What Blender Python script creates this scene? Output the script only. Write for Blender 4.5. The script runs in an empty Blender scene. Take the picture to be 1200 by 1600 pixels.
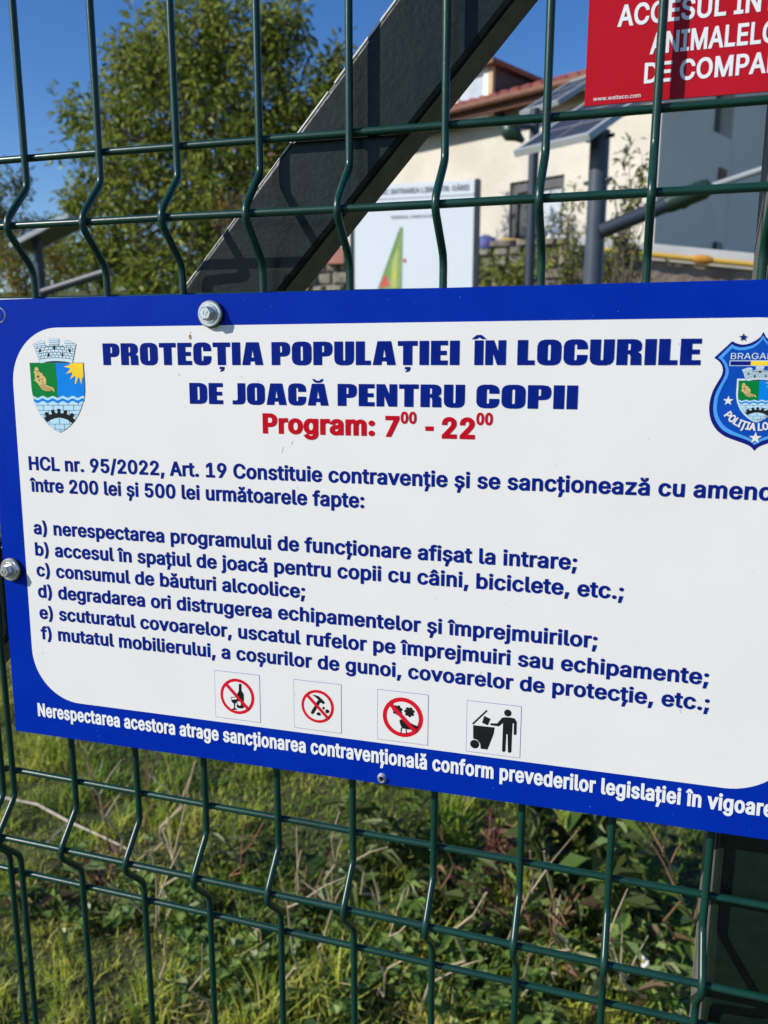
import bpy, bmesh, math, random
import numpy as np
from mathutils import Vector, Matrix
from mathutils.geometry import tessellate_polygon, delaunay_2d_cdt

R = math.radians
scene = bpy.context.scene
COL = scene.collection

# ------------------------------------------------------------------ camera, sky, sun, exposure
CAM = Vector((0.34881, -0.42271, 1.50034))
RIGHT = Vector((0.95587, 0.29378, 0.00153)); UP = Vector((-0.05863, 0.18565, 0.98087)); BACK = Vector((0.28788, -0.93767, 0.19468))
FPX = 1276.99                                   # focal length in pixels of the 1200 x 1600 photograph
cd = bpy.data.cameras.new('camera'); cam = bpy.data.objects.new('camera', cd); COL.objects.link(cam)
cam.matrix_world = Matrix(((RIGHT.x, UP.x, BACK.x, CAM.x), (RIGHT.y, UP.y, BACK.y, CAM.y), (RIGHT.z, UP.z, BACK.z, CAM.z), (0, 0, 0, 1)))
cd.sensor_fit = 'HORIZONTAL'; cd.sensor_width = 36.0; cd.lens = FPX / 1200 * 36.0
cd.clip_start = 0.02; cd.clip_end = 2000
cd.dof.use_dof = True; cd.dof.focus_distance = 0.455; cd.dof.aperture_fstop = 38.3 / 2.0
scene.camera = cam

SUN_EL, SUN_AZ = 31.0, 232.0                    # azimuth of the sun clockwise from +Y
w = bpy.data.worlds.new('World'); scene.world = w; w.use_nodes = True
nt = w.node_tree; bg = nt.nodes['Background']
sky = nt.nodes.new('ShaderNodeTexSky'); sky.sky_type = 'NISHITA'; sky.sun_disc = False
sky.sun_elevation = R(SUN_EL); sky.sun_rotation = R(SUN_AZ); sky.altitude = 300; sky.air_density = 1.0; sky.dust_density = 0.3; sky.ozone_density = 3.0
hs = nt.nodes.new('ShaderNodeHueSaturation'); hs.inputs['Saturation'].default_value = 1.30; hs.inputs['Hue'].default_value = 0.512
nt.links.new(sky.outputs[0], hs.inputs['Color']); nt.links.new(hs.outputs[0], bg.inputs[0]); bg.inputs[1].default_value = 0.126
sl = bpy.data.lights.new('sun', 'SUN'); sun = bpy.data.objects.new('sun', sl); COL.objects.link(sun)
sl.energy = 4.6; sl.angle = R(0.5); sl.color = (1.0, 0.945, 0.86)
sdir = Vector((math.sin(R(SUN_AZ)) * math.cos(R(SUN_EL)), math.cos(R(SUN_AZ)) * math.cos(R(SUN_EL)), math.sin(R(SUN_EL))))
sun.rotation_euler = sdir.to_track_quat('Z', 'Y').to_euler(); sun.location = sdir * 30
scene.view_settings.view_transform = 'Standard'; scene.view_settings.look = 'None'; scene.view_settings.gamma = 1
scene.view_settings.use_curve_mapping = False; scene.view_settings.exposure = 0.14
scene.cycles.use_denoising = True
scene.cycles.max_bounces = 8; scene.cycles.transparent_max_bounces = 8
# letter outlines (cap height 1000) and printed emblem outlines (mm on the sign face)
GLYPHS = """\
)	537	73,-189,110,-110,142,-35,169,35,191,102,209,167,222,229,232,289,238,348,240,406,237,473,231,543,219,616,204,691,185,766,162,842,136,917,106,989,73,1060,190,1060,222,1002,251,938,279,867,303,792,323,715,340,636,352,557,359,480,362,406,357,306,342,205,317,105,284,5,241,-93,190,-189
,	369	74,-235,133,140,269,140,166,-235
-	891	662,481,662,369,224,369,224,481
.	369	187,-9,164,-6,143,3,124,17,109,36,100,57,97,81,100,104,109,126,124,144,143,159,164,168,187,170,211,168,232,159,251,144,266,126,274,104,277,81,274,57,266,36,251,17,232,3,211,-6
/	490	462,1047,140,-150,28,-150,350,1047
0	891	446,-13,375,-7,312,14,255,47,207,94,167,152,135,223,112,305,99,397,94,499,99,602,113,694,136,776,168,847,208,906,256,952,312,986,375,1007,446,1013,516,1007,579,986,635,952,683,906,723,847,755,776,778,694,792,602,797,499,792,397,778,305,755,223,724,152,684,94,636,47,580,14,516,-7;446,97,492,103,534,118,570,145,602,181,628,227,649,283,664,347,673,419,676,499,673,581,664,653,649,717,628,773,602,819,570,855,534,882,492,898,446,903,399,898,357,882,320,855,289,819,263,773,242,717,227,653,218,581,215,499,218,419,227,347,242,283,263,227,289,181,320,145,357,118,399,103
1	891	150,0,150,107,768,107,768,0;542,1000,542,0,417,0,417,881,411,881,169,703,169,839,390,1000
2	891	126,0,126,93,460,450,496,488,528,523,555,555,577,585,596,614,611,642,621,670,627,700,630,730,627,764,618,795,605,823,586,847,564,867,537,883,507,894,475,901,440,903,402,901,369,893,339,880,312,862,290,839,273,813,260,782,252,749,250,711,129,711,133,769,147,822,169,869,200,912,237,947,281,976,331,997,384,1009,442,1013,500,1009,553,997,601,976,644,948,680,915,710,875,732,831,745,783,749,732,747,695,740,660,729,624,713,588,690,550,660,508,624,463,578,411,525,353,300,119,300,111,765,111,765,0
5	891	435,-13,377,-10,324,2,275,22,231,48,194,80,163,118,139,161,124,207,117,256,240,256,245,227,256,200,271,175,291,153,314,134,341,118,370,107,401,100,435,98,474,101,510,111,543,127,572,148,597,174,617,205,632,240,641,278,644,319,641,360,632,399,616,435,596,466,570,493,540,515,506,531,469,541,428,544,395,542,362,537,329,528,299,515,273,500,252,483,132,497,189,1000,720,1000,720,889,296,889,263,593,268,593,291,611,318,626,349,639,382,648,416,654,451,656,495,653,538,645,578,631,615,612,648,589,678,561,705,529,727,493,745,454,758,412,766,368,768,321,764,259,749,201,725,149,693,102,653,62,607,30,554,6,497,-9
7	891	191,0,636,881,636,889,122,889,122,1000,768,1000,768,882,324,0
9	891	444,1013,504,1009,559,995,610,971,654,939,692,900,723,854,746,801,760,744,764,682,761,633,750,583,733,530,706,473,668,406,619,331,394,0,256,0,593,487,604,487,594,468,581,451,565,435,547,420,527,407,505,397,481,389,455,384,428,383,370,387,317,400,269,421,227,450,192,486,163,529,142,577,129,632,125,691,129,752,143,807,166,858,198,903,235,941,280,972,330,995,385,1009;444,905,408,902,374,892,342,877,314,856,291,831,272,801,258,767,249,731,246,691,249,651,258,614,272,581,291,551,314,526,342,506,374,491,408,482,444,479,482,482,516,490,548,505,575,526,599,550,618,580,632,613,641,649,644,689,641,729,632,766,618,800,599,830,576,856,548,877,517,892,482,902
:	369	187,-9,164,-6,143,3,124,17,109,36,100,57,97,81,100,104,109,126,124,144,143,159,164,168,187,170,211,168,232,159,251,144,266,126,274,104,277,81,274,57,266,36,251,17,232,3,211,-6;187,532,164,535,143,544,124,558,109,577,100,598,97,621,100,645,109,667,124,685,143,700,164,709,187,711,211,709,232,700,251,685,266,667,274,645,277,621,274,598,266,577,251,558,232,544,211,535
;	369	74,-235,133,140,269,140,166,-235;203,532,180,535,159,544,140,558,125,577,116,598,113,621,116,645,125,667,140,685,159,700,180,709,203,711,227,709,248,700,267,685,282,667,290,645,293,621,290,598,282,577,267,558,248,544,227,535
A	943	32,0,396,1000,543,1000,910,0,777,0,564,595,551,634,536,680,519,732,501,791,480,861,456,940,482,940,458,860,437,789,418,729,402,677,387,633,374,595,167,0;216,279,216,391,727,391,727,279
B	897	118,0,118,1000,474,1000,539,996,597,984,646,964,688,938,722,906,749,869,767,827,779,783,783,735,780,695,773,660,760,629,743,603,724,581,700,562,675,547,648,534,619,524,619,515,651,510,682,499,714,483,743,460,769,432,791,399,808,361,818,317,821,268,818,219,806,173,787,131,759,94,722,62,677,35,623,16,558,4,485,0;245,112,481,112,552,117,607,132,648,157,676,189,693,226,699,268,696,301,687,332,673,361,654,388,630,410,601,429,567,443,530,451,488,454,245,454;245,561,468,561,503,563,536,570,566,582,593,598,616,618,635,642,649,669,658,699,660,732,655,773,640,811,614,843,578,868,531,883,472,888,245,888
C	1003	526,-13,442,-6,366,14,295,49,233,96,180,156,137,227,105,308,86,399,79,499,86,600,105,691,137,773,180,844,233,903,295,951,366,986,442,1006,526,1013,575,1011,623,1004,669,991,712,974,753,952,790,926,824,896,854,861,880,822,902,780,918,734,930,685,803,685,793,718,781,748,765,776,747,800,726,822,702,842,677,859,649,872,620,883,589,890,558,894,526,896,466,891,411,875,361,850,316,814,277,769,246,715,222,652,208,580,203,499,208,419,222,347,246,284,278,230,316,185,361,150,412,124,467,109,526,104,558,106,589,110,620,118,649,128,677,142,702,158,726,178,747,200,765,225,781,252,793,283,803,315,930,315,918,266,902,220,881,178,855,140,825,105,791,74,753,48,713,26,669,9,623,-3,576,-11
D	987	430,0,189,0,189,112,422,112,499,117,567,133,625,159,674,194,714,239,745,293,767,355,780,425,785,502,780,578,767,647,745,709,715,762,676,806,628,842,572,867,507,883,434,888,183,888,183,1000,443,1000,536,993,619,973,693,940,757,895,810,838,852,769,883,689,901,601,907,502,901,403,883,313,852,233,809,164,755,106,689,60,613,27,527,7;245,1000,245,0,118,0,118,1000
E	823	118,0,118,1000,732,1000,732,888,245,888,245,562,699,562,699,450,245,450,245,112,738,112,738,0
G	1023	528,-13,443,-6,365,14,294,49,231,97,179,156,136,227,104,309,85,399,79,499,85,600,104,691,136,773,179,844,231,903,293,951,362,986,438,1006,521,1013,572,1011,622,1003,669,990,714,972,755,950,793,922,827,891,857,857,883,818,904,777,921,733,932,685,802,685,791,717,777,746,761,773,743,797,723,820,700,839,675,856,649,870,620,882,589,890,556,894,521,896,464,891,410,876,360,850,315,815,277,770,246,715,222,652,208,580,203,499,208,419,222,348,246,285,278,231,317,186,362,150,413,125,469,109,528,104,582,108,632,120,678,140,718,167,751,201,779,242,799,289,811,341,815,398,854,391,556,391,556,503,940,503,940,393,934,315,916,243,886,179,846,122,798,75,740,37,676,9,605,-8
H	1016	118,0,118,1000,245,1000,245,568,771,568,771,1000,898,1000,898,0,771,0,771,456,245,456,245,0
I	591	61,0,61,112,232,112,232,888,61,888,61,1000,530,1000,530,888,359,888,359,112,530,112,530,0
L	772	118,0,118,1000,245,1000,245,112,710,112,710,0
M	1235	118,0,118,1000,298,1000,545,368,565,312,588,241,612,165,632,96,604,96,625,162,649,238,672,311,693,368,936,1000,1116,1000,1116,0,991,0,991,572,992,643,993,725,995,812,997,899,1008,899,998,868,989,836,978,805,947,713,919,633,896,572,672,0,562,0,335,572,313,631,285,710,254,801,220,899,234,899,236,818,238,731,239,646,240,572,240,0
N	1029	118,0,118,1000,268,1000,674,359,686,341,699,320,713,296,728,270,745,241,762,210,779,177,796,143,813,108,796,105,792,142,790,178,788,213,786,247,785,279,785,309,784,383,784,1000,911,1000,911,0,760,0,397,570,349,650,331,680,312,713,291,749,211,889,234,892,240,754,244,645,246,572,246,0
O	1048	525,-13,442,-6,366,14,296,49,233,96,181,156,137,227,105,308,86,399,79,499,86,600,105,691,137,773,181,844,233,903,296,951,366,986,442,1006,525,1013,608,1006,684,986,754,951,816,903,869,844,912,773,944,691,963,600,969,499,963,399,944,308,912,227,869,156,816,96,754,49,684,14,608,-6;525,104,583,109,637,124,687,149,732,184,771,229,803,283,827,347,841,419,846,499,841,581,827,653,803,717,771,771,732,816,687,851,637,876,583,891,525,896,467,891,413,876,362,850,317,815,278,770,246,716,222,653,208,580,203,499,208,419,222,347,246,284,278,229,317,185,362,150,413,124,467,109
P	874	118,0,118,1000,462,1000,535,995,599,981,653,958,699,927,737,889,766,845,787,795,799,741,803,683,799,626,787,572,766,522,737,477,699,439,653,407,599,384,535,370,462,365,215,365,215,477,457,477,506,479,548,488,584,503,613,523,637,548,655,577,667,610,675,645,677,683,675,722,667,757,655,789,637,818,613,842,584,862,548,877,505,886,456,889,245,889,245,0
R	883	118,0,118,1000,464,1000,536,996,600,982,655,960,701,931,738,894,767,851,788,803,801,750,805,692,801,634,788,582,767,534,738,491,701,456,654,427,599,406,536,393,464,389,189,389,189,501,459,501,508,504,550,512,585,524,615,542,638,564,656,591,669,621,676,655,679,692,676,730,669,765,656,796,638,823,614,846,585,864,549,878,507,886,458,889,245,889,245,0;694,0,452,450,595,450,841,0
S	878	440,-17,370,-13,307,-2,251,18,201,45,159,78,126,118,100,163,83,214,75,268,205,268,212,232,224,200,243,172,266,149,295,130,327,115,363,105,400,99,440,97,484,99,524,106,562,118,596,135,624,156,648,181,665,209,676,240,679,274,676,304,667,330,653,352,633,371,609,387,582,402,551,415,517,426,481,437,361,470,285,497,221,529,169,568,132,615,110,670,102,732,107,786,122,836,147,880,181,919,222,952,270,979,325,998,383,1010,446,1013,510,1010,568,998,621,978,668,952,708,920,741,882,766,839,782,793,788,743,663,743,652,789,629,828,594,860,550,883,499,897,442,901,401,899,363,892,329,880,299,864,273,845,253,822,238,796,229,768,226,738,230,706,240,679,257,656,280,636,305,619,333,606,362,594,390,585,417,577,519,549,549,540,580,530,612,518,645,504,676,487,705,467,732,444,756,418,776,388,791,354,800,316,803,272,798,220,784,170,760,125,727,84,685,49,636,21,578,0,512,-13
T	882	62,888,62,1000,819,1000,819,888,505,888,505,0,379,0,379,888
U	1017	509,-16,433,-11,365,4,303,30,248,65,203,107,166,157,140,213,123,274,118,340,118,1000,244,1000,244,350,248,304,259,261,277,222,301,187,331,158,368,134,410,116,457,105,509,101,561,105,608,116,650,134,686,158,716,187,740,222,758,261,768,304,772,350,772,1000,899,1000,899,340,893,274,877,213,850,157,814,107,768,65,714,30,653,4,584,-11
Z	862	82,0,82,91,538,757,558,787,579,816,602,846,624,876,647,906,670,935,684,893,643,891,602,890,561,889,520,888,479,888,438,888,79,888,79,1000,780,1000,780,907,332,253,309,221,287,190,263,158,191,65,177,107,218,109,258,110,299,111,340,112,380,112,421,112,785,112,785,0
a	765	314,-17,268,-14,226,-5,186,10,150,30,119,56,94,88,75,124,63,166,60,212,63,252,71,287,85,316,104,341,126,362,152,380,182,394,213,405,246,414,281,421,316,427,350,432,459,446,485,450,506,455,521,462,533,471,539,484,542,501,542,505,540,534,534,560,524,583,511,603,493,620,471,633,446,643,417,648,385,650,351,648,320,643,293,634,269,621,249,607,231,591,217,574,205,556,197,538,81,572,100,615,125,650,154,680,187,704,223,724,261,738,301,748,341,754,381,756,409,755,438,751,470,746,501,737,532,725,562,708,589,688,613,661,634,630,649,591,659,546,662,494,662,0,544,0,544,102,536,102,525,84,512,67,495,48,475,31,451,16,423,2,391,-8,355,-15;335,89,377,92,415,101,448,115,476,135,499,157,518,183,531,211,539,241,542,271,542,373,535,368,524,362,510,358,493,353,475,349,455,346,394,337,345,330,317,326,290,320,264,312,240,302,220,289,203,274,191,255,183,233,181,206,183,182,189,161,200,142,215,126,233,113,255,103,279,95,306,91
b	834	451,-16,408,-13,371,-6,339,7,312,24,289,42,271,61,256,81,243,99,232,115,220,115,220,0,103,0,103,1000,223,1000,223,628,232,628,243,643,255,660,270,680,288,699,310,716,337,733,369,745,406,753,450,756,510,750,565,735,615,709,659,673,697,628,727,575,749,514,763,446,767,371,763,296,749,228,727,166,697,113,660,68,616,32,566,5,511,-11;433,92,477,96,515,108,549,129,578,156,602,190,621,229,634,273,642,321,645,372,642,423,634,470,621,513,603,552,579,585,550,612,516,632,477,644,433,648,389,644,351,633,317,613,288,587,264,555,246,517,232,473,224,425,221,372,224,319,232,270,246,226,265,187,289,154,318,128,352,108,390,96
c	778	407,-16,343,-11,283,5,230,32,182,69,142,114,110,167,86,228,72,295,67,368,72,443,86,511,110,572,142,626,182,671,230,707,283,734,343,750,407,756,443,754,478,749,511,741,543,730,572,716,600,700,625,680,648,658,668,633,686,605,700,576,711,544,595,515,589,534,581,552,571,568,559,584,546,598,531,611,514,622,496,631,476,639,455,644,432,647,407,648,361,644,320,631,285,610,256,581,232,547,213,508,200,464,192,418,189,368,192,320,200,274,213,231,232,192,256,158,285,130,320,108,361,96,407,91,432,92,455,96,477,101,497,109,515,118,532,130,548,143,561,158,573,174,583,192,592,211,598,230,713,201,702,169,688,138,671,110,650,85,628,62,602,42,574,24,544,10,512,-1,479,-10,444,-14
d	834	384,-16,324,-11,269,5,219,32,175,68,138,113,107,166,85,228,72,296,67,371,72,446,85,514,108,575,138,628,176,673,220,709,270,735,325,750,385,756,428,753,466,745,497,733,524,716,546,699,565,680,580,660,592,643,602,628,611,628,611,1000,731,1000,731,0,615,0,615,115,603,115,592,99,580,81,564,61,545,42,523,24,496,7,464,-6,427,-13;402,92,445,96,483,108,517,128,546,154,570,187,589,226,602,270,610,319,613,372,610,425,602,473,589,517,570,555,547,587,518,613,484,633,445,644,402,648,358,644,318,632,284,612,255,585,232,552,213,513,200,470,192,423,189,372,192,321,200,273,213,229,232,190,256,156,285,129,319,108,358,96
e	794	417,-16,348,-11,285,5,230,32,182,69,142,113,109,167,86,227,72,294,67,367,72,441,86,508,109,569,140,624,179,669,226,706,280,734,339,750,403,756,444,753,483,747,522,735,560,719,595,697,628,670,657,637,682,599,702,554,717,503,726,445,730,381,730,333,147,333,147,434,664,434,609,397,606,445,598,488,585,528,567,563,544,593,516,617,483,635,446,645,403,649,360,645,322,634,288,616,258,592,234,563,214,530,200,493,191,455,189,415,189,349,192,297,201,250,217,209,239,173,265,144,297,121,333,104,373,94,417,91,446,92,474,96,499,104,522,114,543,127,561,143,577,162,590,183,601,207,717,179,703,142,684,108,659,77,629,50,594,27,555,9,513,-5,466,-13
f	499	448,746,448,643,13,643,13,746;158,0,158,848,162,889,172,924,188,955,210,981,236,1003,266,1020,299,1032,333,1039,368,1042,394,1041,417,1039,437,1036,454,1032,467,1028,477,1024,447,921,422,928,411,930,398,931,383,932,350,928,323,919,303,904,290,883,281,856,279,823,279,0
g	836	407,-296,354,-294,306,-286,263,-274,225,-259,191,-239,162,-216,137,-191,116,-165,99,-136,199,-80,211,-96,224,-112,239,-130,257,-146,278,-161,303,-173,333,-183,367,-189,407,-191,463,-186,513,-172,555,-148,587,-113,606,-68,612,-11,612,134,602,134,591,118,579,100,563,82,545,63,523,46,496,31,464,19,427,12,383,9,325,14,271,28,221,52,177,85,139,127,108,177,85,236,72,302,67,376,72,449,85,516,108,577,139,629,176,673,221,709,271,735,326,750,385,756,429,753,467,746,498,733,525,717,548,699,566,680,582,661,594,643,605,627,615,627,615,746,732,746,732,-17,727,-78,713,-131,689,-177,656,-214,617,-244,571,-267,520,-283,465,-293;403,116,446,120,484,130,518,148,547,172,571,202,590,238,603,280,611,327,614,379,611,430,603,476,590,519,571,556,548,588,519,614,485,633,446,644,403,648,359,644,319,632,285,612,256,586,232,554,213,516,200,474,192,428,189,379,192,328,200,282,214,241,233,204,257,174,286,149,320,131,359,120
h	806	223,446,223,0,103,0,103,1000,223,1000,223,565,201,565,227,627,260,676,299,712,344,736,393,751,447,756,495,752,540,742,580,724,616,700,646,669,670,631,688,585,698,532,702,472,702,0,582,0,582,462,577,516,562,562,537,598,503,625,461,642,413,647,378,644,346,637,316,624,289,606,267,583,248,556,235,523,226,487
i	328	103,0,103,746,223,746,223,0;164,870,143,873,123,881,106,894,92,910,84,929,81,950,84,971,92,990,106,1006,123,1019,143,1027,164,1030,187,1027,206,1019,224,1006,237,990,246,971,248,950,246,929,237,910,224,894,206,881,187,873
j	328	103,746,223,746,223,-59,221,-103,213,-142,200,-178,181,-208,157,-234,127,-254,93,-269,53,-278,7,-281,-19,-281,-19,-170,4,-170,35,-167,61,-157,80,-141,93,-119,101,-91,103,-57;164,870,142,873,122,881,105,894,91,910,83,929,81,950,83,971,91,990,105,1006,122,1019,142,1027,164,1030,186,1027,206,1019,223,1006,237,990,245,971,248,950,245,929,237,910,223,894,206,881,186,873
l	372	274,-5,221,0,178,15,145,40,122,73,108,115,103,166,103,1000,223,1000,223,194,225,163,229,140,236,122,248,111,265,104,287,102,315,103,334,107,355,5,318,-2,303,-3,289,-4
m	1199	103,0,103,746,220,746,221,581,211,581,224,618,240,651,260,680,284,704,310,724,338,739,368,750,399,757,431,759,482,754,527,737,565,709,595,672,617,629,631,579,614,579,625,614,642,646,663,674,688,699,716,720,748,737,783,749,820,757,858,759,901,756,940,747,977,731,1011,709,1039,680,1063,646,1080,604,1091,556,1095,501,1095,0,974,0,974,499,969,548,954,586,929,615,897,634,861,646,823,650,791,647,762,640,736,629,713,613,694,593,679,570,668,545,661,516,659,486,659,0,539,0,539,511,534,550,520,583,497,611,467,633,432,645,392,650,363,647,336,641,310,629,286,613,265,593,247,568,234,539,226,506,223,468,223,0
n	805	223,446,223,0,103,0,103,746,219,746,220,565,201,565,227,627,260,676,299,712,344,736,393,751,447,756,495,752,540,742,580,724,615,700,645,669,669,631,688,585,698,532,702,472,702,0,582,0,582,462,577,516,562,562,537,598,503,625,461,642,413,647,378,644,346,637,316,624,289,606,267,583,248,556,235,523,226,487
o	816	407,-16,343,-11,283,5,230,32,182,69,142,114,110,167,86,228,72,295,67,368,72,443,86,511,110,572,142,626,182,671,230,707,283,734,343,750,407,756,473,750,533,734,587,707,634,671,674,626,706,572,730,511,744,443,749,368,744,295,730,228,706,167,674,114,634,69,587,32,533,5,473,-11;407,91,455,96,496,108,531,130,561,158,585,192,604,231,617,274,625,320,628,368,625,417,617,464,604,507,585,547,561,581,531,610,496,631,455,644,407,648,361,644,320,631,285,610,256,581,232,547,213,508,200,464,192,418,189,368,192,320,200,274,213,231,232,192,256,158,285,130,320,108,361,96
p	834	103,-281,103,746,220,746,220,628,232,628,242,643,255,660,270,680,288,699,310,716,337,733,369,745,406,753,450,756,510,750,565,735,615,709,659,673,697,628,727,575,749,514,763,446,767,371,763,296,749,228,727,166,697,113,660,68,616,32,566,5,511,-11,451,-16,408,-13,371,-6,339,7,312,24,290,42,271,61,256,81,243,99,232,115,223,115,223,-281;433,92,477,96,515,108,549,129,578,156,602,190,621,229,634,273,642,321,645,372,642,423,634,470,621,513,603,552,579,585,550,612,516,632,477,644,433,648,389,644,351,633,317,613,288,587,264,555,246,517,232,473,224,425,221,372,224,319,232,270,246,226,265,187,289,154,318,128,352,108,390,96
r	509	103,0,103,746,219,746,219,631,227,631,244,666,268,696,300,722,336,741,376,753,419,756,451,756,479,754,479,634,452,638,438,639,422,640,407,640,373,638,342,631,313,618,287,602,265,582,247,557,234,530,226,499,223,466,223,0
s	717	358,-16,308,-14,262,-6,220,7,183,24,150,47,121,74,98,107,81,144,70,185,185,209,198,172,218,142,244,118,276,102,314,93,356,89,405,93,446,104,481,122,506,146,522,173,527,202,524,227,515,248,499,267,478,282,450,295,417,305,293,334,231,353,181,378,142,409,114,446,98,489,92,538,96,579,108,617,128,652,155,682,188,707,226,728,270,743,317,753,368,756,416,753,460,745,499,732,533,715,563,693,588,667,608,637,625,605,637,570,527,545,515,572,499,597,477,620,449,639,412,650,368,654,326,650,289,640,257,623,233,600,218,574,213,545,217,519,227,497,244,478,267,463,299,449,338,438,451,411,513,392,563,368,602,337,629,300,646,258,651,209,647,167,635,128,614,93,586,61,552,34,511,13,464,-3,413,-13
t	447	401,746,401,643,13,643,13,746;128,926,248,926,248,192,250,162,256,138,267,120,284,108,306,100,335,98,364,100,397,105,419,3,406,0,392,-3,377,-5,362,-7,346,-8,331,-8,271,-2,221,14,181,42,151,80,133,127,128,183
u	806	358,-10,310,-7,266,4,226,21,190,45,160,77,136,115,118,161,107,214,103,273,103,746,223,746,223,283,229,229,244,184,269,147,303,120,345,104,393,99,428,101,460,109,490,122,516,140,539,163,557,190,571,223,579,259,582,300,582,746,702,746,702,0,586,0,586,181,604,181,578,118,545,69,505,33,461,9,412,-5
v	765	319,0,34,746,166,746,325,305,341,260,355,215,367,171,379,127,392,83,404,41,362,41,374,83,387,127,399,171,411,215,425,260,440,305,599,746,730,746,445,0
w	1115	270,0,44,746,171,746,262,420,275,373,289,323,302,268,316,210,330,148,344,81,324,81,338,146,351,207,365,265,378,319,392,371,405,420,495,746,622,746,711,420,723,372,737,321,750,267,764,209,777,147,791,81,769,81,783,146,798,208,812,266,826,320,839,372,852,420,944,746,1070,746,844,0,724,0,627,338,599,442,589,478,580,514,571,551,544,664,571,664,544,551,516,442,507,406,497,372,487,338,391,0
z	748	82,0,82,90,499,628,499,635,94,635,94,746,654,746,654,650,248,118,248,111,666,111,666,0
â	765	314,-17,268,-14,226,-5,186,10,150,30,119,56,94,88,75,124,63,166,60,212,63,252,71,287,85,316,104,341,126,362,152,380,182,394,213,405,246,414,281,421,316,427,350,432,459,446,485,450,506,455,521,462,533,471,539,484,542,501,542,505,540,534,534,560,524,583,511,603,493,620,471,633,446,643,417,648,385,650,351,648,320,643,293,634,269,621,249,607,231,591,217,574,205,556,197,538,81,572,100,615,125,650,154,680,187,704,223,724,261,738,301,748,341,754,381,756,409,755,438,751,470,746,501,737,532,725,562,708,589,688,613,661,634,630,649,591,659,546,662,494,662,0,544,0,544,102,536,102,525,84,512,67,495,48,475,31,451,16,423,2,391,-8,355,-15;335,89,377,92,415,101,448,115,476,135,499,157,518,183,531,211,539,241,542,271,542,373,535,368,524,362,510,358,493,353,475,349,455,346,394,337,345,330,317,326,290,320,264,312,240,302,220,289,203,274,191,255,183,233,181,206,183,182,189,161,200,142,215,126,233,113,255,103,279,95,306,91;275,856,157,856,157,861,315,1040,429,1040,587,861,587,856,467,856,372,973
î	328	103,0,103,746,223,746,223,0;67,856,-51,856,-51,861,107,1040,221,1040,379,861,379,856,259,856,164,973
Ă	943	32,0,396,1000,543,1000,910,0,777,0,564,595,551,634,536,680,519,732,501,791,480,861,456,940,482,940,458,860,437,789,418,729,402,677,387,633,374,595,167,0;216,279,216,391,727,391,727,279;471,1105,436,1108,403,1117,373,1131,346,1149,323,1172,303,1199,289,1229,280,1261,277,1295,365,1295,368,1266,378,1241,395,1220,417,1204,442,1194,471,1191,500,1194,526,1204,547,1220,564,1241,574,1266,577,1295,666,1295,663,1261,654,1229,640,1199,621,1173,597,1150,570,1131,540,1117,507,1108
ă	765	314,-17,268,-14,226,-5,186,10,150,30,119,56,94,88,75,124,63,166,60,212,63,252,71,287,85,316,104,341,126,362,152,380,182,394,213,405,246,414,281,421,316,427,350,432,459,446,485,450,506,455,521,462,533,471,539,484,542,501,542,505,540,534,534,560,524,583,511,603,493,620,471,633,446,643,417,648,385,650,351,648,320,643,293,634,269,621,249,607,231,591,217,574,205,556,197,538,81,572,100,615,125,650,154,680,187,704,223,724,261,738,301,748,341,754,381,756,409,755,438,751,470,746,501,737,532,725,562,708,589,688,613,661,634,630,649,591,659,546,662,494,662,0,544,0,544,102,536,102,525,84,512,67,495,48,475,31,451,16,423,2,391,-8,355,-15;335,89,377,92,415,101,448,115,476,135,499,157,518,183,531,211,539,241,542,271,542,373,535,368,524,362,510,358,493,353,475,349,455,346,394,337,345,330,317,326,290,320,264,312,240,302,220,289,203,274,191,255,183,233,181,206,183,182,189,161,200,142,215,126,233,113,255,103,279,95,306,91;372,851,337,854,304,862,274,876,247,895,223,918,204,945,189,974,181,1006,178,1040,266,1040,269,1012,279,987,296,965,317,949,343,939,372,936,401,939,426,949,448,965,465,987,475,1012,478,1040,566,1040,564,1006,555,975,541,945,521,918,498,895,471,877,440,862,407,854
ș	717	358,-16,308,-14,262,-6,220,7,183,24,150,47,121,74,98,107,81,144,70,185,185,209,198,172,218,142,244,118,276,102,314,93,356,89,405,93,446,104,481,122,506,146,522,173,527,202,524,227,515,248,499,267,478,282,450,295,417,305,293,334,231,353,181,378,142,409,114,446,98,489,92,538,96,579,108,617,128,652,155,682,188,707,226,728,270,743,317,753,368,756,416,753,460,745,499,732,533,715,563,693,588,667,608,637,625,605,637,570,527,545,515,572,499,597,477,620,449,639,412,650,368,654,326,650,289,640,257,623,233,600,218,574,213,545,217,519,227,497,244,478,267,463,299,449,338,438,451,411,513,392,563,368,602,337,629,300,646,258,651,209,647,167,635,128,614,93,586,61,552,34,511,13,464,-3,413,-13;249,-331,303,-79,426,-79,342,-331
Ț	882	62,888,62,1000,819,1000,819,888,505,888,505,0,379,0,379,888;324,-331,379,-79,501,-79,417,-331
ț	447	401,746,401,643,13,643,13,746;128,926,248,926,248,192,250,162,256,138,267,120,284,108,306,100,335,98,364,100,397,105,419,3,406,0,392,-3,377,-5,362,-7,346,-8,331,-8,271,-2,221,14,181,42,151,80,133,127,128,183;136,-331,191,-79,313,-79,229,-331
 	369	"""
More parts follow.
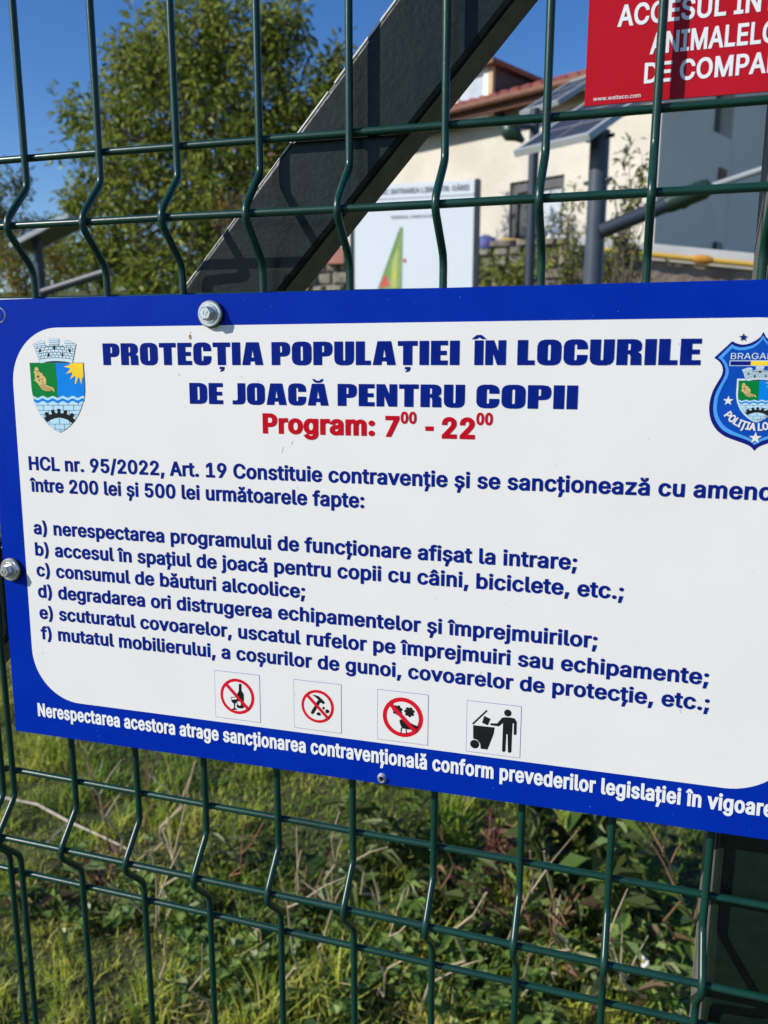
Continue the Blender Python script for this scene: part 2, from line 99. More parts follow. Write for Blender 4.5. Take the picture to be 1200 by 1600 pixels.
ART = """\
coat|black|0|-119.94,-22.46 -116.15,-21.36 -110.61,-21.01 -104.63,-21.37 -99.78,-22.46
coat|line|1|-125.99,-11.22 -123.14,-10.08 -120.15,-9.12 -118.02,-9.36 -117.58,-10.61 -117.81,-12.26 -116.33,-11.87 -114.33,-11.52 -114.3,-9.74 -114.43,-7.96 -110.8,-7.91 -107.14,-8.03 -107.29,-10.02 -107.52,-11.7 -105.42,-12.03 -103.33,-12.44 -102.65,-11.82 -103.73,-10.58 -103.45,-8.99 -101.24,-9 -98.42,-10 -95.47,-11.34 -96.34,-14.07 -97.4,-18.05 -98.43,-21.6 -99.13,-22.49 -101.89,-21.91 -104.51,-21.55 -107.16,-21.37 -110.62,-21.28 -113.57,-21.36 -116.27,-21.58 -120.11,-22.48 -120.77,-22.57 -121.99,-22.25 -122.6,-19.78 -123.47,-17.07 -124.8,-13.25
coat|brick|2|-125.69,-11.29 -122.89,-10.17 -119.96,-9.22 -117.88,-9.46 -117.44,-10.69 -117.67,-12.3 -116.22,-11.92 -114.25,-11.58 -114.23,-9.84 -114.36,-8.09 -110.8,-8.03 -107.21,-8.15 -107.35,-10.11 -107.58,-11.76 -105.52,-12.07 -103.48,-12.48 -102.81,-11.87 -103.86,-10.65 -103.6,-9.09 -101.42,-9.11 -98.65,-10.08 -95.76,-11.4 -96.61,-14.08 -97.66,-17.98 -98.67,-21.46 -99.35,-22.33 -102.06,-21.76 -104.63,-21.41 -107.23,-21.23 -110.62,-21.14 -113.51,-21.23 -116.16,-21.44 -119.93,-22.32 -120.57,-22.41 -121.76,-22.1 -122.37,-19.67 -123.22,-17.02 -124.52,-13.27
coat|line|3|-122.29,-19.98 -120.23,-19.69 -118.19,-19.45 -116.15,-19.27 -114.13,-19.14 -112.11,-19.06 -110.1,-19.04 -108.1,-19.07 -106.1,-19.16 -104.12,-19.29 -102.14,-19.48 -100.17,-19.73 -98.21,-20.02 -98.23,-20.33 -100.19,-20.03 -102.16,-19.79 -104.14,-19.6 -106.13,-19.46 -108.12,-19.38 -110.12,-19.35 -112.13,-19.37 -114.15,-19.44 -116.18,-19.57 -118.21,-19.76 -120.26,-20 -122.31,-20.29
coat|line|3|-121.05,-18.6 -120.74,-18.6 -120.83,-19.79 -121.15,-19.79
coat|line|3|-118.47,-18.28 -118.15,-18.28 -118.24,-19.47 -118.56,-19.47
coat|line|3|-115.9,-18.06 -115.58,-18.06 -115.67,-19.24 -115.99,-19.24
coat|line|3|-113.34,-17.91 -113.03,-17.91 -113.12,-19.1 -113.43,-19.1
coat|line|3|-110.8,-17.86 -110.49,-17.86 -110.57,-19.04 -110.89,-19.04
coat|line|3|-108.27,-17.89 -107.96,-17.89 -108.04,-19.07 -108.36,-19.07
coat|line|3|-105.76,-18 -105.44,-18 -105.53,-19.18 -105.84,-19.18
coat|line|3|-103.25,-18.2 -102.94,-18.2 -103.03,-19.38 -103.34,-19.38
coat|line|3|-100.76,-18.48 -100.45,-18.48 -100.53,-19.66 -100.85,-19.66
coat|line|3|-122.7,-18.44 -120.56,-18.12 -118.44,-17.86 -116.32,-17.66 -114.21,-17.52 -112.12,-17.44 -110.03,-17.42 -107.95,-17.45 -105.88,-17.55 -103.82,-17.7 -101.77,-17.91 -99.73,-18.18 -97.69,-18.5 -97.71,-18.81 -99.75,-18.48 -101.79,-18.22 -103.84,-18.01 -105.91,-17.85 -107.97,-17.76 -110.05,-17.73 -112.14,-17.75 -114.24,-17.83 -116.34,-17.97 -118.46,-18.17 -120.58,-18.43 -122.72,-18.74
coat|line|3|-120.07,-16.86 -119.75,-16.86 -119.84,-18.04 -120.16,-18.04
coat|line|3|-117.39,-16.56 -117.07,-16.56 -117.16,-17.75 -117.48,-17.75
coat|line|3|-114.72,-16.36 -114.41,-16.36 -114.5,-17.55 -114.81,-17.55
coat|line|3|-112.08,-16.26 -111.76,-16.26 -111.85,-17.44 -112.16,-17.44
coat|line|3|-109.44,-16.24 -109.13,-16.24 -109.22,-17.42 -109.53,-17.42
coat|line|3|-106.82,-16.32 -106.51,-16.32 -106.6,-17.5 -106.91,-17.5
coat|line|3|-104.22,-16.5 -103.91,-16.5 -103.99,-17.67 -104.3,-17.67
coat|line|3|-101.63,-16.76 -101.32,-16.76 -101.4,-17.94 -101.71,-17.94
coat|line|3|-99.05,-17.12 -98.74,-17.12 -98.82,-18.29 -99.13,-18.29
coat|line|3|-123.05,-16.89 -120.85,-16.55 -118.66,-16.27 -116.47,-16.06 -114.3,-15.91 -112.14,-15.82 -109.99,-15.8 -107.85,-15.84 -105.71,-15.94 -103.59,-16.11 -101.48,-16.34 -99.37,-16.63 -97.28,-16.98 -97.3,-17.29 -99.4,-16.93 -101.5,-16.64 -103.61,-16.42 -105.74,-16.25 -107.87,-16.15 -110.01,-16.11 -112.16,-16.13 -114.33,-16.22 -116.5,-16.37 -118.68,-16.58 -120.87,-16.86 -123.08,-17.2
coat|line|3|-121.72,-15.48 -121.41,-15.48 -121.5,-16.67 -121.82,-16.67
coat|line|3|-118.95,-15.11 -118.64,-15.11 -118.73,-16.3 -119.04,-16.3
coat|line|3|-116.2,-14.85 -115.88,-14.85 -115.97,-16.03 -116.29,-16.03
coat|line|3|-113.46,-14.68 -113.14,-14.68 -113.23,-15.87 -113.55,-15.86
coat|line|3|-110.74,-14.62 -110.42,-14.62 -110.51,-15.8 -110.82,-15.8
coat|line|3|-108.03,-14.66 -107.72,-14.66 -107.8,-15.84 -108.12,-15.84
coat|line|3|-105.34,-14.8 -105.03,-14.8 -105.11,-15.98 -105.42,-15.97
coat|line|3|-102.66,-15.04 -102.35,-15.04 -102.43,-16.21 -102.75,-16.21
coat|line|3|-100,-15.37 -99.69,-15.37 -99.77,-16.55 -100.08,-16.55
coat|line|3|-123.62,-15.35 -121.33,-14.98 -119.05,-14.68 -116.79,-14.46 -114.53,-14.3 -112.29,-14.21 -110.05,-14.18 -107.83,-14.23 -105.62,-14.34 -103.41,-14.52 -101.22,-14.77 -99.04,-15.08 -96.86,-15.47 -96.89,-15.77 -99.06,-15.39 -101.24,-15.07 -103.44,-14.83 -105.64,-14.65 -107.85,-14.53 -110.07,-14.49 -112.31,-14.51 -114.55,-14.6 -116.81,-14.76 -119.08,-14.99 -121.35,-15.29 -123.64,-15.66
coat|line|3|-120.8,-13.71 -120.48,-13.71 -120.57,-14.9 -120.89,-14.9
coat|line|3|-117.92,-13.37 -117.61,-13.37 -117.7,-14.56 -118.02,-14.56
coat|line|3|-115.07,-13.14 -114.76,-13.14 -114.85,-14.33 -115.16,-14.32
coat|line|3|-112.24,-13.02 -111.92,-13.03 -112.01,-14.2 -112.33,-14.2
coat|line|3|-109.42,-13.01 -109.11,-13.01 -109.19,-14.19 -109.51,-14.19
coat|line|3|-106.62,-13.11 -106.31,-13.11 -106.39,-14.29 -106.7,-14.29
coat|line|3|-103.83,-13.31 -103.52,-13.32 -103.61,-14.49 -103.92,-14.49
coat|line|3|-101.06,-13.63 -100.75,-13.63 -100.84,-14.8 -101.15,-14.8
coat|line|3|-98.31,-14.04 -98,-14.05 -98.08,-15.22 -98.39,-15.22
coat|line|3|-124.24,-13.8 -121.87,-13.44 -119.51,-13.15 -117.17,-12.92 -114.83,-12.76 -112.51,-12.68 -110.2,-12.66 -107.9,-12.7 -105.61,-12.82 -103.33,-13 -101.06,-13.25 -98.8,-13.57 -96.55,-13.95 -96.58,-14.25 -98.82,-13.87 -101.08,-13.55 -103.35,-13.3 -105.63,-13.12 -107.92,-13.01 -110.22,-12.96 -112.53,-12.98 -114.86,-13.07 -117.19,-13.23 -119.54,-13.45 -121.89,-13.75 -124.26,-14.11
coat|line|3|-122.81,-12.38 -122.49,-12.38 -122.58,-13.57 -122.9,-13.57
coat|line|3|-119.83,-11.99 -119.51,-11.99 -119.6,-13.17 -119.92,-13.17
coat|line|3|-116.87,-11.71 -116.55,-11.71 -116.64,-12.89 -116.96,-12.89
coat|line|3|-113.92,-11.54 -113.61,-11.54 -113.7,-12.72 -114.01,-12.72
coat|line|3|-111,-11.48 -110.68,-11.48 -110.77,-12.66 -111.09,-12.65
coat|line|3|-108.09,-11.52 -107.78,-11.52 -107.86,-12.7 -108.18,-12.7
coat|line|3|-105.2,-11.68 -104.89,-11.68 -104.97,-12.85 -105.29,-12.85
coat|line|3|-102.33,-11.94 -102.02,-11.94 -102.1,-13.11 -102.41,-13.11
coat|line|3|-99.47,-12.31 -99.16,-12.31 -99.24,-13.48 -99.55,-13.48
coat|line|3|-117.06,-12.53 -115.95,-12.4 -114.85,-12.3 -113.75,-12.22 -112.66,-12.17 -111.56,-12.14 -110.47,-12.13 -109.39,-12.15 -108.31,-12.19 -107.23,-12.26 -106.15,-12.35 -105.07,-12.47 -104,-12.61 -104.02,-12.91 -105.1,-12.77 -106.17,-12.66 -107.25,-12.56 -108.33,-12.5 -109.41,-12.45 -110.5,-12.44 -111.59,-12.44 -112.68,-12.47 -113.78,-12.53 -114.87,-12.6 -115.98,-12.71 -117.08,-12.83
coat|line|3|-124.37,-11.43 -117.96,-10.51 -117.97,-10.73 -124.38,-11.6
coat|line|3|-124.99,-12.61 -117.78,-11.69 -117.8,-11.91 -125.01,-12.79
coat|line|3|-114.34,-9.18 -107.39,-9.24 -107.41,-9.45 -114.35,-9.4
coat|line|3|-114.26,-10.27 -107.47,-10.32 -107.49,-10.54 -114.28,-10.49
coat|line|3|-114.24,-11.36 -107.45,-11.41 -107.47,-11.63 -114.25,-11.58
coat|line|3|-103.6,-10.65 -96.66,-11.05 -96.68,-11.31 -103.62,-10.87
coat|line|3|-103.17,-11.87 -96.49,-12.26 -96.51,-12.52 -103.19,-12.09
coat|black|4|-111.43,-12.34 -109.97,-12.35 -110.12,-14.36 -111.58,-14.35
coat|black|4|-121.52,-14.3 -120.2,-14.31 -120.33,-15.93 -121.65,-15.93
coat|black|4|-100.75,-14.19 -99.46,-14.19 -99.58,-15.93 -100.87,-15.93
coat|black|4|-115.68,-16.52 -114.37,-16.53 -114.52,-18.59 -115.84,-18.59
coat|black|4|-105.85,-16.56 -104.81,-16.56 -104.94,-18.48 -105.99,-18.48
coat|line|1|-129.1,-22.13 -129,-25.64 -128.97,-29.24 -128.94,-34.21 -128.81,-38.74 -128.34,-41.69 -127.53,-45.1 -126.4,-48.05 -125.24,-50.54 -123.57,-53.48 -121.59,-55.96 -119.6,-58.21 -117.57,-60 -113.97,-62.44 -110.31,-63.87 -106.99,-62.29 -103.64,-60.17 -101.37,-58.18 -99.1,-56.01 -97.08,-53.49 -95.3,-50.54 -93.96,-47.83 -92.84,-45.13 -91.74,-41.99 -91.22,-38.87 -91.06,-33.98 -91.1,-29.12 -91.18,-25.59 -91.15,-22.16
coat|ltblue|2|-128.87,-22.41 -128.78,-25.87 -128.74,-29.43 -128.71,-34.34 -128.59,-38.82 -128.12,-41.74 -127.32,-45.1 -126.2,-48.01 -125.06,-50.48 -123.41,-53.38 -121.45,-55.83 -119.48,-58.06 -117.48,-59.83 -113.93,-62.24 -110.31,-63.65 -107.02,-62.09 -103.71,-60 -101.48,-58.02 -99.23,-55.88 -97.24,-53.39 -95.48,-50.48 -94.15,-47.8 -93.04,-45.13 -91.96,-42.03 -91.44,-38.94 -91.28,-34.12 -91.32,-29.31 -91.4,-25.82 -91.38,-22.43
coat|green|3|-128.87,-22.41 -110.45,-22.42 -110.28,-27.17 -110.18,-31.58 -110.19,-36 -110.54,-42.94 -110.91,-42.92 -111.89,-42.57 -112.86,-42.04 -113.84,-41.73 -114.86,-41.89 -115.91,-42.39 -116.96,-42.88 -117.98,-43 -118.97,-42.66 -119.94,-42.13 -120.93,-41.81 -121.96,-41.95 -123.02,-42.45 -124.08,-42.95 -125.11,-43.08 -126.1,-42.75 -127.08,-42.22 -128.08,-41.89 -128.59,-38.82 -128.71,-34.34 -128.74,-29.43 -128.78,-25.87
coat|blue|3|-110.45,-22.42 -91.38,-22.43 -91.4,-25.82 -91.32,-29.31 -91.28,-34.12 -91.44,-38.94 -91.94,-41.78 -92.29,-41.63 -93.35,-41.54 -94.43,-41.96 -95.53,-42.53 -96.61,-42.78 -97.66,-42.51 -98.68,-41.95 -99.72,-41.59 -100.8,-41.75 -101.91,-42.3 -103.01,-42.78 -104.08,-42.8 -105.12,-42.34 -106.16,-41.81 -107.22,-41.67 -108.32,-42.05 -109.44,-42.63 -110.54,-42.94 -110.19,-36 -110.18,-31.58 -110.28,-27.17
coat|blue|3|-127.62,-43.56 -126.58,-44.09 -125.52,-44.55 -124.43,-44.55 -123.31,-44.07 -122.18,-43.51 -121.08,-43.33 -120.03,-43.67 -118.99,-44.23 -117.93,-44.54 -116.84,-44.31 -115.72,-43.75 -114.61,-43.3 -113.53,-43.33 -112.5,-43.81 -111.46,-44.32 -110.4,-44.43 -109.3,-44.02 -108.19,-43.45 -107.1,-43.17 -106.05,-43.41 -105.03,-43.96 -103.99,-44.35 -102.92,-44.23 -101.82,-43.71 -100.73,-43.2 -99.66,-43.13 -98.63,-43.54 -97.62,-44.08 -96.57,-44.29 -95.5,-43.97 -94.41,-43.39 -93.33,-43.03 -92.29,-43.17 -92.4,-44.76 -93.44,-44.62 -94.52,-44.98 -95.61,-45.56 -96.68,-45.88 -97.72,-45.68 -98.74,-45.13 -99.77,-44.72 -100.84,-44.79 -101.93,-45.3 -103.03,-45.83 -104.1,-45.95 -105.14,-45.56 -106.17,-45.01 -107.22,-44.77 -108.3,-45.05 -109.42,-45.63 -110.52,-46.03 -111.58,-45.93 -112.62,-45.42 -113.65,-44.94 -114.73,-44.91 -115.84,-45.36 -116.96,-45.93 -118.05,-46.15 -119.11,-45.85 -120.15,-45.28 -121.21,-44.95 -122.31,-45.13 -123.44,-45.69 -124.56,-46.17 -125.65,-46.18 -126.7,-45.71 -127.75,-45.18
coat|line|3|-126.43,-47.43 -93.95,-47 -93.96,-47.26 -126.45,-47.7
coat|line|3|-125.01,-50.57 -95.3,-50.12 -95.31,-50.39 -125.03,-50.84
coat|line|3|-123.49,-53.02 -96.82,-52.59 -96.83,-52.85 -123.51,-53.3
coat|line|3|-118.19,-58.71 -102.03,-58.39 -102.04,-58.66 -118.22,-58.98
coat|line|3|-114.42,-61.71 -106.19,-61.53 -106.21,-61.8 -114.44,-61.98
coat|line|3|-117.9,-45.66 -117.58,-45.65 -117.66,-47.45 -117.98,-47.45
coat|line|3|-110.63,-45.57 -110.31,-45.56 -110.39,-47.35 -110.71,-47.35
coat|line|3|-103.37,-45.48 -103.06,-45.47 -103.13,-47.25 -103.45,-47.26
coat|line|3|-96.33,-45.39 -96.02,-45.39 -96.08,-47.16 -96.4,-47.16
coat|line|3|-121.24,-47.5 -120.92,-47.49 -121.1,-50.64 -121.43,-50.65
coat|line|3|-114.31,-47.4 -113.99,-47.4 -114.17,-50.54 -114.49,-50.54
coat|line|3|-107.02,-47.3 -106.7,-47.3 -106.87,-50.43 -107.19,-50.43
coat|line|3|-99.84,-47.21 -99.52,-47.2 -99.69,-50.32 -100,-50.32
coat|line|3|-117.74,-50.59 -117.42,-50.59 -117.55,-53.06 -117.87,-53.07
coat|line|3|-103.19,-50.37 -102.88,-50.37 -103,-52.82 -103.31,-52.83
coat|line|3|-121.14,-53.12 -120.81,-53.12 -120.92,-55.15 -121.24,-55.15
coat|line|3|-99.17,-52.76 -98.86,-52.75 -98.95,-54.76 -99.26,-54.77
coat|line|3|-110.4,-55.41 -110.08,-55.41 -110.27,-58.69 -110.59,-58.7
coat|line|3|-117.56,-56.67 -117.24,-56.66 -117.35,-58.83 -117.67,-58.84
coat|line|3|-103.36,-56.4 -103.04,-56.4 -103.14,-58.55 -103.45,-58.56
coat|line|3|-113.83,-58.76 -113.51,-58.75 -113.68,-61.83 -114,-61.83
coat|line|3|-106.93,-58.62 -106.62,-58.62 -106.78,-61.68 -107.1,-61.69
coat|line|3|-110.33,-61.75 -110.01,-61.75 -110.09,-63.51 -110.41,-63.52
coat|black|4|-121.15,-55.38 -119.72,-54.22 -120.19,-53.33 -120.64,-52.21 -118.7,-51.37 -117.88,-52.39 -116.98,-53.28 -115.35,-52.8 -115.69,-51.68 -115.98,-50.56 -113.96,-49.86 -113.46,-50.97 -112.91,-52.09 -111.32,-52.06 -111.29,-49.51 -109.28,-49.48 -109.2,-52.03 -107.37,-52.22 -106.88,-51.19 -106.33,-50.2 -104.35,-50.39 -104.59,-51.6 -104.89,-52.85 -102.98,-53.27 -102.13,-52.45 -101.19,-51.68 -99.54,-52.76 -100.13,-53.76 -100.73,-54.79 -99.23,-55.88 -101.48,-58.02 -104.48,-55.98 -107.06,-55.22 -109.67,-54.81 -112.06,-54.95 -113.95,-55.34 -117.22,-56.43 -119.2,-57.83
coat|yellow|4|-100.03,-22.42 -91.38,-22.43 -91.53,-26.25 -91.7,-30.4 -92.62,-31.06 -93.4,-35.01 -93.94,-33.04 -94.42,-31.07 -95.17,-30.63 -96.18,-32.61 -97.26,-34.68 -97.87,-34.6 -97.11,-31.08 -97.54,-29.77 -101.23,-32.06 -99.48,-29.33 -99.1,-27.67 -103.85,-28.69 -101.37,-26.71 -100.5,-25.39 -105.12,-24.52 -100.88,-23.43
coat|tan|4|-125.52,-25.87 -125.12,-24.89 -124.1,-24.76 -123.32,-25.07 -122.76,-25.95 -123.11,-27.1 -121.43,-28.08 -120.83,-28.52 -120.13,-28.34 -119.86,-28.96 -120.57,-29.32 -118.46,-30.73 -117.8,-32.5 -118.27,-35.17 -115.7,-36.26 -113.62,-36.69 -112.41,-38.24 -112.79,-39.8 -113.73,-38.25 -115.9,-38.94 -118.56,-38.96 -121.15,-38.09 -122.59,-36.09 -124.55,-33.87 -126.58,-32.55 -125.44,-31.65 -125.84,-29.87 -125.34,-28.98 -126.48,-27.87 -125.61,-27.02
coat|brown|5|-122.41,-30.39 -122.66,-30.91 -123.21,-31.24 -123.87,-31.24 -124.38,-30.92 -124.54,-30.4 -124.3,-29.87 -123.74,-29.55 -123.08,-29.55 -122.57,-29.87
coat|brown|5|-122.1,-32.52 -122.25,-32.84 -122.58,-33.03 -122.98,-33.04 -123.28,-32.84 -123.38,-32.53 -123.23,-32.21 -122.9,-32.02 -122.5,-32.02 -122.2,-32.21
coat|brown|5|-119.76,-33.84 -119.88,-34.11 -120.16,-34.27 -120.48,-34.27 -120.74,-34.11 -120.82,-33.85 -120.7,-33.59 -120.42,-33.43 -120.09,-33.42 -119.84,-33.58
coat|brown|5|-123.81,-27.2 -123.92,-27.43 -124.17,-27.58 -124.47,-27.58 -124.7,-27.43 -124.77,-27.2 -124.66,-26.96 -124.41,-26.82 -124.11,-26.82 -123.88,-26.96
coat|brown|5|-122.89,-28.3 -122.98,-28.51 -123.21,-28.64 -123.47,-28.64 -123.67,-28.51 -123.74,-28.31 -123.64,-28.1 -123.42,-27.97 -123.15,-27.97 -122.95,-28.09
coat|brown|5|-120.29,-31.85 -120.4,-32.08 -120.65,-32.23 -120.95,-32.23 -121.18,-32.09 -121.25,-31.85 -121.14,-31.62 -120.89,-31.47 -120.59,-31.47 -120.37,-31.61
coat|brown|5|-122.28,-35.51 -118.77,-34.82 -118.79,-35.08 -122.3,-35.82
coat|brown|5|-121.82,-36.49 -118.31,-35.7 -118.33,-35.97 -121.85,-36.8
coat|brown|5|-121.1,-37.51 -117.28,-36.14 -117.3,-36.41 -121.13,-37.82
coat|brown|5|-119.56,-38.16 -115.99,-36.58 -116.01,-36.84 -119.58,-38.48
coat|brown|5|-117.72,-38.51 -114.95,-36.88 -114.97,-37.15 -117.75,-38.82
coat|brown|5|-115.86,-38.36 -113.92,-37.23 -113.94,-37.5 -115.88,-38.67
badge|navy|0|277.43,-8.29 276.84,-9.4 276.28,-10.48 275.23,-11.48 274.16,-12.28 272.89,-12.99 271.6,-13.59 270.1,-13.94 268.58,-14.06 267.22,-13.76 265.84,-13.31 264.16,-12.4 260.47,-16.25 256.68,-20.13 258.52,-21.36 259.45,-22.31 260.23,-23.42 260.72,-24.65 260.93,-25.89 260.84,-27.33 260.44,-28.77 259.59,-30.43 258.74,-32.09 257.96,-33.76 257.22,-35.43 256.69,-37.31 256.31,-39.19 256.05,-41.49 255.98,-43.8 256.16,-45.68 256.53,-47.57 257.15,-49.54 257.99,-51.33 259.11,-53.08 260.41,-54.66 262.01,-55.98 263.75,-57.12 265.78,-58 267.8,-58.71 269.81,-59.41 271.81,-60.08 273.42,-60.71 275.03,-61.46 276.35,-62.48 277.43,-63.79 278.5,-62.48 279.82,-61.46 281.44,-60.71 283.04,-60.08 285.05,-59.41 287.06,-58.71 289.07,-58 291.1,-57.12 292.84,-55.98 294.44,-54.66 295.74,-53.08 296.86,-51.33 297.7,-49.54 298.32,-47.57 298.7,-45.68 298.87,-43.8 298.81,-41.49 298.54,-39.19 298.17,-37.31 297.63,-35.43 296.89,-33.76 296.12,-32.09 295.26,-30.43 294.41,-28.77 294.01,-27.33 293.93,-25.89 294.14,-24.65 294.62,-23.42 295.4,-22.31 296.33,-21.36 298.18,-20.13 294.38,-16.25 290.7,-12.4 289.01,-13.31 287.63,-13.76 286.27,-14.06 284.75,-13.94 283.25,-13.59 281.97,-12.99 280.69,-12.28 279.62,-11.48 278.57,-10.48 278.01,-9.4
badge|sky|1|277.43,-9.77 276.88,-10.89 276.21,-11.89 274.99,-13.17 273.55,-14.17 272.08,-14.77 270.58,-15.12 269.26,-15.32 267.92,-15.35 266.75,-15.14 265.57,-14.77 264.15,-13.82 261.3,-16.95 258.43,-20.13 259.78,-21.03 260.73,-22.19 261.63,-23.83 262.14,-25.47 262.17,-26.91 261.97,-28.35 261.39,-30.01 260.66,-31.67 259.82,-33.54 258.98,-35.41 258.44,-37.08 258.05,-38.75 257.84,-41.26 257.83,-43.77 258.05,-45.65 258.5,-47.54 259.19,-49.33 260.15,-51.08 261.33,-52.7 262.74,-54.19 264.51,-55.29 266.43,-56.21 268.64,-56.92 270.83,-57.58 272.84,-58.33 274.85,-59.16 276.15,-60.01 277.24,-60.99 278.7,-60.01 280.01,-59.16 282.01,-58.33 284.02,-57.58 286.22,-56.92 288.42,-56.21 290.34,-55.29 292.11,-54.19 293.52,-52.7 294.71,-51.08 295.66,-49.33 296.35,-47.54 296.8,-45.65 297.02,-43.77 297.01,-41.26 296.8,-38.75 296.41,-37.08 295.87,-35.41 295.03,-33.54 294.19,-31.67 293.46,-30.01 292.88,-28.35 292.68,-26.91 292.71,-25.47 293.23,-23.83 294.13,-22.19 295.07,-21.03 296.42,-20.13 293.55,-16.95 290.7,-13.82 289.28,-14.77 288.1,-15.14 286.93,-15.35 285.59,-15.32 284.27,-15.12 282.77,-14.77 281.3,-14.17 279.86,-13.17 278.64,-11.89 277.97,-10.89
badge|badge|2|277.42,-11.38 276.82,-12.38 275.95,-13.38 274.91,-14.5 273.65,-15.38 272.17,-15.98 270.68,-16.38 269.36,-16.58 268.02,-16.61 266.86,-16.52 265.69,-16.27 264.4,-15.57 262.34,-17.89 260.38,-20.22 261.43,-21.28 262.31,-22.6 263.01,-24.16 263.53,-25.88 263.56,-27.32 263.36,-28.76 262.71,-30.41 261.86,-32.07 261.1,-33.94 260.38,-35.81 259.92,-37.48 259.57,-39.15 259.39,-41.45 259.4,-43.75 259.61,-45.42 260.05,-47.09 260.72,-48.67 261.66,-50.21 262.83,-51.66 264.22,-52.89 265.99,-53.99 267.89,-54.92 269.91,-55.75 271.92,-56.5 273.6,-57.18 275.13,-57.89 276.16,-58.58 277.12,-59.52 278.7,-58.58 279.72,-57.89 281.25,-57.18 282.93,-56.5 284.94,-55.75 286.96,-54.92 288.87,-53.99 290.64,-52.89 292.03,-51.66 293.2,-50.21 294.14,-48.67 294.81,-47.09 295.24,-45.42 295.45,-43.75 295.46,-41.45 295.28,-39.15 294.93,-37.48 294.47,-35.81 293.75,-33.94 292.99,-32.07 292.14,-30.41 291.49,-28.76 291.29,-27.32 291.32,-25.88 291.84,-24.16 292.54,-22.6 293.42,-21.28 294.47,-20.22 292.51,-17.89 290.45,-15.57 289.17,-16.27 287.99,-16.52 286.83,-16.61 285.5,-16.58 284.17,-16.38 282.68,-15.98 281.2,-15.38 279.94,-14.5 278.9,-13.38 278.03,-12.38
badge|pale|3|263.68,-23.92 291.17,-23.92 291.17,-21.4 263.68,-21.4
badge|navy|4|263.98,-23.62 272.94,-23.62 272.94,-21.7 263.98,-21.7
badge|yellow|4|272.94,-23.62 281.91,-23.62 281.91,-21.7 272.94,-21.7
badge|red|4|281.91,-23.62 290.87,-23.62 290.87,-21.7 281.91,-21.7
badge|navy|5|268.78,-8.71 269.25,-10.06 270.67,-10.08 269.53,-10.94 269.95,-12.3 268.78,-11.49 267.61,-12.3 268.02,-10.94 266.89,-10.08 268.31,-10.06
badge|navy|5|286.07,-8.71 286.54,-10.06 287.96,-10.08 286.83,-10.94 287.24,-12.3 286.07,-11.49 284.91,-12.3 285.32,-10.94 284.19,-10.08 285.61,-10.06
badge|white|5|264.27,-37.85 264.84,-39.48 266.57,-39.52 265.19,-40.56 265.69,-42.21 264.27,-41.23 262.86,-42.21 263.36,-40.56 261.98,-39.52 263.71,-39.48
badge|white|5|290.58,-37.85 291.15,-39.48 292.87,-39.52 291.5,-40.56 292,-42.21 290.58,-41.23 289.16,-42.21 289.66,-40.56 288.28,-39.52 290.01,-39.48
badge|white|5|277.43,-54.71 278.11,-56.69 280.21,-56.73 278.54,-58 279.15,-60 277.43,-58.8 275.71,-60 276.31,-58 274.64,-56.73 276.74,-56.69
badge|pale|5|267.45,-29.86 267.5,-31.57 267.52,-33.34 267.53,-35.77 267.6,-37.98 267.85,-39.42 268.27,-41.09 268.87,-42.53 269.48,-43.75 270.36,-45.19 271.4,-46.4 272.44,-47.5 273.51,-48.38 275.4,-49.57 277.32,-50.27 279.07,-49.5 280.83,-48.46 282.02,-47.48 283.22,-46.42 284.28,-45.19 285.21,-43.75 285.91,-42.42 286.5,-41.1 287.08,-39.57 287.35,-38.05 287.43,-35.66 287.41,-33.29 287.37,-31.57 287.38,-29.89
badge|pale|5|269.24,-25.64 270.72,-25.09 272.26,-24.62 273.36,-24.74 273.59,-25.34 273.47,-26.13 274.23,-25.95 275.27,-25.78 275.29,-24.93 275.22,-24.07 277.09,-24.04 278.98,-24.1 278.91,-25.06 278.79,-25.87 279.87,-26.02 280.95,-26.22 281.3,-25.92 280.75,-25.33 280.89,-24.56 282.03,-24.57 283.49,-25.05 285.01,-25.69 284.56,-27 284.01,-28.92 283.48,-30.62 283.12,-31.05 281.7,-30.77 280.34,-30.6 278.97,-30.51 277.19,-30.47 275.66,-30.51 274.27,-30.62 272.28,-31.05 271.94,-31.09 271.31,-30.94 270.99,-29.75 270.54,-28.45 269.86,-26.61
badge|black|6|272.64,-30.82 274.48,-30.32 277.19,-30.16 280.11,-30.33 282.47,-30.82
badge|line|7|269.69,-25.72 271.08,-25.2 272.53,-24.77 273.57,-24.88 273.79,-25.45 273.67,-26.19 274.4,-26.02 275.38,-25.86 275.39,-25.05 275.32,-24.24 277.1,-24.22 278.88,-24.27 278.81,-25.18 278.7,-25.94 279.72,-26.09 280.74,-26.27 281.07,-25.99 280.55,-25.43 280.68,-24.71 281.76,-24.72 283.14,-25.17 284.58,-25.78 284.15,-27.02 283.63,-28.82 283.13,-30.43 282.79,-30.84 281.44,-30.57 280.16,-30.41 278.87,-30.33 277.18,-30.29 275.75,-30.32 274.43,-30.42 272.55,-30.83 272.23,-30.87 271.64,-30.73 271.34,-29.6 270.91,-28.38 270.27,-26.64
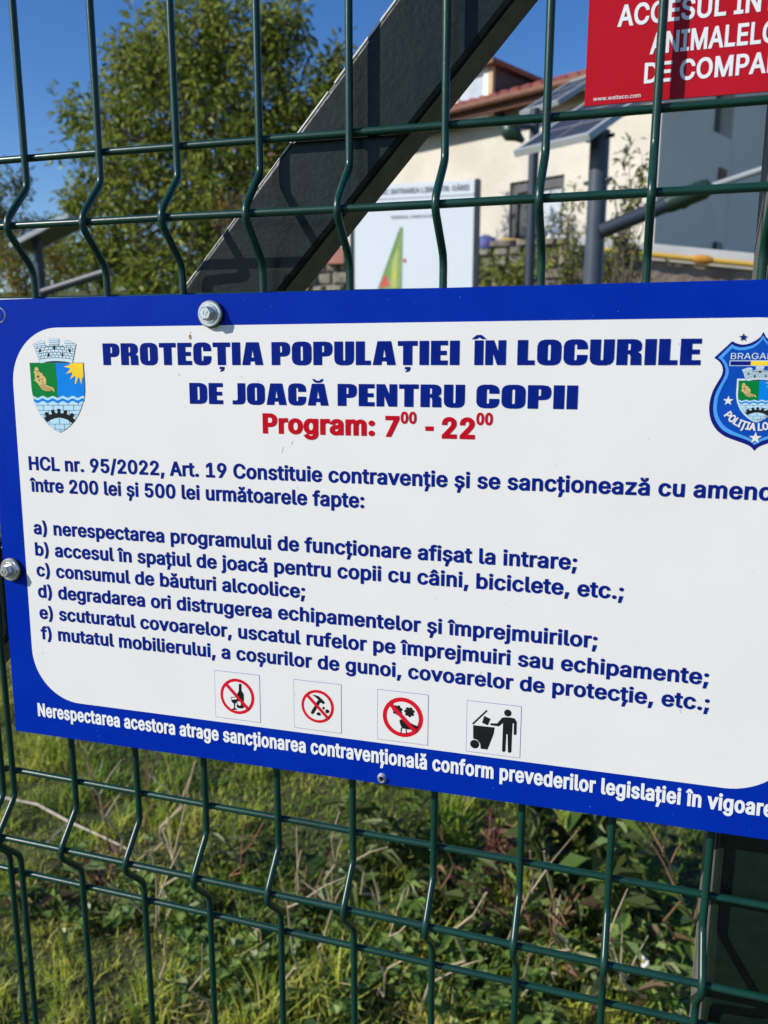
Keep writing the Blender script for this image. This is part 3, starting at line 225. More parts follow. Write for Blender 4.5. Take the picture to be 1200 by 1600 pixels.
badge|brick|8|269.83,-25.75 271.2,-25.24 272.62,-24.82 273.64,-24.92 273.85,-25.48 273.74,-26.21 274.45,-26.04 275.41,-25.89 275.42,-25.09 275.36,-24.3 277.1,-24.28 278.85,-24.33 278.78,-25.22 278.67,-25.97 279.67,-26.11 280.67,-26.29 280.99,-26.02 280.48,-25.46 280.61,-24.76 281.67,-24.76 283.02,-25.21 284.43,-25.8 284.02,-27.02 283.51,-28.79 283.01,-30.37 282.68,-30.77 281.36,-30.51 280.1,-30.35 278.84,-30.27 277.18,-30.22 275.77,-30.26 274.48,-30.36 272.64,-30.76 272.33,-30.8 271.75,-30.66 271.45,-29.56 271.04,-28.35 270.4,-26.65
badge|line|9|271.49,-29.7 272.49,-29.56 273.49,-29.46 274.48,-29.37 275.47,-29.31 276.46,-29.28 277.44,-29.27 278.42,-29.28 279.39,-29.32 280.36,-29.39 281.32,-29.47 282.28,-29.58 283.24,-29.72 283.23,-29.86 282.27,-29.72 281.31,-29.61 280.35,-29.52 279.38,-29.46 278.4,-29.42 277.43,-29.41 276.45,-29.42 275.46,-29.45 274.47,-29.51 273.48,-29.6 272.48,-29.7 271.48,-29.84
badge|line|9|272.09,-29.07 272.25,-29.07 272.2,-29.61 272.05,-29.61
badge|line|9|273.35,-28.93 273.51,-28.93 273.46,-29.47 273.31,-29.47
badge|line|9|274.61,-28.82 274.76,-28.82 274.72,-29.36 274.56,-29.36
badge|line|9|275.86,-28.76 276.01,-28.76 275.97,-29.3 275.81,-29.3
badge|line|9|277.1,-28.73 277.25,-28.73 277.21,-29.27 277.05,-29.27
badge|line|9|278.33,-28.75 278.48,-28.75 278.44,-29.28 278.29,-29.28
badge|line|9|279.56,-28.8 279.71,-28.8 279.67,-29.33 279.52,-29.33
badge|line|9|280.78,-28.89 280.93,-28.89 280.89,-29.42 280.74,-29.42
badge|line|9|281.99,-29.02 282.14,-29.02 282.1,-29.55 281.95,-29.55
badge|line|9|271.29,-29 272.33,-28.85 273.37,-28.73 274.4,-28.64 275.43,-28.58 276.45,-28.54 277.47,-28.53 278.49,-28.55 279.49,-28.59 280.5,-28.66 281.5,-28.76 282.5,-28.88 283.49,-29.03 283.48,-29.16 282.49,-29.02 281.49,-28.9 280.49,-28.8 279.48,-28.73 278.47,-28.69 277.46,-28.67 276.44,-28.68 275.42,-28.72 274.39,-28.78 273.36,-28.87 272.32,-28.99 271.28,-29.14
badge|line|9|272.58,-28.28 272.73,-28.28 272.68,-28.82 272.53,-28.82
badge|line|9|273.88,-28.15 274.04,-28.15 273.99,-28.68 273.84,-28.68
badge|line|9|275.18,-28.05 275.34,-28.06 275.29,-28.59 275.14,-28.59
badge|line|9|276.47,-28.01 276.63,-28.01 276.58,-28.54 276.43,-28.54
badge|line|9|277.76,-28 277.91,-28 277.87,-28.54 277.72,-28.54
badge|line|9|279.04,-28.04 279.19,-28.04 279.15,-28.57 278.99,-28.57
badge|line|9|280.31,-28.12 280.46,-28.12 280.42,-28.65 280.27,-28.65
badge|line|9|281.57,-28.24 281.72,-28.24 281.68,-28.77 281.53,-28.77
badge|line|9|282.83,-28.4 282.98,-28.4 282.94,-28.93 282.79,-28.93
badge|line|9|271.12,-28.3 272.19,-28.14 273.26,-28.01 274.33,-27.92 275.39,-27.85 276.44,-27.81 277.49,-27.8 278.54,-27.82 279.58,-27.87 280.61,-27.94 281.64,-28.04 282.67,-28.18 283.69,-28.34 283.68,-28.47 282.66,-28.31 281.63,-28.18 280.6,-28.08 279.57,-28 278.53,-27.96 277.48,-27.94 276.43,-27.95 275.38,-27.99 274.32,-28.06 273.25,-28.15 272.18,-28.28 271.11,-28.44
badge|line|9|271.77,-27.65 271.92,-27.66 271.88,-28.19 271.72,-28.19
badge|line|9|273.12,-27.49 273.27,-27.49 273.23,-28.03 273.07,-28.03
badge|line|9|274.46,-27.37 274.62,-27.37 274.57,-27.9 274.42,-27.9
badge|line|9|275.8,-27.29 275.95,-27.29 275.91,-27.83 275.76,-27.83
badge|line|9|277.13,-27.26 277.28,-27.27 277.24,-27.8 277.08,-27.8
badge|line|9|278.45,-27.28 278.6,-27.28 278.56,-27.82 278.41,-27.82
badge|line|9|279.76,-27.34 279.91,-27.35 279.87,-27.88 279.72,-27.88
badge|line|9|281.07,-27.45 281.22,-27.45 281.18,-27.99 281.03,-27.99
badge|line|9|282.37,-27.61 282.52,-27.61 282.48,-28.14 282.32,-28.14
badge|line|9|270.84,-27.59 271.96,-27.43 273.07,-27.29 274.18,-27.19 275.28,-27.12 276.37,-27.08 277.46,-27.07 278.55,-27.09 279.62,-27.14 280.7,-27.22 281.77,-27.33 282.83,-27.48 283.89,-27.65 283.88,-27.79 282.82,-27.61 281.76,-27.47 280.69,-27.36 279.61,-27.28 278.53,-27.23 277.45,-27.21 276.36,-27.22 275.26,-27.26 274.16,-27.33 273.06,-27.43 271.95,-27.57 270.83,-27.73
badge|line|9|272.22,-26.85 272.37,-26.85 272.33,-27.39 272.17,-27.39
badge|line|9|273.62,-26.7 273.77,-26.7 273.73,-27.24 273.58,-27.23
badge|line|9|275.01,-26.59 275.17,-26.59 275.12,-27.13 274.97,-27.13
badge|line|9|276.4,-26.54 276.55,-26.54 276.51,-27.08 276.35,-27.08
badge|line|9|277.77,-26.53 277.92,-26.54 277.88,-27.07 277.73,-27.07
badge|line|9|279.14,-26.58 279.29,-26.58 279.25,-27.11 279.09,-27.11
badge|line|9|280.5,-26.67 280.65,-26.67 280.61,-27.21 280.45,-27.2
badge|line|9|281.85,-26.81 282,-26.81 281.96,-27.35 281.81,-27.35
badge|line|9|283.19,-27 283.34,-27 283.3,-27.54 283.15,-27.53
badge|line|9|270.54,-26.89 271.69,-26.73 272.84,-26.6 273.99,-26.49 275.13,-26.42 276.26,-26.38 277.39,-26.37 278.51,-26.39 279.63,-26.45 280.74,-26.53 281.85,-26.64 282.95,-26.79 284.05,-26.96 284.04,-27.1 282.94,-26.92 281.84,-26.78 280.73,-26.67 279.62,-26.58 278.5,-26.53 277.38,-26.51 276.25,-26.52 275.12,-26.56 273.98,-26.63 272.83,-26.73 271.68,-26.87 270.53,-27.03
badge|line|9|271.24,-26.25 271.39,-26.25 271.35,-26.79 271.19,-26.79
badge|line|9|272.69,-26.07 272.85,-26.07 272.8,-26.61 272.65,-26.61
badge|line|9|274.14,-25.94 274.29,-25.94 274.25,-26.48 274.09,-26.48
badge|line|9|275.57,-25.87 275.73,-25.87 275.68,-26.4 275.53,-26.4
badge|line|9|277,-25.84 277.15,-25.84 277.11,-26.37 276.96,-26.37
badge|line|9|278.42,-25.86 278.57,-25.86 278.53,-26.39 278.38,-26.39
badge|line|9|279.83,-25.93 279.98,-25.93 279.94,-26.46 279.79,-26.46
badge|line|9|281.23,-26.05 281.38,-26.05 281.34,-26.58 281.19,-26.58
badge|line|9|282.62,-26.21 282.77,-26.21 282.73,-26.75 282.58,-26.75
badge|line|9|274.04,-26.31 274.58,-26.26 275.12,-26.21 275.66,-26.18 276.19,-26.15 276.72,-26.14 277.25,-26.13 277.78,-26.14 278.31,-26.16 278.84,-26.19 279.37,-26.23 279.89,-26.29 280.41,-26.35 280.4,-26.49 279.88,-26.43 279.35,-26.37 278.83,-26.33 278.3,-26.3 277.77,-26.28 277.24,-26.27 276.71,-26.28 276.18,-26.29 275.64,-26.31 275.11,-26.35 274.57,-26.4 274.03,-26.45
badge|line|9|270.48,-25.82 273.6,-25.4 273.6,-25.5 270.47,-25.9
badge|line|9|270.17,-26.35 273.69,-25.94 273.68,-26.03 270.16,-26.43
badge|line|9|275.37,-24.8 278.76,-24.82 278.75,-24.92 275.36,-24.9
badge|line|9|275.41,-25.29 278.72,-25.31 278.71,-25.41 275.4,-25.39
badge|line|9|275.42,-25.79 278.73,-25.81 278.72,-25.91 275.41,-25.89
badge|line|9|280.61,-25.46 283.99,-25.64 283.98,-25.76 280.6,-25.56
badge|line|9|280.82,-26.02 284.08,-26.19 284.07,-26.31 280.81,-26.12
badge|black|10|276.79,-26.23 277.5,-26.24 277.43,-27.15 276.71,-27.14
badge|black|10|271.86,-27.12 272.51,-27.12 272.45,-27.86 271.8,-27.86
badge|black|10|282,-27.07 282.63,-27.07 282.57,-27.86 281.94,-27.86
badge|black|10|274.72,-28.13 275.36,-28.13 275.28,-29.07 274.64,-29.06
badge|black|10|279.51,-28.14 280.02,-28.15 279.95,-29.02 279.45,-29.02
badge|line|7|268.17,-30.67 268.22,-32.26 268.23,-33.9 268.25,-36.16 268.31,-38.21 268.54,-39.55 268.94,-41.09 269.49,-42.43 270.05,-43.56 270.87,-44.9 271.83,-46.03 272.81,-47.05 273.79,-47.86 275.55,-48.97 277.33,-49.62 278.96,-48.9 280.59,-47.94 281.7,-47.03 282.8,-46.05 283.79,-44.9 284.66,-43.56 285.31,-42.33 285.86,-41.11 286.39,-39.69 286.65,-38.27 286.73,-36.05 286.71,-33.84 286.67,-32.24 286.68,-30.68
badge|ltblue|8|268.28,-30.8 268.33,-32.37 268.34,-33.99 268.36,-36.22 268.42,-38.25 268.64,-39.57 269.04,-41.1 269.58,-42.42 270.14,-43.54 270.95,-44.86 271.9,-45.97 272.86,-46.98 273.84,-47.78 275.57,-48.87 277.33,-49.51 278.94,-48.81 280.55,-47.86 281.65,-46.96 282.74,-45.99 283.71,-44.86 284.57,-43.54 285.22,-42.32 285.76,-41.11 286.29,-39.7 286.54,-38.3 286.62,-36.11 286.6,-33.93 286.56,-32.35 286.57,-30.81
badge|green|9|268.28,-30.8 277.27,-30.8 277.35,-32.96 277.4,-34.96 277.39,-36.97 277.22,-40.11 277.04,-40.11 276.56,-39.95 276.09,-39.71 275.61,-39.57 275.11,-39.64 274.6,-39.87 274.09,-40.09 273.59,-40.14 273.11,-39.99 272.64,-39.75 272.15,-39.6 271.65,-39.67 271.13,-39.89 270.62,-40.12 270.12,-40.18 269.63,-40.03 269.15,-39.79 268.66,-39.64 268.42,-38.25 268.36,-36.22 268.34,-33.99 268.33,-32.37
badge|blue|9|277.27,-30.8 286.57,-30.81 286.56,-32.35 286.6,-33.93 286.62,-36.11 286.54,-38.3 286.3,-39.59 286.12,-39.52 285.61,-39.48 285.08,-39.67 284.54,-39.93 284.02,-40.05 283.51,-39.92 283.01,-39.67 282.5,-39.51 281.97,-39.58 281.44,-39.83 280.9,-40.05 280.37,-40.05 279.87,-39.84 279.36,-39.6 278.84,-39.54 278.3,-39.71 277.76,-39.98 277.22,-40.11 277.39,-36.97 277.4,-34.96 277.35,-32.96
badge|blue|9|268.89,-40.4 269.4,-40.64 269.91,-40.85 270.44,-40.85 270.99,-40.63 271.54,-40.38 272.08,-40.29 272.59,-40.45 273.1,-40.7 273.62,-40.84 274.15,-40.74 274.7,-40.48 275.24,-40.28 275.76,-40.29 276.27,-40.51 276.77,-40.74 277.29,-40.79 277.83,-40.61 278.37,-40.35 278.9,-40.22 279.41,-40.33 279.91,-40.58 280.42,-40.75 280.94,-40.7 281.48,-40.46 282.01,-40.23 282.53,-40.2 283.03,-40.39 283.53,-40.63 284.04,-40.73 284.56,-40.58 285.09,-40.32 285.62,-40.16 286.13,-40.22 286.07,-40.94 285.57,-40.88 285.04,-41.04 284.51,-41.31 283.98,-41.45 283.48,-41.36 282.98,-41.11 282.48,-40.92 281.96,-40.96 281.42,-41.19 280.89,-41.43 280.36,-41.48 279.86,-41.31 279.36,-41.06 278.84,-40.95 278.31,-41.07 277.77,-41.34 277.23,-41.52 276.72,-41.47 276.21,-41.24 275.7,-41.02 275.18,-41.01 274.64,-41.21 274.09,-41.47 273.56,-41.57 273.04,-41.43 272.53,-41.18 272.02,-41.03 271.48,-41.11 270.93,-41.36 270.38,-41.58 269.85,-41.58 269.34,-41.38 268.82,-41.13
badge|line|9|269.47,-42.15 285.32,-41.96 285.31,-42.08 269.46,-42.28
badge|line|9|270.16,-43.58 284.66,-43.37 284.65,-43.49 270.15,-43.7
badge|line|9|270.91,-44.69 283.92,-44.49 283.91,-44.61 270.9,-44.82
badge|line|9|273.49,-47.27 281.38,-47.13 281.37,-47.25 273.48,-47.4
badge|line|9|275.33,-48.63 279.34,-48.55 279.33,-48.68 275.32,-48.76
badge|line|9|273.63,-41.35 273.79,-41.35 273.75,-42.16 273.59,-42.16
badge|line|9|277.18,-41.31 277.33,-41.31 277.29,-42.12 277.14,-42.12
badge|line|9|280.72,-41.27 280.87,-41.27 280.84,-42.07 280.68,-42.08
badge|line|9|284.16,-41.23 284.31,-41.23 284.28,-42.03 284.12,-42.03
badge|line|9|272,-42.18 272.16,-42.18 272.07,-43.61 271.91,-43.61
badge|line|9|275.38,-42.14 275.54,-42.14 275.45,-43.56 275.29,-43.57
badge|line|9|278.94,-42.1 279.1,-42.1 279.01,-43.51 278.86,-43.52
badge|line|9|282.45,-42.05 282.6,-42.05 282.52,-43.46 282.37,-43.47
badge|line|9|273.71,-43.59 273.87,-43.59 273.8,-44.71 273.64,-44.71
badge|line|9|280.81,-43.49 280.96,-43.49 280.9,-44.6 280.75,-44.6
badge|line|9|272.05,-44.74 272.21,-44.73 272.16,-45.66 272,-45.66
badge|line|9|282.77,-44.57 282.92,-44.57 282.88,-45.48 282.73,-45.48
badge|line|9|277.29,-45.78 277.45,-45.77 277.36,-47.26 277.2,-47.27
badge|line|9|273.8,-46.35 273.95,-46.34 273.9,-47.33 273.74,-47.33
badge|line|9|280.73,-46.23 280.88,-46.22 280.83,-47.2 280.68,-47.2
badge|line|9|275.62,-47.3 275.77,-47.29 275.69,-48.69 275.53,-48.69
badge|line|9|278.98,-47.23 279.14,-47.23 279.06,-48.62 278.9,-48.62
badge|line|9|277.32,-48.65 277.48,-48.65 277.44,-49.45 277.29,-49.45
badge|black|10|272.05,-45.76 272.74,-45.24 272.52,-44.83 272.3,-44.32 273.24,-43.94 273.64,-44.41 274.08,-44.81 274.88,-44.59 274.71,-44.08 274.57,-43.58 275.55,-43.26 275.8,-43.76 276.07,-44.27 276.84,-44.26 276.86,-43.1 277.84,-43.08 277.88,-44.24 278.77,-44.33 279.01,-43.86 279.28,-43.41 280.24,-43.5 280.12,-44.04 279.98,-44.61 280.91,-44.8 281.32,-44.43 281.78,-44.08 282.59,-44.57 282.3,-45.02 282.01,-45.49 282.74,-45.99 281.65,-46.96 280.18,-46.03 278.92,-45.69 277.65,-45.51 276.48,-45.56 275.56,-45.74 273.96,-46.24 273,-46.87
badge|yellow|10|282.35,-30.8 286.57,-30.81 286.5,-32.54 286.41,-34.43 285.97,-34.72 285.59,-36.52 285.32,-35.62 285.09,-34.73 284.72,-34.53 284.23,-35.43 283.7,-36.37 283.4,-36.33 283.77,-34.73 283.57,-34.14 281.77,-35.18 282.62,-33.94 282.8,-33.19 280.49,-33.65 281.7,-32.75 282.12,-32.15 279.87,-31.76 281.94,-31.26
badge|tan|10|269.92,-32.37 270.11,-31.92 270.61,-31.86 270.99,-32 271.26,-32.41 271.09,-32.93 271.91,-33.37 272.2,-33.57 272.55,-33.49 272.68,-33.77 272.33,-33.93 273.36,-34.57 273.68,-35.38 273.45,-36.59 274.71,-37.09 275.72,-37.28 276.31,-37.98 276.12,-38.69 275.67,-37.99 274.61,-38.3 273.31,-38.31 272.05,-37.91 271.34,-37.01 270.39,-36 269.4,-35.4 269.95,-34.99 269.76,-34.18 270,-33.78 269.45,-33.28 269.87,-32.89
badge|brown|11|271.43,-34.42 271.31,-34.66 271.04,-34.81 270.72,-34.81 270.47,-34.66 270.39,-34.42 270.51,-34.19 270.78,-34.04 271.1,-34.04 271.35,-34.18
badge|brown|11|271.58,-35.39 271.51,-35.53 271.35,-35.62 271.16,-35.62 271.01,-35.53 270.96,-35.39 271.03,-35.25 271.19,-35.16 271.39,-35.16 271.54,-35.25
badge|brown|11|272.73,-35.99 272.67,-36.11 272.53,-36.18 272.37,-36.18 272.25,-36.11 272.21,-35.99 272.27,-35.87 272.4,-35.8 272.56,-35.8 272.69,-35.87
badge|brown|11|270.75,-32.97 270.69,-33.08 270.57,-33.14 270.43,-33.14 270.32,-33.08 270.28,-32.97 270.33,-32.87 270.46,-32.8 270.6,-32.8 270.71,-32.86
badge|brown|11|271.2,-33.47 271.15,-33.57 271.04,-33.63 270.91,-33.63 270.82,-33.57 270.78,-33.47 270.83,-33.38 270.94,-33.32 271.07,-33.32 271.17,-33.38
badge|brown|11|272.47,-35.08 272.41,-35.19 272.29,-35.26 272.15,-35.26 272.03,-35.19 272,-35.08 272.05,-34.98 272.17,-34.91 272.32,-34.91 272.43,-34.98
badge|brown|11|271.5,-36.74 273.21,-36.43 273.2,-36.55 271.48,-36.89
badge|brown|11|271.72,-37.19 273.43,-36.83 273.42,-36.95 271.71,-37.33
badge|brown|11|272.07,-37.65 273.94,-37.03 273.93,-37.15 272.06,-37.79
badge|brown|11|272.82,-37.95 274.57,-37.23 274.56,-37.35 272.81,-38.09
badge|brown|11|273.72,-38.1 275.07,-37.37 275.06,-37.49 273.71,-38.25
badge|brown|11|274.63,-38.04 275.57,-37.52 275.56,-37.65 274.62,-38.18
no_alcohol|thinline|0|-12.02,-234.03 17.66,-234.03 17.66,-204.16 -12.02,-204.16
no_alcohol|white|1|-11.8,-233.81 17.44,-233.81 17.44,-204.38 -11.8,-204.38
no_alcohol|signred|2|13.96,-219.1 13.68,-216.61 12.85,-214.25 11.52,-212.13 9.75,-210.36 7.63,-209.03 5.27,-208.2 2.78,-207.92 0.29,-208.2 -2.07,-209.03 -4.19,-210.36 -5.96,-212.13 -7.29,-214.25 -8.12,-216.61 -8.4,-219.1 -8.12,-221.59 -7.29,-223.95 -5.96,-226.07 -4.19,-227.84 -2.07,-229.17 0.29,-230 2.78,-230.28 5.27,-230 7.63,-229.17 9.75,-227.84 11.52,-226.07 12.85,-223.95 13.68,-221.59
no_alcohol|white|3|12.06,-219.1 11.83,-217.04 11.14,-215.07 10.03,-213.32 8.56,-211.85 6.8,-210.74 4.84,-210.05 2.78,-209.82 0.71,-210.05 -1.25,-210.74 -3.01,-211.85 -4.48,-213.32 -5.58,-215.07 -6.27,-217.04 -6.5,-219.1 -6.27,-221.17 -5.58,-223.13 -4.48,-224.89 -3.01,-226.36 -1.25,-227.46 0.71,-228.15 2.78,-228.38 4.84,-228.15 6.8,-227.46 8.56,-226.36 10.03,-224.89 11.14,-223.13 11.83,-221.17
no_alcohol|black|5|4.1,-211.08 4.93,-210.73 5.74,-210.81 5.71,-215.09 6.5,-216.13 7.1,-217.29 7.06,-225.44 5.86,-226.2 4.3,-226.39 2.94,-226.2 2.32,-225.57 2.82,-217.61 3.31,-216.5 3.98,-215.37
no_alcohol|white|6|3.06,-221.96 5.06,-222.17 5.18,-224.35 3.9,-224.68 2.83,-223.57
no_alcohol|black|5|-1.45,-219.86 2.68,-219.2 3,-221.09 2.31,-222.76 1.28,-223.67 1.1,-226.6 2.55,-227.04 2.35,-227.51 -0.96,-227.91 -0.94,-227.37 0.46,-226.68 0.54,-223.93 -0.63,-223.1 -1.23,-221.77
no_alcohol|white|6|-1,-220.24 2.31,-219.68 2.46,-220.81 -0.86,-221.46
no_alcohol|signred|7|-3.9,-211.08 10.8,-225.78 9.46,-227.12 -5.25,-212.42
no_vandalism|thinline|0|39.19,-234.26 68.72,-234.26 68.72,-204.26 39.19,-204.26
no_vandalism|white|1|39.41,-234.04 68.5,-234.04 68.5,-204.48 39.41,-204.48
no_vandalism|signred|2|64.18,-219.27 63.93,-217.02 63.18,-214.88 61.98,-212.97 60.38,-211.37 58.46,-210.16 56.33,-209.41 54.08,-209.16 51.83,-209.41 49.69,-210.16 47.77,-211.37 46.17,-212.97 44.97,-214.88 44.22,-217.02 43.97,-219.27 44.22,-221.52 44.97,-223.65 46.17,-225.57 47.77,-227.17 49.69,-228.37 51.83,-229.12 54.08,-229.38 56.33,-229.12 58.46,-228.37 60.38,-227.17 61.98,-225.57 63.18,-223.65 63.93,-221.52
no_vandalism|white|3|62.47,-219.27 62.26,-217.4 61.63,-215.63 60.64,-214.04 59.31,-212.71 57.72,-211.71 55.94,-211.09 54.08,-210.88 52.21,-211.09 50.44,-211.71 48.85,-212.71 47.52,-214.04 46.52,-215.63 45.9,-217.4 45.69,-219.27 45.9,-221.13 46.52,-222.91 47.52,-224.5 48.85,-225.83 50.44,-226.83 52.21,-227.45 54.08,-227.66 55.94,-227.45 57.72,-226.83 59.31,-225.83 60.64,-224.5 61.63,-222.91 62.26,-221.13
no_vandalism|black|5|50.71,-212.5 52.86,-212.34 54.75,-212.8 56.7,-214.36 58.66,-216.08 57.96,-217.35 55.74,-216.6 51.7,-223.75 50.83,-224.37 49.96,-223.96 49.97,-223.1 53.85,-216.14 54.72,-215.1 52.85,-213.53
no_vandalism|black|5|57.08,-219.42 57.95,-218.8 58.62,-219.66 57.93,-220.77 57.07,-220.27
no_vandalism|black|5|58.95,-220.9 60.07,-220.08 61.35,-220.86 61.08,-222.17 59.62,-222.78 58.95,-222.01
no_vandalism|black|5|53.17,-223.74 54.64,-222.53 55.76,-222.99 56,-224.68 54.02,-224.66
no_vandalism|signred|7|48.04,-212.01 61.33,-225.31 60.12,-226.52 46.82,-213.23
no_flowers|thinline|0|90.35,-234.7 120.09,-234.7 120.09,-204.57 90.35,-204.57
no_flowers|white|1|90.57,-234.48 119.87,-234.48 119.87,-204.79 90.57,-204.79
no_flowers|signred|2|117.2,-219.61 116.9,-216.98 116.03,-214.48 114.62,-212.24 112.75,-210.37 110.5,-208.96 108,-208.08 105.37,-207.79 102.74,-208.08 100.24,-208.96 98,-210.37 96.13,-212.24 94.72,-214.48 93.84,-216.98 93.55,-219.61 93.84,-222.24 94.72,-224.74 96.13,-226.98 98,-228.86 100.24,-230.27 102.74,-231.14 105.37,-231.44 108,-231.14 110.5,-230.27 112.75,-228.86 114.62,-226.98 116.03,-224.74 116.9,-222.24
no_flowers|white|3|114.71,-219.61 114.48,-217.53 113.79,-215.56 112.68,-213.79 111.2,-212.31 109.43,-211.2 107.45,-210.5 105.37,-210.27 103.29,-210.5 101.32,-211.2 99.55,-212.31 98.07,-213.79 96.96,-215.56 96.27,-217.53 96.03,-219.61 96.27,-221.69 96.96,-223.67 98.07,-225.44 99.55,-226.92 101.32,-228.03 103.29,-228.72 105.37,-228.95 107.45,-228.72 109.43,-228.03 111.2,-226.92 112.68,-225.44 113.79,-223.67 114.48,-221.69
no_flowers|black|5|105.12,-214.69 104.96,-214.39 104.69,-214.15 104.33,-214.01 103.76,-214.14 103.92,-213.57 103.81,-213.2 103.6,-212.92 103.3,-212.73 102.96,-212.67 102.61,-212.73 102.28,-212.93 102.01,-213.45 101.68,-212.97 101.32,-212.83 100.96,-212.82 100.63,-212.94 100.37,-213.16 100.2,-213.47 100.15,-213.86 100.39,-214.39 99.81,-214.36 99.47,-214.54 99.24,-214.82 99.13,-215.15 99.14,-215.49 99.28,-215.82 99.55,-216.1 100.12,-216.24 99.73,-216.68 99.66,-217.06 99.73,-217.41 99.92,-217.7 100.2,-217.91 100.54,-218.01 100.93,-217.97 101.39,-217.61 101.49,-218.19 101.75,-218.48 102.07,-218.64 102.41,-218.68 102.74,-218.59 103.04,-218.38 103.25,-218.06 103.26,-217.47 103.77,-217.76 104.16,-217.73 104.48,-217.58 104.73,-217.34 104.87,-217.02 104.89,-216.66 104.76,-216.29 104.31,-215.92 104.85,-215.7 105.08,-215.38 105.16,-215.04
no_flowers|black|5|112.14,-215 111.99,-214.7 111.72,-214.46 111.36,-214.33 110.79,-214.45 110.95,-213.89 110.85,-213.52 110.63,-213.24 110.34,-213.06 110,-212.99 109.65,-213.05 109.32,-213.25 109.06,-213.77 108.73,-213.3 108.37,-213.15 108.02,-213.14 107.7,-213.26 107.43,-213.48 107.26,-213.79 107.21,-214.18 107.46,-214.7 106.88,-214.67 106.54,-214.85 106.31,-215.13 106.2,-215.45 106.21,-215.8 106.35,-216.12 106.62,-216.4 107.18,-216.54 106.79,-216.97 106.73,-217.35 106.8,-217.7 106.99,-217.99 107.26,-218.19 107.6,-218.29 107.99,-218.25 108.45,-217.9 108.54,-218.47 108.8,-218.76 109.11,-218.92 109.46,-218.95 109.79,-218.87 110.08,-218.66 110.29,-218.34 110.3,-217.76 110.8,-218.04 111.19,-218.02 111.51,-217.87 111.75,-217.62 111.89,-217.31 111.91,-216.96 111.79,-216.59 111.34,-216.22 111.88,-216 112.1,-215.69 112.18,-215.34
no_flowers|black|5|103.36,-221.61 104.81,-220.6 107.41,-221.27 111.47,-222.92 114.54,-223.94 113.51,-225.48 111.5,-226.57 107.45,-226.26 105.02,-226.07 104.02,-224.03
no_flowers|black|5|104.36,-225.82 105.01,-225.74 104.63,-229.29 104.14,-229.02
no_flowers|black|5|107.05,-226.14 107.53,-226.08 108.04,-229.02 107.56,-229.08
no_flowers|signred|7|98.43,-211 113.99,-226.55 112.31,-228.22 96.76,-212.67
use_bin|thinline|0|141.82,-235.09 171.7,-235.09 171.7,-205.16 141.82,-205.16
use_bin|white|1|142.04,-234.87 171.48,-234.87 171.48,-205.38 142.04,-205.38
use_bin|black|2|144.96,-218.18 152.67,-209.39 153.37,-209.95 145.59,-218.92
use_bin|black|2|151.54,-212.99 155.09,-214.32 153.66,-218.3 150.41,-217.17
use_bin|black|2|145.52,-219.17 157.49,-219.02 156.99,-222.96 155.42,-227.63 153.78,-232.5 150,-232.44 149.7,-229.62 148.03,-227.55 145.69,-227.05
use_bin|black|2|161.28,-212.91 162.78,-212.4 166.54,-212.18 168.2,-212.53 169.38,-214.3 169.44,-221.34 168.93,-221.96 168.18,-221.9 167.86,-221.38 167.84,-215.53 167.16,-215.38 167.01,-223.26 166.97,-231.99 166.08,-232.76 165.01,-232.42 164.56,-222.13 163.88,-222.06 163.7,-231.95 162.81,-232.81 161.81,-232.21 161.89,-215.88 159.75,-218.16 155.33,-218 154.78,-217.43 155.3,-216.8 158.72,-216.52
use_bin|black|2|149.16,-230.2 149.04,-229.41 148.68,-228.7 148.11,-228.13 147.4,-227.77 146.62,-227.65 145.83,-227.77 145.12,-228.13 144.55,-228.7 144.19,-229.41 144.07,-230.2 144.19,-230.98 144.55,-231.69 145.12,-232.26 145.83,-232.62 146.62,-232.74 147.4,-232.62 148.11,-232.26 148.68,-231.69 149.04,-230.98
use_bin|black|2|166.39,-209.81 166.29,-209.18 166,-208.62 165.55,-208.17 164.99,-207.89 164.36,-207.79 163.74,-207.89 163.17,-208.17 162.73,-208.62 162.44,-209.18 162.34,-209.81 162.44,-210.44 162.73,-211 163.17,-211.45 163.74,-211.73 164.36,-211.83 164.99,-211.73 165.55,-211.45 166,-211 166.29,-210.44"""
# ------------------------------------------------------------------ helpers
def ray(px, py):
    return (RIGHT * ((px - 600) / FPX) - UP * ((py - 800) / FPX) - BACK)
def at(px, py, Y):                              # the point at depth Y (metres beyond the fence) seen at a photograph pixel
    d = ray(px, py); return CAM + d * ((Y - CAM.y) / d.y)
def onp(px, py, P, n):                          # the same on any plane
    d = ray(px, py); return CAM + d * ((P - CAM).dot(n) / d.dot(n))
def atz(px, py, z):
    d = ray(px, py); return CAM + d * ((z - CAM.z) / d.z)

def tag(o, label=None, cat=None, group=None, kind=None):
    if label: o['label'] = label
    if cat: o['category'] = cat
    if group: o['group'] = group
    if kind: o['kind'] = kind
    return o
def empty(name, loc=(0, 0, 0), label=None, cat=None, group=None):
    o = bpy.data.objects.new(name, None); o.empty_display_size = 0.05; o.location = loc; COL.objects.link(o)
    return tag(o, label, cat, group)
def link(name, me, mats, parent=None, world=True):
    if not isinstance(mats, (list, tuple)): mats = [mats]
    for m in mats: me.materials.append(m)
    o = bpy.data.objects.new(name, me); COL.objects.link(o)
    if parent is not None:
        o.parent = parent
        if world:
            bpy.context.view_layer.update(); o.matrix_parent_inverse = parent.matrix_world.inverted()
    return o

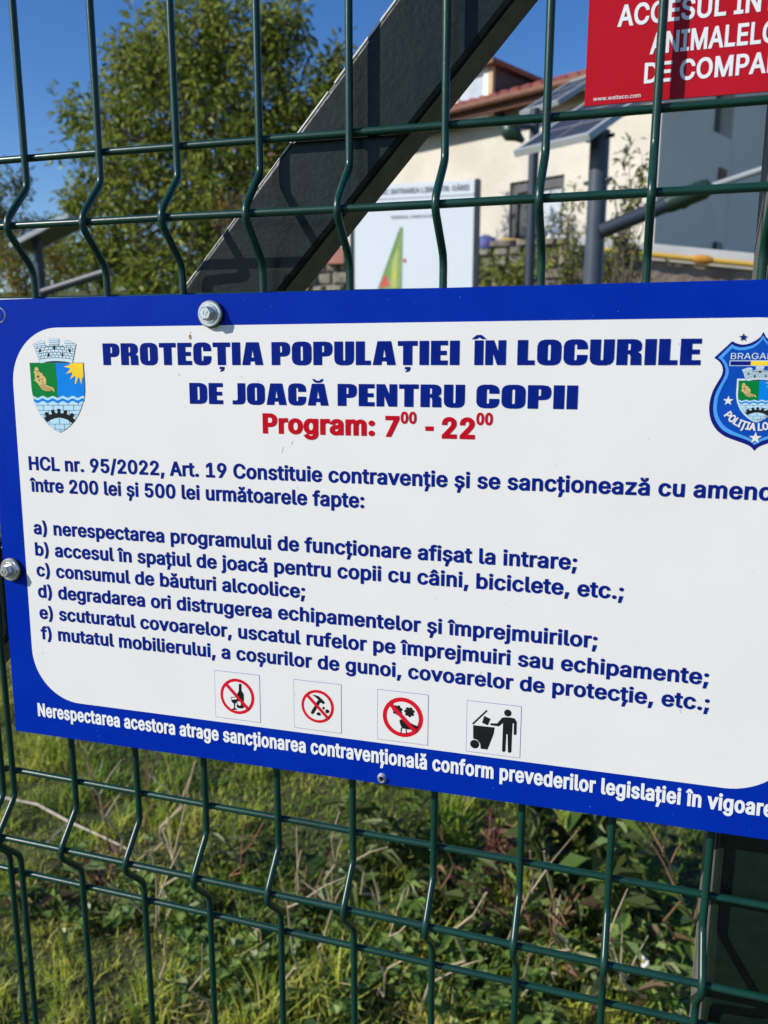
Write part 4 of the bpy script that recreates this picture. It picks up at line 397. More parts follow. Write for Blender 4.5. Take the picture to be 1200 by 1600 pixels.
class MB:
    """collects shapes and links them as one mesh object"""
    def __init__(s): s.v = []; s.f = []; s.m = []; s.sm = []
    def add(s, vs, fs, mi=0, smooth=False):
        b = len(s.v); s.v += [tuple(v) for v in vs]
        for f in fs: s.f.append([b + i for i in f]); s.m.append(mi); s.sm.append(smooth)
    def box(s, c, ax, ay, az, mi=0):            # centre and three half-axis vectors
        c, ax, ay, az = Vector(c), Vector(ax), Vector(ay), Vector(az)
        vs = [c + ax * i + ay * j + az * k for k in (-1, 1) for j in (-1, 1) for i in (-1, 1)]
        if ax.cross(ay).dot(az) < 0: fs = [(0, 1, 3, 2), (4, 6, 7, 5), (0, 4, 5, 1), (2, 3, 7, 6), (0, 2, 6, 4), (1, 5, 7, 3)]
        else: fs = [(0, 2, 3, 1), (4, 5, 7, 6), (0, 1, 5, 4), (2, 6, 7, 3), (0, 4, 6, 2), (1, 3, 7, 5)]
        s.add(vs, fs, mi)
    def bx(s, x0, x1, y0, y1, z0, z1, mi=0):
        s.box(((x0 + x1) / 2, (y0 + y1) / 2, (z0 + z1) / 2), ((x1 - x0) / 2, 0, 0), (0, (y1 - y0) / 2, 0), (0, 0, (z1 - z0) / 2), mi)
    def quad(s, a, b, c, d, mi=0): s.add([a, b, c, d], [(0, 1, 2, 3)], mi)
    def tube(s, pts, r, n=10, mi=0, cap=True):
        pts = [Vector(p) for p in pts]; rs = r if isinstance(r, (list, tuple)) else [r] * len(pts)
        t0 = (pts[1] - pts[0]).normalized(); a = t0.orthogonal().normalized(); vs = []
        for i, p in enumerate(pts):
            t = (pts[min(i + 1, len(pts) - 1)] - pts[max(i - 1, 0)]).normalized()
            a = (a - t * a.dot(t)).normalized(); b = t.cross(a)
            for k in range(n):
                an = 2 * math.pi * k / n; vs.append(p + (a * math.cos(an) + b * math.sin(an)) * rs[i])
        fs = [(i * n + k, i * n + (k + 1) % n, (i + 1) * n + (k + 1) % n, (i + 1) * n + k) for i in range(len(pts) - 1) for k in range(n)]
        s.add(vs, fs, mi, True)
        if cap: s.add(vs[:n], [tuple(range(n))[::-1]], mi); s.add(vs[-n:], [tuple(range(n))], mi)
    def ball(s, c, r, mi=0, n=8, sc=(1, 1, 1)):
        c = Vector(c); vs = []; fs = []
        for i in range(n // 2 + 1):
            th = math.pi * i / (n // 2)
            for k in range(n):
                ph = 2 * math.pi * k / n
                vs.append(c + Vector((math.sin(th) * math.cos(ph) * sc[0], math.sin(th) * math.sin(ph) * sc[1], math.cos(th) * sc[2])) * r)
        for i in range(n // 2):
            for k in range(n): fs.append((i * n + k, (i + 1) * n + k, (i + 1) * n + (k + 1) % n, i * n + (k + 1) % n))
        s.add(vs, fs, mi, True)
    def build(s, name, mats, parent=None, bevel=0):
        me = bpy.data.meshes.new(name); me.from_pydata(s.v, [], s.f)
        me.polygons.foreach_set('material_index', s.m); me.polygons.foreach_set('use_smooth', s.sm); me.update()
        o = link(name, me, mats, parent)
        if bevel:
            b = o.modifiers.new('bevel', 'BEVEL'); b.width = bevel; b.segments = 2; b.limit_method = 'ANGLE'; b.angle_limit = R(40)
        return o

# ------------------------------------------------------------------ materials
def new_mat(name):
    m = bpy.data.materials.new(name); m.use_nodes = True
    return m, m.node_tree.nodes, m.node_tree.links, m.node_tree.nodes['Principled BSDF']
def mat(name, c, rough=0.5, c2=None, scale=20, detail=4, bump=0, bscale=None, spec=0.5, metal=0, lo=0.35, hi=0.65, coat=0, stretch=None, bdist=0.002):
    m, N, L, P = new_mat(name)
    P.inputs['Base Color'].default_value = (*c, 1); P.inputs['Roughness'].default_value = rough
    P.inputs['Specular IOR Level'].default_value = spec; P.inputs['Metallic'].default_value = metal
    if coat: P.inputs['Coat Weight'].default_value = coat; P.inputs['Coat Roughness'].default_value = 0.08
    if c2 or bump:
        tc = N.new('ShaderNodeTexCoord'); mp = N.new('ShaderNodeMapping'); L.new(tc.outputs['Object'], mp.inputs[0])
        if stretch: mp.inputs['Scale'].default_value = stretch
    if c2:
        n = N.new('ShaderNodeTexNoise'); n.inputs['Scale'].default_value = scale; n.inputs['Detail'].default_value = detail
        r = N.new('ShaderNodeValToRGB'); r.color_ramp.elements[0].position = lo; r.color_ramp.elements[1].position = hi
        r.color_ramp.elements[0].color = (*c, 1); r.color_ramp.elements[1].color = (*c2, 1)
        L.new(mp.outputs[0], n.inputs['Vector']); L.new(n.outputs['Fac'], r.inputs[0]); L.new(r.outputs[0], P.inputs['Base Color'])
    if bump:
        n2 = N.new('ShaderNodeTexNoise'); n2.inputs['Scale'].default_value = bscale or scale; n2.inputs['Detail'].default_value = 5
        b = N.new('ShaderNodeBump'); b.inputs['Strength'].default_value = bump; b.inputs['Distance'].default_value = bdist
        L.new(mp.outputs[0], n2.inputs['Vector']); L.new(n2.outputs['Fac'], b.inputs['Height']); L.new(b.outputs[0], P.inputs['Normal'])
    return m
def leaf_mat(name, c, c2, scale=6, rough=0.4, trans=0.35, spec=0.5):
    m, N, L, P = new_mat(name)
    tc = N.new('ShaderNodeTexCoord'); n = N.new('ShaderNodeTexNoise'); n.inputs['Scale'].default_value = scale; n.inputs['Detail'].default_value = 3
    r = N.new('ShaderNodeValToRGB'); r.color_ramp.elements[0].position = 0.35; r.color_ramp.elements[1].position = 0.65
    r.color_ramp.elements[0].color = (*c, 1); r.color_ramp.elements[1].color = (*c2, 1)
    L.new(tc.outputs['Object'], n.inputs['Vector']); L.new(n.outputs['Fac'], r.inputs[0]); L.new(r.outputs[0], P.inputs['Base Color'])
    P.inputs['Roughness'].default_value = rough; P.inputs['Specular IOR Level'].default_value = spec
    t = N.new('ShaderNodeBsdfTranslucent'); mx = N.new('ShaderNodeMixShader'); mx.inputs[0].default_value = trans
    L.new(r.outputs[0], t.inputs[0]); L.new(P.outputs[0], mx.inputs[1]); L.new(t.outputs[0], mx.inputs[2])
    L.new(mx.outputs[0], N['Material Output'].inputs[0])
    return m
M = {}
M['wire'] = mat('green_plastic_coating', (0.0035, 0.034, 0.024), 0.33, c2=(0.006, 0.044, 0.031), scale=60, spec=0.42, bump=0.15, bscale=260, bdist=0.0006)
M['steel_dark'] = mat('dark_green_powder_paint', (0.0045, 0.0098, 0.0092), 0.34, c2=(0.008, 0.0150, 0.0140), scale=120, bump=0.32, bscale=330, bdist=0.0006, spec=0.25)
M['post_green'] = mat('post_paint', (0.0025, 0.009, 0.006), 0.45, c2=(0.004, 0.012, 0.008), scale=120, bump=0.3, bscale=500, bdist=0.0005, spec=0.4)
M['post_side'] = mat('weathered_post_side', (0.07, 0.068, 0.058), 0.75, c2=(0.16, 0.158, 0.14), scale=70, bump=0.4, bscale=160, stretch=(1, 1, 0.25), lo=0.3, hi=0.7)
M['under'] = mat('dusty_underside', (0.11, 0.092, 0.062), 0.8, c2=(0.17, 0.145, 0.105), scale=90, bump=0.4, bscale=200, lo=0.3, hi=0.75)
M['lit_edge'] = mat('painted_lit_edge', (0.50, 0.49, 0.45), 0.4, c2=(0.68, 0.67, 0.62), scale=300)  # pale colour stands in for sunlight catching the brace's upper edge
M['sign_white'] = mat('sign_white_print', (0.755, 0.745, 0.715), 0.36, c2=(0.775, 0.765, 0.735), scale=14, spec=0.2, bump=0.02, bscale=18, bdist=0.001)
M['sign_blue'] = mat('sign_blue_print', (0.0002, 0.021, 0.32), 0.33, c2=(0.0006, 0.026, 0.345), scale=30, spec=0.06, bump=0.03, bscale=20, bdist=0.001)
M['sign_back'] = mat('sign_aluminium', (0.6, 0.6, 0.6), 0.4, metal=0.6)
M['ink_blue'] = mat('ink_blue', (0.002, 0.013, 0.185), 0.4, c2=(0.003, 0.016, 0.20), scale=80, spec=0.04)
M['ink_red'] = mat('ink_red', (0.46, 0.004, 0.013), 0.5, c2=(0.50, 0.006, 0.016), scale=80, spec=0.05)
M['ink_white'] = mat('ink_white', (0.78, 0.80, 0.82), 0.4, c2=(0.80, 0.81, 0.82), scale=60)
INK = {'black': (0.012, 0.012, 0.013), 'line': (0.10, 0.155, 0.185), 'brick': (0.56, 0.70, 0.76), 'ltblue': (0.44, 0.67, 0.80), 'green': (0.0, 0.185, 0.032),
       'blue': (0.0, 0.20, 0.66), 'yellow': (0.85, 0.60, 0.025), 'tan': (0.60, 0.45, 0.17), 'brown': (0.17, 0.12, 0.05), 'pale': (0.62, 0.74, 0.80),
       'navy': (0.004, 0.010, 0.17), 'sky': (0.07, 0.32, 0.74), 'badge': (0.002, 0.065, 0.40), 'white': (0.79, 0.80, 0.81), 'signred': (0.60, 0.008, 0.02),
       'red': (0.60, 0.008, 0.02), 'thinline': (0.08, 0.07, 0.42)}
INK.pop('white')
for k, c in INK.items(): M['p_' + k] = mat('print_' + k, c, 0.4, c2=tuple(min(1, x * 1.07 + 0.002) for x in c), scale=60, spec=0.1)
M['p_white'] = M['sign_white']
M['red_sign'] = mat('red_sign_print', (0.43, 0.006, 0.014), 0.33, c2=(0.46, 0.008, 0.018), scale=25, spec=0.15)
M['zinc'] = mat('zinc_plated_steel', (0.62, 0.62, 0.60), 0.28, c2=(0.72, 0.72, 0.70), scale=400, metal=0.75, bump=0.2, bscale=700, bdist=0.0003)
M['rubber'] = mat('black_rubber', (0.012, 0.012, 0.012), 0.6, c2=(0.02, 0.02, 0.02), scale=200)
M['burr'] = mat('torn_metal', (0.75, 0.76, 0.78), 0.35, c2=(0.55, 0.56, 0.6), scale=900, metal=0.7)
M['rust'] = mat('rust_spot', (0.30, 0.13, 0.035), 0.8, c2=(0.48, 0.27, 0.09), scale=900)
M['dirt'] = mat('dirt_speck', (0.42, 0.43, 0.42), 0.8, c2=(0.30, 0.30, 0.28), scale=400)
M['smear'] = mat('dirt_smear', (0.70, 0.71, 0.69), 0.6, c2=(0.76, 0.77, 0.76), scale=200)

# ------------------------------------------------------------------ setting: ground
def ground_h(x, y):
    def ss(a, b, t): t = min(max((t - a) / (b - a), 0), 1); return t * t * (3 - 2 * t)
    return 1.15 * ss(4.2, 9.3, y) + 1.35 * ss(9.7, 12.0, y) + 0.012 * math.sin(x * 5.1 + 0.4) * math.sin(y * 4.3) * ss(0.2, 0.6, y)
def build_ground():
    xs = sorted(set([-400, -120, -50, -25] + [round(-16 + 0.5 * i, 2) for i in range(65)] + [25, 50, 120, 400]))
    ys = sorted(set([-300, -100, -30, -10, -5, -2] + [round(-1 + 0.25 * i, 2) for i in range(68)] + [20, 30, 60, 120, 400]))
    vs = [(x, y, ground_h(x, y)) for y in ys for x in xs]; nx = len(xs)
    fs = [(j * nx + i, j * nx + i + 1, (j + 1) * nx + i + 1, (j + 1) * nx + i) for j in range(len(ys) - 1) for i in range(nx - 1)]
    mb = MB(); mb.add(vs, fs, 0, True)
    m = mat('lawn_soil', (0.022, 0.032, 0.008), 0.95, c2=(0.11, 0.115, 0.032), scale=14, detail=10, bump=0.8, bscale=40, bdist=0.02)
    tag(mb.build('ground', m), kind='structure')
build_ground()

# ------------------------------------------------------------------ the fence
S, HR, WR = 0.05, 0.0401, 0.00205               # wire spacing, fold half height, wire radius
FOLD = 0.0188
FOLDS = (1.61 + 0.3981, 1.61, 1.61 - 0.3981, 1.61 - 2 * 0.3981, 1.61 - 3 * 0.3981)     # top row of each fold
ROWS = []
for zt in FOLDS: ROWS += [(zt, 0), (zt - HR, FOLD), (zt - 2 * HR, 0)]
ROWS += [(zt - 2 * HR - 0.1577, 0) for zt in FOLDS[:-1]]
ZTOP, ZBOT = 2.06, 0.05
def wire_profile(rng):
    pr = [(ZTOP, 0)]
    for zt in FOLDS:
        k = [(0.0, 0), (-0.014, 0), (-0.017, 0.0004), (-0.0195, 0.0022), (-0.0345, 0.0160), (-0.037, 0.0179), (-0.040, 0.0188), (-0.0425, 0.0186), (-0.045, 0.0172), (-0.0475, 0.0150),
             (-0.060, 0.0032), (-0.0625, 0.0014), (-0.066, 0.0003), (-0.069, 0), (-0.0802, 0)]
        for a, b in k: pr.append((zt + a, b))
        pr.append((zt - 0.24, 0))
    pr = [p for p in pr if p[0] > ZBOT] + [(ZBOT, 0)]
    return pr
WAVES = random.Random(5)
def vertical_wire(x, parent, rng):
    pr = wire_profile(rng); mb = MB(); dx = rng.uniform(-0.0004, 0.0004)
    mb.tube([(x + dx + 0.0004 * math.sin(z * 7 + x * 40), -d, z) for z, d in pr], WR, 12)
    return mb.build('vertical_wire', M['wire'], parent)
def horizontal_wire(z, d, x0, x1, xs, parent, rng):
    mb = MB(); y = -d + 2 * WR - 0.0003; n = max(2, int((x1 - x0) / 0.05))
    mb.tube([(x0 + (x1 - x0) * i / n, y, z + rng.uniform(-0.0002, 0.0002)) for i in range(n + 1)], WR, 12)
    for x in xs:                                  # plastic-filled weld at each crossing
        mb.ball((x, y - WR * 0.9, z), 0.0021, 0, 8, (1.25, 0.8, 1.0))
        if rng.random() < 0.15: mb.ball((x + rng.choice((-1, 1)) * 0.0022, y - WR * 1.2, z - rng.uniform(0.001, 0.003)), 0.0011, 0, 6)
    return mb.build('horizontal_wire', M['wire'], parent)
def fence_panel(label, ks, x_off, x0, x1, seed):
    rng = random.Random(seed)
    t = empty('wire_fence', (ks[0] * S + x_off, 0, 0), label, 'wire fence', 'green welded wire fence panels')
    xs = [k * S + x_off for k in ks]
    for x in xs: vertical_wire(x, t, rng)
    for z, d in ROWS: horizontal_wire(z, d, x0, x1, xs, t, rng)
    return t
fence_panel('green welded wire fence panel with folded wires that the blue sign is screwed to', list(range(-1, 19)), 0, -0.0525, 0.915, 1)
fence_panel('second green wire fence panel, only its end showing at the left edge of the photo', list(range(-14, 0)), -0.0095, -0.72, -0.0575, 2)

# fence post behind the wires, and the brace
def fence_post():
    t = empty('fence_post', (0.435, 0.04, 0), 'dark green square steel fence post with greyish worn side, right of the blue sign', 'post')
    mb = MB(); x0, x1, y0, y1 = 0.4032, 0.4632, 0.0085, 0.0685
    mb.bx(x0 + 0.0012, x1, y0, y1, -0.2, 2.1, 0)
    mb.build('post_tube', M['post_green'], t, 0.004)
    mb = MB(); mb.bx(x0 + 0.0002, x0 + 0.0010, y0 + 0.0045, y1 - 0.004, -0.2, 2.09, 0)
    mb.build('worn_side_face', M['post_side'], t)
    mb = MB(); mb.bx(x0 - 0.001, x1 + 0.003, y0 - 0.002, y1 + 0.002, 2.1005, 2.112, 0); mb.build('post_cap', M['post_green'], t, 0.002)
fence_post()
def brace():
    # upper edge of the front face runs through (0.097,1.5379) and (0.216,1.6686); the lower edge lies 49 mm below it
    u = Vector((0.680, 0, 0.733)).normalized(); p = Vector((u.z, 0, -u.x))
    a0 = Vector((0.097, 0.0082, 1.5379)); wdt, dep = 0.0480, 0.030
    s0, s1 = -1.95, 0.412
    c = a0 + u * ((s0 + s1) / 2) + p * (wdt / 2) + Vector((0, dep / 2, 0))
    t = empty('diagonal_brace', a0 + u * s0, 'dark painted steel brace running diagonally behind the wires above the blue sign', 'brace')
    mb = MB(); mb.box(c, u * (s1 - s0) / 2, p * wdt / 2, Vector((0, dep / 2, 0)))
    mb.build('brace_tube', M['steel_dark'], t, 0.003)
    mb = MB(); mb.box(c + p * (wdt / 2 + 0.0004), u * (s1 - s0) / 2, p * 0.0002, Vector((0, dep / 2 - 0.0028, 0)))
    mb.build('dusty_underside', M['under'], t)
    mb = MB(); rng = random.Random(3); s = 0.0          # pale broken strips paint the sunlit line along the upper corner
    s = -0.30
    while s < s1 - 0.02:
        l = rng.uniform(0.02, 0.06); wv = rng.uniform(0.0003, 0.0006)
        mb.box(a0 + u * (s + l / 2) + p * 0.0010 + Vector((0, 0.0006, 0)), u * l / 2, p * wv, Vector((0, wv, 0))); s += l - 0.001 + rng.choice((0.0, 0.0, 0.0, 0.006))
    mb.build('lit_edge_strips', M['lit_edge'], t, 0.0003)
brace()

# ------------------------------------------------------------------ lettering and printed emblems
GL = {}
for row in GLYPHS.split('\n'):
    ch, adv, cs = row.split('\t')
    cont = []
    for c in (cs.split(';') if cs else []):
        v = [float(q) / 1000 for q in c.split(',')]; cont.append(list(zip(v[0::2], v[1::2])))
    GL[ch] = (int(adv) / 1000, cont)
def area(c): return 0.5 * sum(c[i][0] * c[(i + 1) % len(c)][1] - c[(i + 1) % len(c)][0] * c[i][1] for i in range(len(c)))
def inside(p, c):
    r = False; n = len(c)
    for i in range(n):
        (x1, y1), (x2, y2) = c[i], c[(i + 1) % n]
        if (y1 > p[1]) != (y2 > p[1]) and p[0] < (x2 - x1) * (p[1] - y1) / (y2 - y1) + x1: r = not r
    return r
def embolden(c, ox, oy, sgn):
    pts = [c[i] for i in range(len(c)) if math.hypot(c[i][0] - c[i - 1][0], c[i][1] - c[i - 1][1]) > 1e-4]
    n = len(pts); out = []
    for i in range(n):
        (xa, ya), (x, y), (xb, yb) = pts[i - 1], pts[i], pts[(i + 1) % n]
        l1 = math.hypot(x - xa, y - ya); l2 = math.hypot(xb - x, yb - y)
        n1 = ((y - ya) / l1, -(x - xa) / l1); n2 = ((yb - y) / l2, -(xb - x) / l2)
        bx_, by_ = n1[0] + n2[0], n1[1] + n2[1]; q = max(1 + n1[0] * n2[0] + n1[1] * n2[1], 0.45)
        out.append((x + sgn * bx_ / q * ox, y + sgn * by_ / q * oy))
    return out
def glyph_shapes(ch, ox, oy):
    """list of [outer, hole, hole...] outlines"""
    adv, cs = GL[ch]
    if not cs: return adv, []
    depth = [sum(inside(c[0], d) and abs(area(d)) > abs(area(c)) for d in cs if d is not c) for c in cs]
    # crossed strokes are separate outlines with the same winding; holes wind the other way
    big = max(cs, key=lambda c: abs(area(c))); pos = area(big) > 0
    outs = [c for c in cs if (area(c) > 0) == pos]; holes = [c for c in cs if (area(c) > 0) != pos]
    sh = []
    for o in outs:
        hs = [h for h in holes if inside(h[0], o)]
        s = 1 if pos else -1
        sh.append([embolden(q, ox, oy, s)[::s] for q in [o] + hs])
    return adv, sh
def union_fill(loops):
    """triangles of the union (positive winding) of oriented outlines"""
    vs = []; es = []
    for c in loops:
        b0 = len(vs); n = len(c); vs += [Vector(p) for p in c]; es += [(b0 + i, b0 + (i + 1) % n) for i in range(n)]
    V, E_, F, _, _, _ = delaunay_2d_cdt(vs, es, [], 0, 1e-5)
    A0 = np.array([p for c in loops for p in c]); A1 = np.concatenate([np.roll(np.array(c), -1, 0) for c in loops]); keep = []
    for f in F:
        cx = sum(V[i].x for i in f) / 3; cy = sum(V[i].y for i in f) / 3
        up_ = (A0[:, 1] <= cy) & (A1[:, 1] > cy); dn = (A0[:, 1] > cy) & (A1[:, 1] <= cy)
        side = (A1[:, 0] - A0[:, 0]) * (cy - A0[:, 1]) - (cx - A0[:, 0]) * (A1[:, 1] - A0[:, 1])
        if (up_ & (side > 0)).sum() - (dn & (side < 0)).sum() > 0: keep.append(tuple(f))
    return [(p.x, p.y) for p in V], keep
CACHE = {}
def filled(ch, ox, oy, glyph):
    k = (ch, ox, oy, glyph)
    if k not in CACHE:
        adv, sh = glyph(ch) if glyph else glyph_shapes(ch, ox, oy); loops = []
        for g in sh:
            for i, c in enumerate(g): loops.append(c if not glyph or (area(c) > 0) == (i == 0) else c[::-1])
        CACHE[k] = (adv, *(union_fill(loops) if loops else ([], [])))
    return CACHE[k]
IMP = {
 'O': (.78, 'O'), 'I': (.35, [[(0, 0), (.35, 0), (.35, 1), (0, 1)]]),
 'T': (.74, [[(0, .80), (.20, .80), (.20, 0), (.545, 0), (.545, .80), (.74, .80), (.74, 1), (0, 1)]]),
 'E': (.62, [[(0, 0), (.62, 0), (.62, .19), (.345, .19), (.345, .41), (.58, .41), (.58, .59), (.345, .59), (.345, .81), (.62, .81), (.62, 1), (0, 1)]]),
 'L': (.58, [[(0, 0), (.58, 0), (.58, .19), (.345, .19), (.345, 1), (0, 1)]]),
 'N': (.80, [[(0, 0), (.30, 0), (.30, .48), (.47, 0), (.80, 0), (.80, 1), (.50, 1), (.50, .54), (.33, 1), (0, 1)]]),
 'A': (.88, [[(0, 0), (.33, 0), (.35, .16), (.53, .16), (.55, 0), (.88, 0), (.70, 1), (.18, 1)], [(.385, .33), (.44, .72), (.495, .33)]]),
 'J': (.58, [[(0, 0), (.34, 0), (.46, .02), (.54, .09), (.58, .22), (.58, 1), (.235, 1), (.235, .25), (.21, .20), (.15, .19), (0, .19)]]),
 'U': (.77, [[(0, 1), (0, .25), (.03, .12), (.11, .03), (.25, -.01), (.52, -.01), (.66, .03), (.74, .12), (.77, .25), (.77, 1), (.43, 1), (.43, .24), (.415, .19), (.355, .19), (.34, .24), (.34, 1)]]),
 'D': (.78, [[(0, 0), (.48, 0), (.62, .03), (.73, .11), (.78, .26), (.78, .74), (.73, .89), (.62, .97), (.48, 1), (0, 1)], [(.345, .18), (.345, .82), (.40, .82), (.44, .79), (.45, .74), (.45, .26), (.44, .21), (.40, .18)]]),
 'P': (.76, [[(0, 0), (.345, 0), (.345, .37), (.50, .37), (.64, .40), (.73, .49), (.76, .62), (.76, .76), (.73, .89), (.65, .97), (.50, 1), (0, 1)], [(.345, .54), (.345, .83), (.39, .83), (.43, .80), (.43, .57), (.39, .54)]]),
 'R': (.80, [[(0, 0), (.345, 0), (.345, .42), (.39, .42), (.43, .38), (.44, .30), (.44, 0), (.79, 0), (.78, .10), (.775, .36), (.75, .45), (.66, .50), (.74, .55), (.775, .64), (.775, .80), (.73, .91), (.64, .98), (.50, 1), (0, 1)], [(.345, .57), (.345, .83), (.39, .83), (.43, .80), (.43, .60), (.39, .57)]]),
 'C': (.77, [[(.77, .62), (.77, .75), (.73, .89), (.65, .97), (.52, 1.01), (.25, 1.01), (.12, .97), (.04, .89), (0, .75), (0, .25), (.04, .11), (.12, .03), (.25, -.01), (.52, -.01), (.65, .03), (.73, .11), (.77, .25), (.77, .40), (.43, .40), (.43, .24), (.415, .19), (.36, .19), (.345, .24), (.345, .76), (.36, .81), (.415, .81), (.43, .76), (.43, .62)]]),
}
IMP['O'] = (.79, [[(.25, -.01), (.54, -.01), (.67, .03), (.75, .11), (.79, .25), (.79, .75), (.75, .89), (.67, .97), (.54, 1.01), (.25, 1.01), (.12, .97), (.04, .89), (0, .75), (0, .25), (.04, .11), (.12, .03)],
                  [(.345, .24), (.345, .76), (.36, .81), (.43, .81), (.445, .76), (.445, .24), (.43, .19), (.36, .19)]])
def heavy(ch):                                  # the wide poster capitals of the heading
    mk = []
    b = {'Ț': 'T', 'Î': 'I', 'Ă': 'A'}.get(ch, ch); w_, c = IMP[b]
    if ch == 'Ț': mk = [[(.27, -.08), (.48, -.08), (.48, -.17), (.43, -.26), (.33, -.29), (.27, -.29), (.35, -.21), (.36, -.18), (.27, -.18)]]
    if ch == 'Î': mk = [[(-.12, 1.05), (.06, 1.05), (.175, 1.12), (.29, 1.05), (.47, 1.05), (.27, 1.22), (.08, 1.22)]]
    if ch == 'Ă': mk = [[(.19, 1.21), (.27, 1.09), (.36, 1.04), (.52, 1.04), (.61, 1.09), (.69, 1.21), (.57, 1.21), (.52, 1.14), (.36, 1.14), (.31, 1.21)]]
    return w_ + 0.075, [c] + [[k] for k in mk]
class Print:
    """flat printed shapes on a face: x, y in millimetres, layer number -> height"""
    def __init__(s): s.v = []; s.f = []; s.m = []; s.mats = []; s.n = 0
    def shape(s, loops, key, z):
        if key not in s.mats: s.mats.append(key)
        lp = []
        for c in loops:
            q = [c[i] for i in range(len(c)) if math.hypot(c[i][0] - c[i - 1][0], c[i][1] - c[i - 1][1]) > 1e-5]
            lp.append([Vector((x, y, 0)) for x, y in q])
        tr = tessellate_polygon(lp); fl = [p for l in lp for p in l]; b = len(s.v)
        s.v += [(p.x / 1000, p.y / 1000, z / 1000) for p in fl]
        for a, b_, c in tr:
            A = (fl[b_] - fl[a]).cross(fl[c] - fl[a]).z
            if abs(A) < 1e-9: continue
            s.f.append((b + a, b + b_, b + c) if A > 0 else (b + a, b + c, b + b_)); s.m.append(s.mats.index(key))
    def text(s, txt, x0, y0, cap, key, x1=None, fit=None, ox=0.0, oy=0.0, sx=1.0, z=0.35, track=0.0, glyph=None, curve=None):
        """x1: where the (fit part of the) text must end; without it sx is the width factor"""
        lay = []; pen = 0.0; endfit = None
        for i, ch in enumerate(txt):
            adv, vs, fs = filled(ch, ox, oy, glyph if ch != ' ' else None)
            if ch == ' ' and glyph: adv = 0.30
            adv += 0 if glyph else track
            lay.append((pen, vs, fs)); used = [vs[k][0] for f in fs for k in f]
            if used: last = pen + max(used)
            pen += adv
            if i == len(fit or txt) - 1: endfit = last
        first = min(lay[0][1][k][0] for f in lay[0][2] for k in f)
        if x1 is not None: sx = (x1 - x0) / (endfit - first) / cap
        if key not in s.mats: s.mats.append(key)
        for pn, vs, fs in lay:
            b = len(s.v)
            for px, py in vs:
                px, py = (pn + px - first) * cap * sx, py * cap
                px, py = curve(px, py) if curve else (x0 + px, y0 + py); s.v.append((px / 1000, py / 1000, z / 1000))
            for f in fs:
                a_, b_, c_ = (Vector(s.v[b + k]) for k in f)
                s.f.append(tuple(b + k for k in (f if (b_ - a_).cross(c_ - a_).z > 0 else f[::-1]))); s.m.append(s.mats.index(key))
        return x0 + pen * cap * sx
    def build(s, name, parent):
        me = bpy.data.meshes.new(name); me.from_pydata(s.v, [], s.f); me.polygons.foreach_set('material_index', s.m); me.update()
        return link(name, me, [M[k] for k in s.mats], parent, world=False)
def rrect(x0, x1, y0, y1, r, n=12):
    o = []
    for cx, cy, a0 in ((x1 - r, y1 - r, 0), (x0 + r, y1 - r, 90), (x0 + r, y0 + r, 180), (x1 - r, y0 + r, 270)):
        for k in range(n + 1):
            a = R(a0 + 90 * k / n); o.append((cx + r * math.cos(a), cy + r * math.sin(a)))
    return o

# ------------------------------------------------------------------ the blue sign
def hex_bolt(parent, u, v, seed):
    """hex washer-head screw on the sign face (millimetres)"""
    rot = random.Random(seed).uniform(0, 60)
    def disc(mb, r0, r1, z0, z1, n, a0=0, cap=True):
        vs = [(u / 1000 + r0 * math.cos(R(a0) + 2 * math.pi * k / n), v / 1000 + r0 * math.sin(R(a0) + 2 * math.pi * k / n), z0) for k in range(n)]
        vs += [(u / 1000 + r1 * math.cos(R(a0) + 2 * math.pi * k / n), v / 1000 + r1 * math.sin(R(a0) + 2 * math.pi * k / n), z1) for k in range(n)]
        fs = [(k, (k + 1) % n, n + (k + 1) % n, n + k) for k in range(n)] + ([tuple(range(n, 2 * n))] if cap else [])
        mb.add(vs, fs, 0)
    def bd(mb, name, m, par):
        me = bpy.data.meshes.new(name); me.from_pydata(mb.v, [], mb.f); me.update(); return link(name, me, m, par, world=False)
    mb = MB(); disc(mb, 0.0074, 0.0076, 0.0002, 0.0016, 28); disc(mb, 0.0076, 0.0070, 0.0016, 0.0020, 28); g = bd(mb, 'rubber_washer', M['rubber'], parent)
    mb = MB(); disc(mb, 0.0071, 0.0073, 0.0021, 0.0026, 28); disc(mb, 0.0073, 0.0066, 0.0026, 0.0033, 28); bd(mb, 'steel_washer', M['zinc'], g)
    mb = MB(); disc(mb, 0.0052, 0.0050, 0.0034, 0.0041, 24); disc(mb, 0.0040, 0.0040, 0.0042, 0.0076, 6, rot); disc(mb, 0.0040, 0.0033, 0.0076, 0.0083, 6, rot)
    for (a, b, l, an) in ((-0.9, 0.2, 1.1, 80), (0.9, 0.5, 0.9, 15), (0.7, -0.5, 1.0, 60)):      # stamped head mark
        c, s_ = math.cos(R(an)), math.sin(R(an))
        mb.box((u / 1000 + a / 1000, v / 1000 + b / 1000, 0.0084), (c * l / 1000, s_ * l / 1000, 0), (-s_ * 0.00022, c * 0.00022, 0), (0, 0, 0.0002))
    bd(mb, 'hex_head', M['zinc'], g)
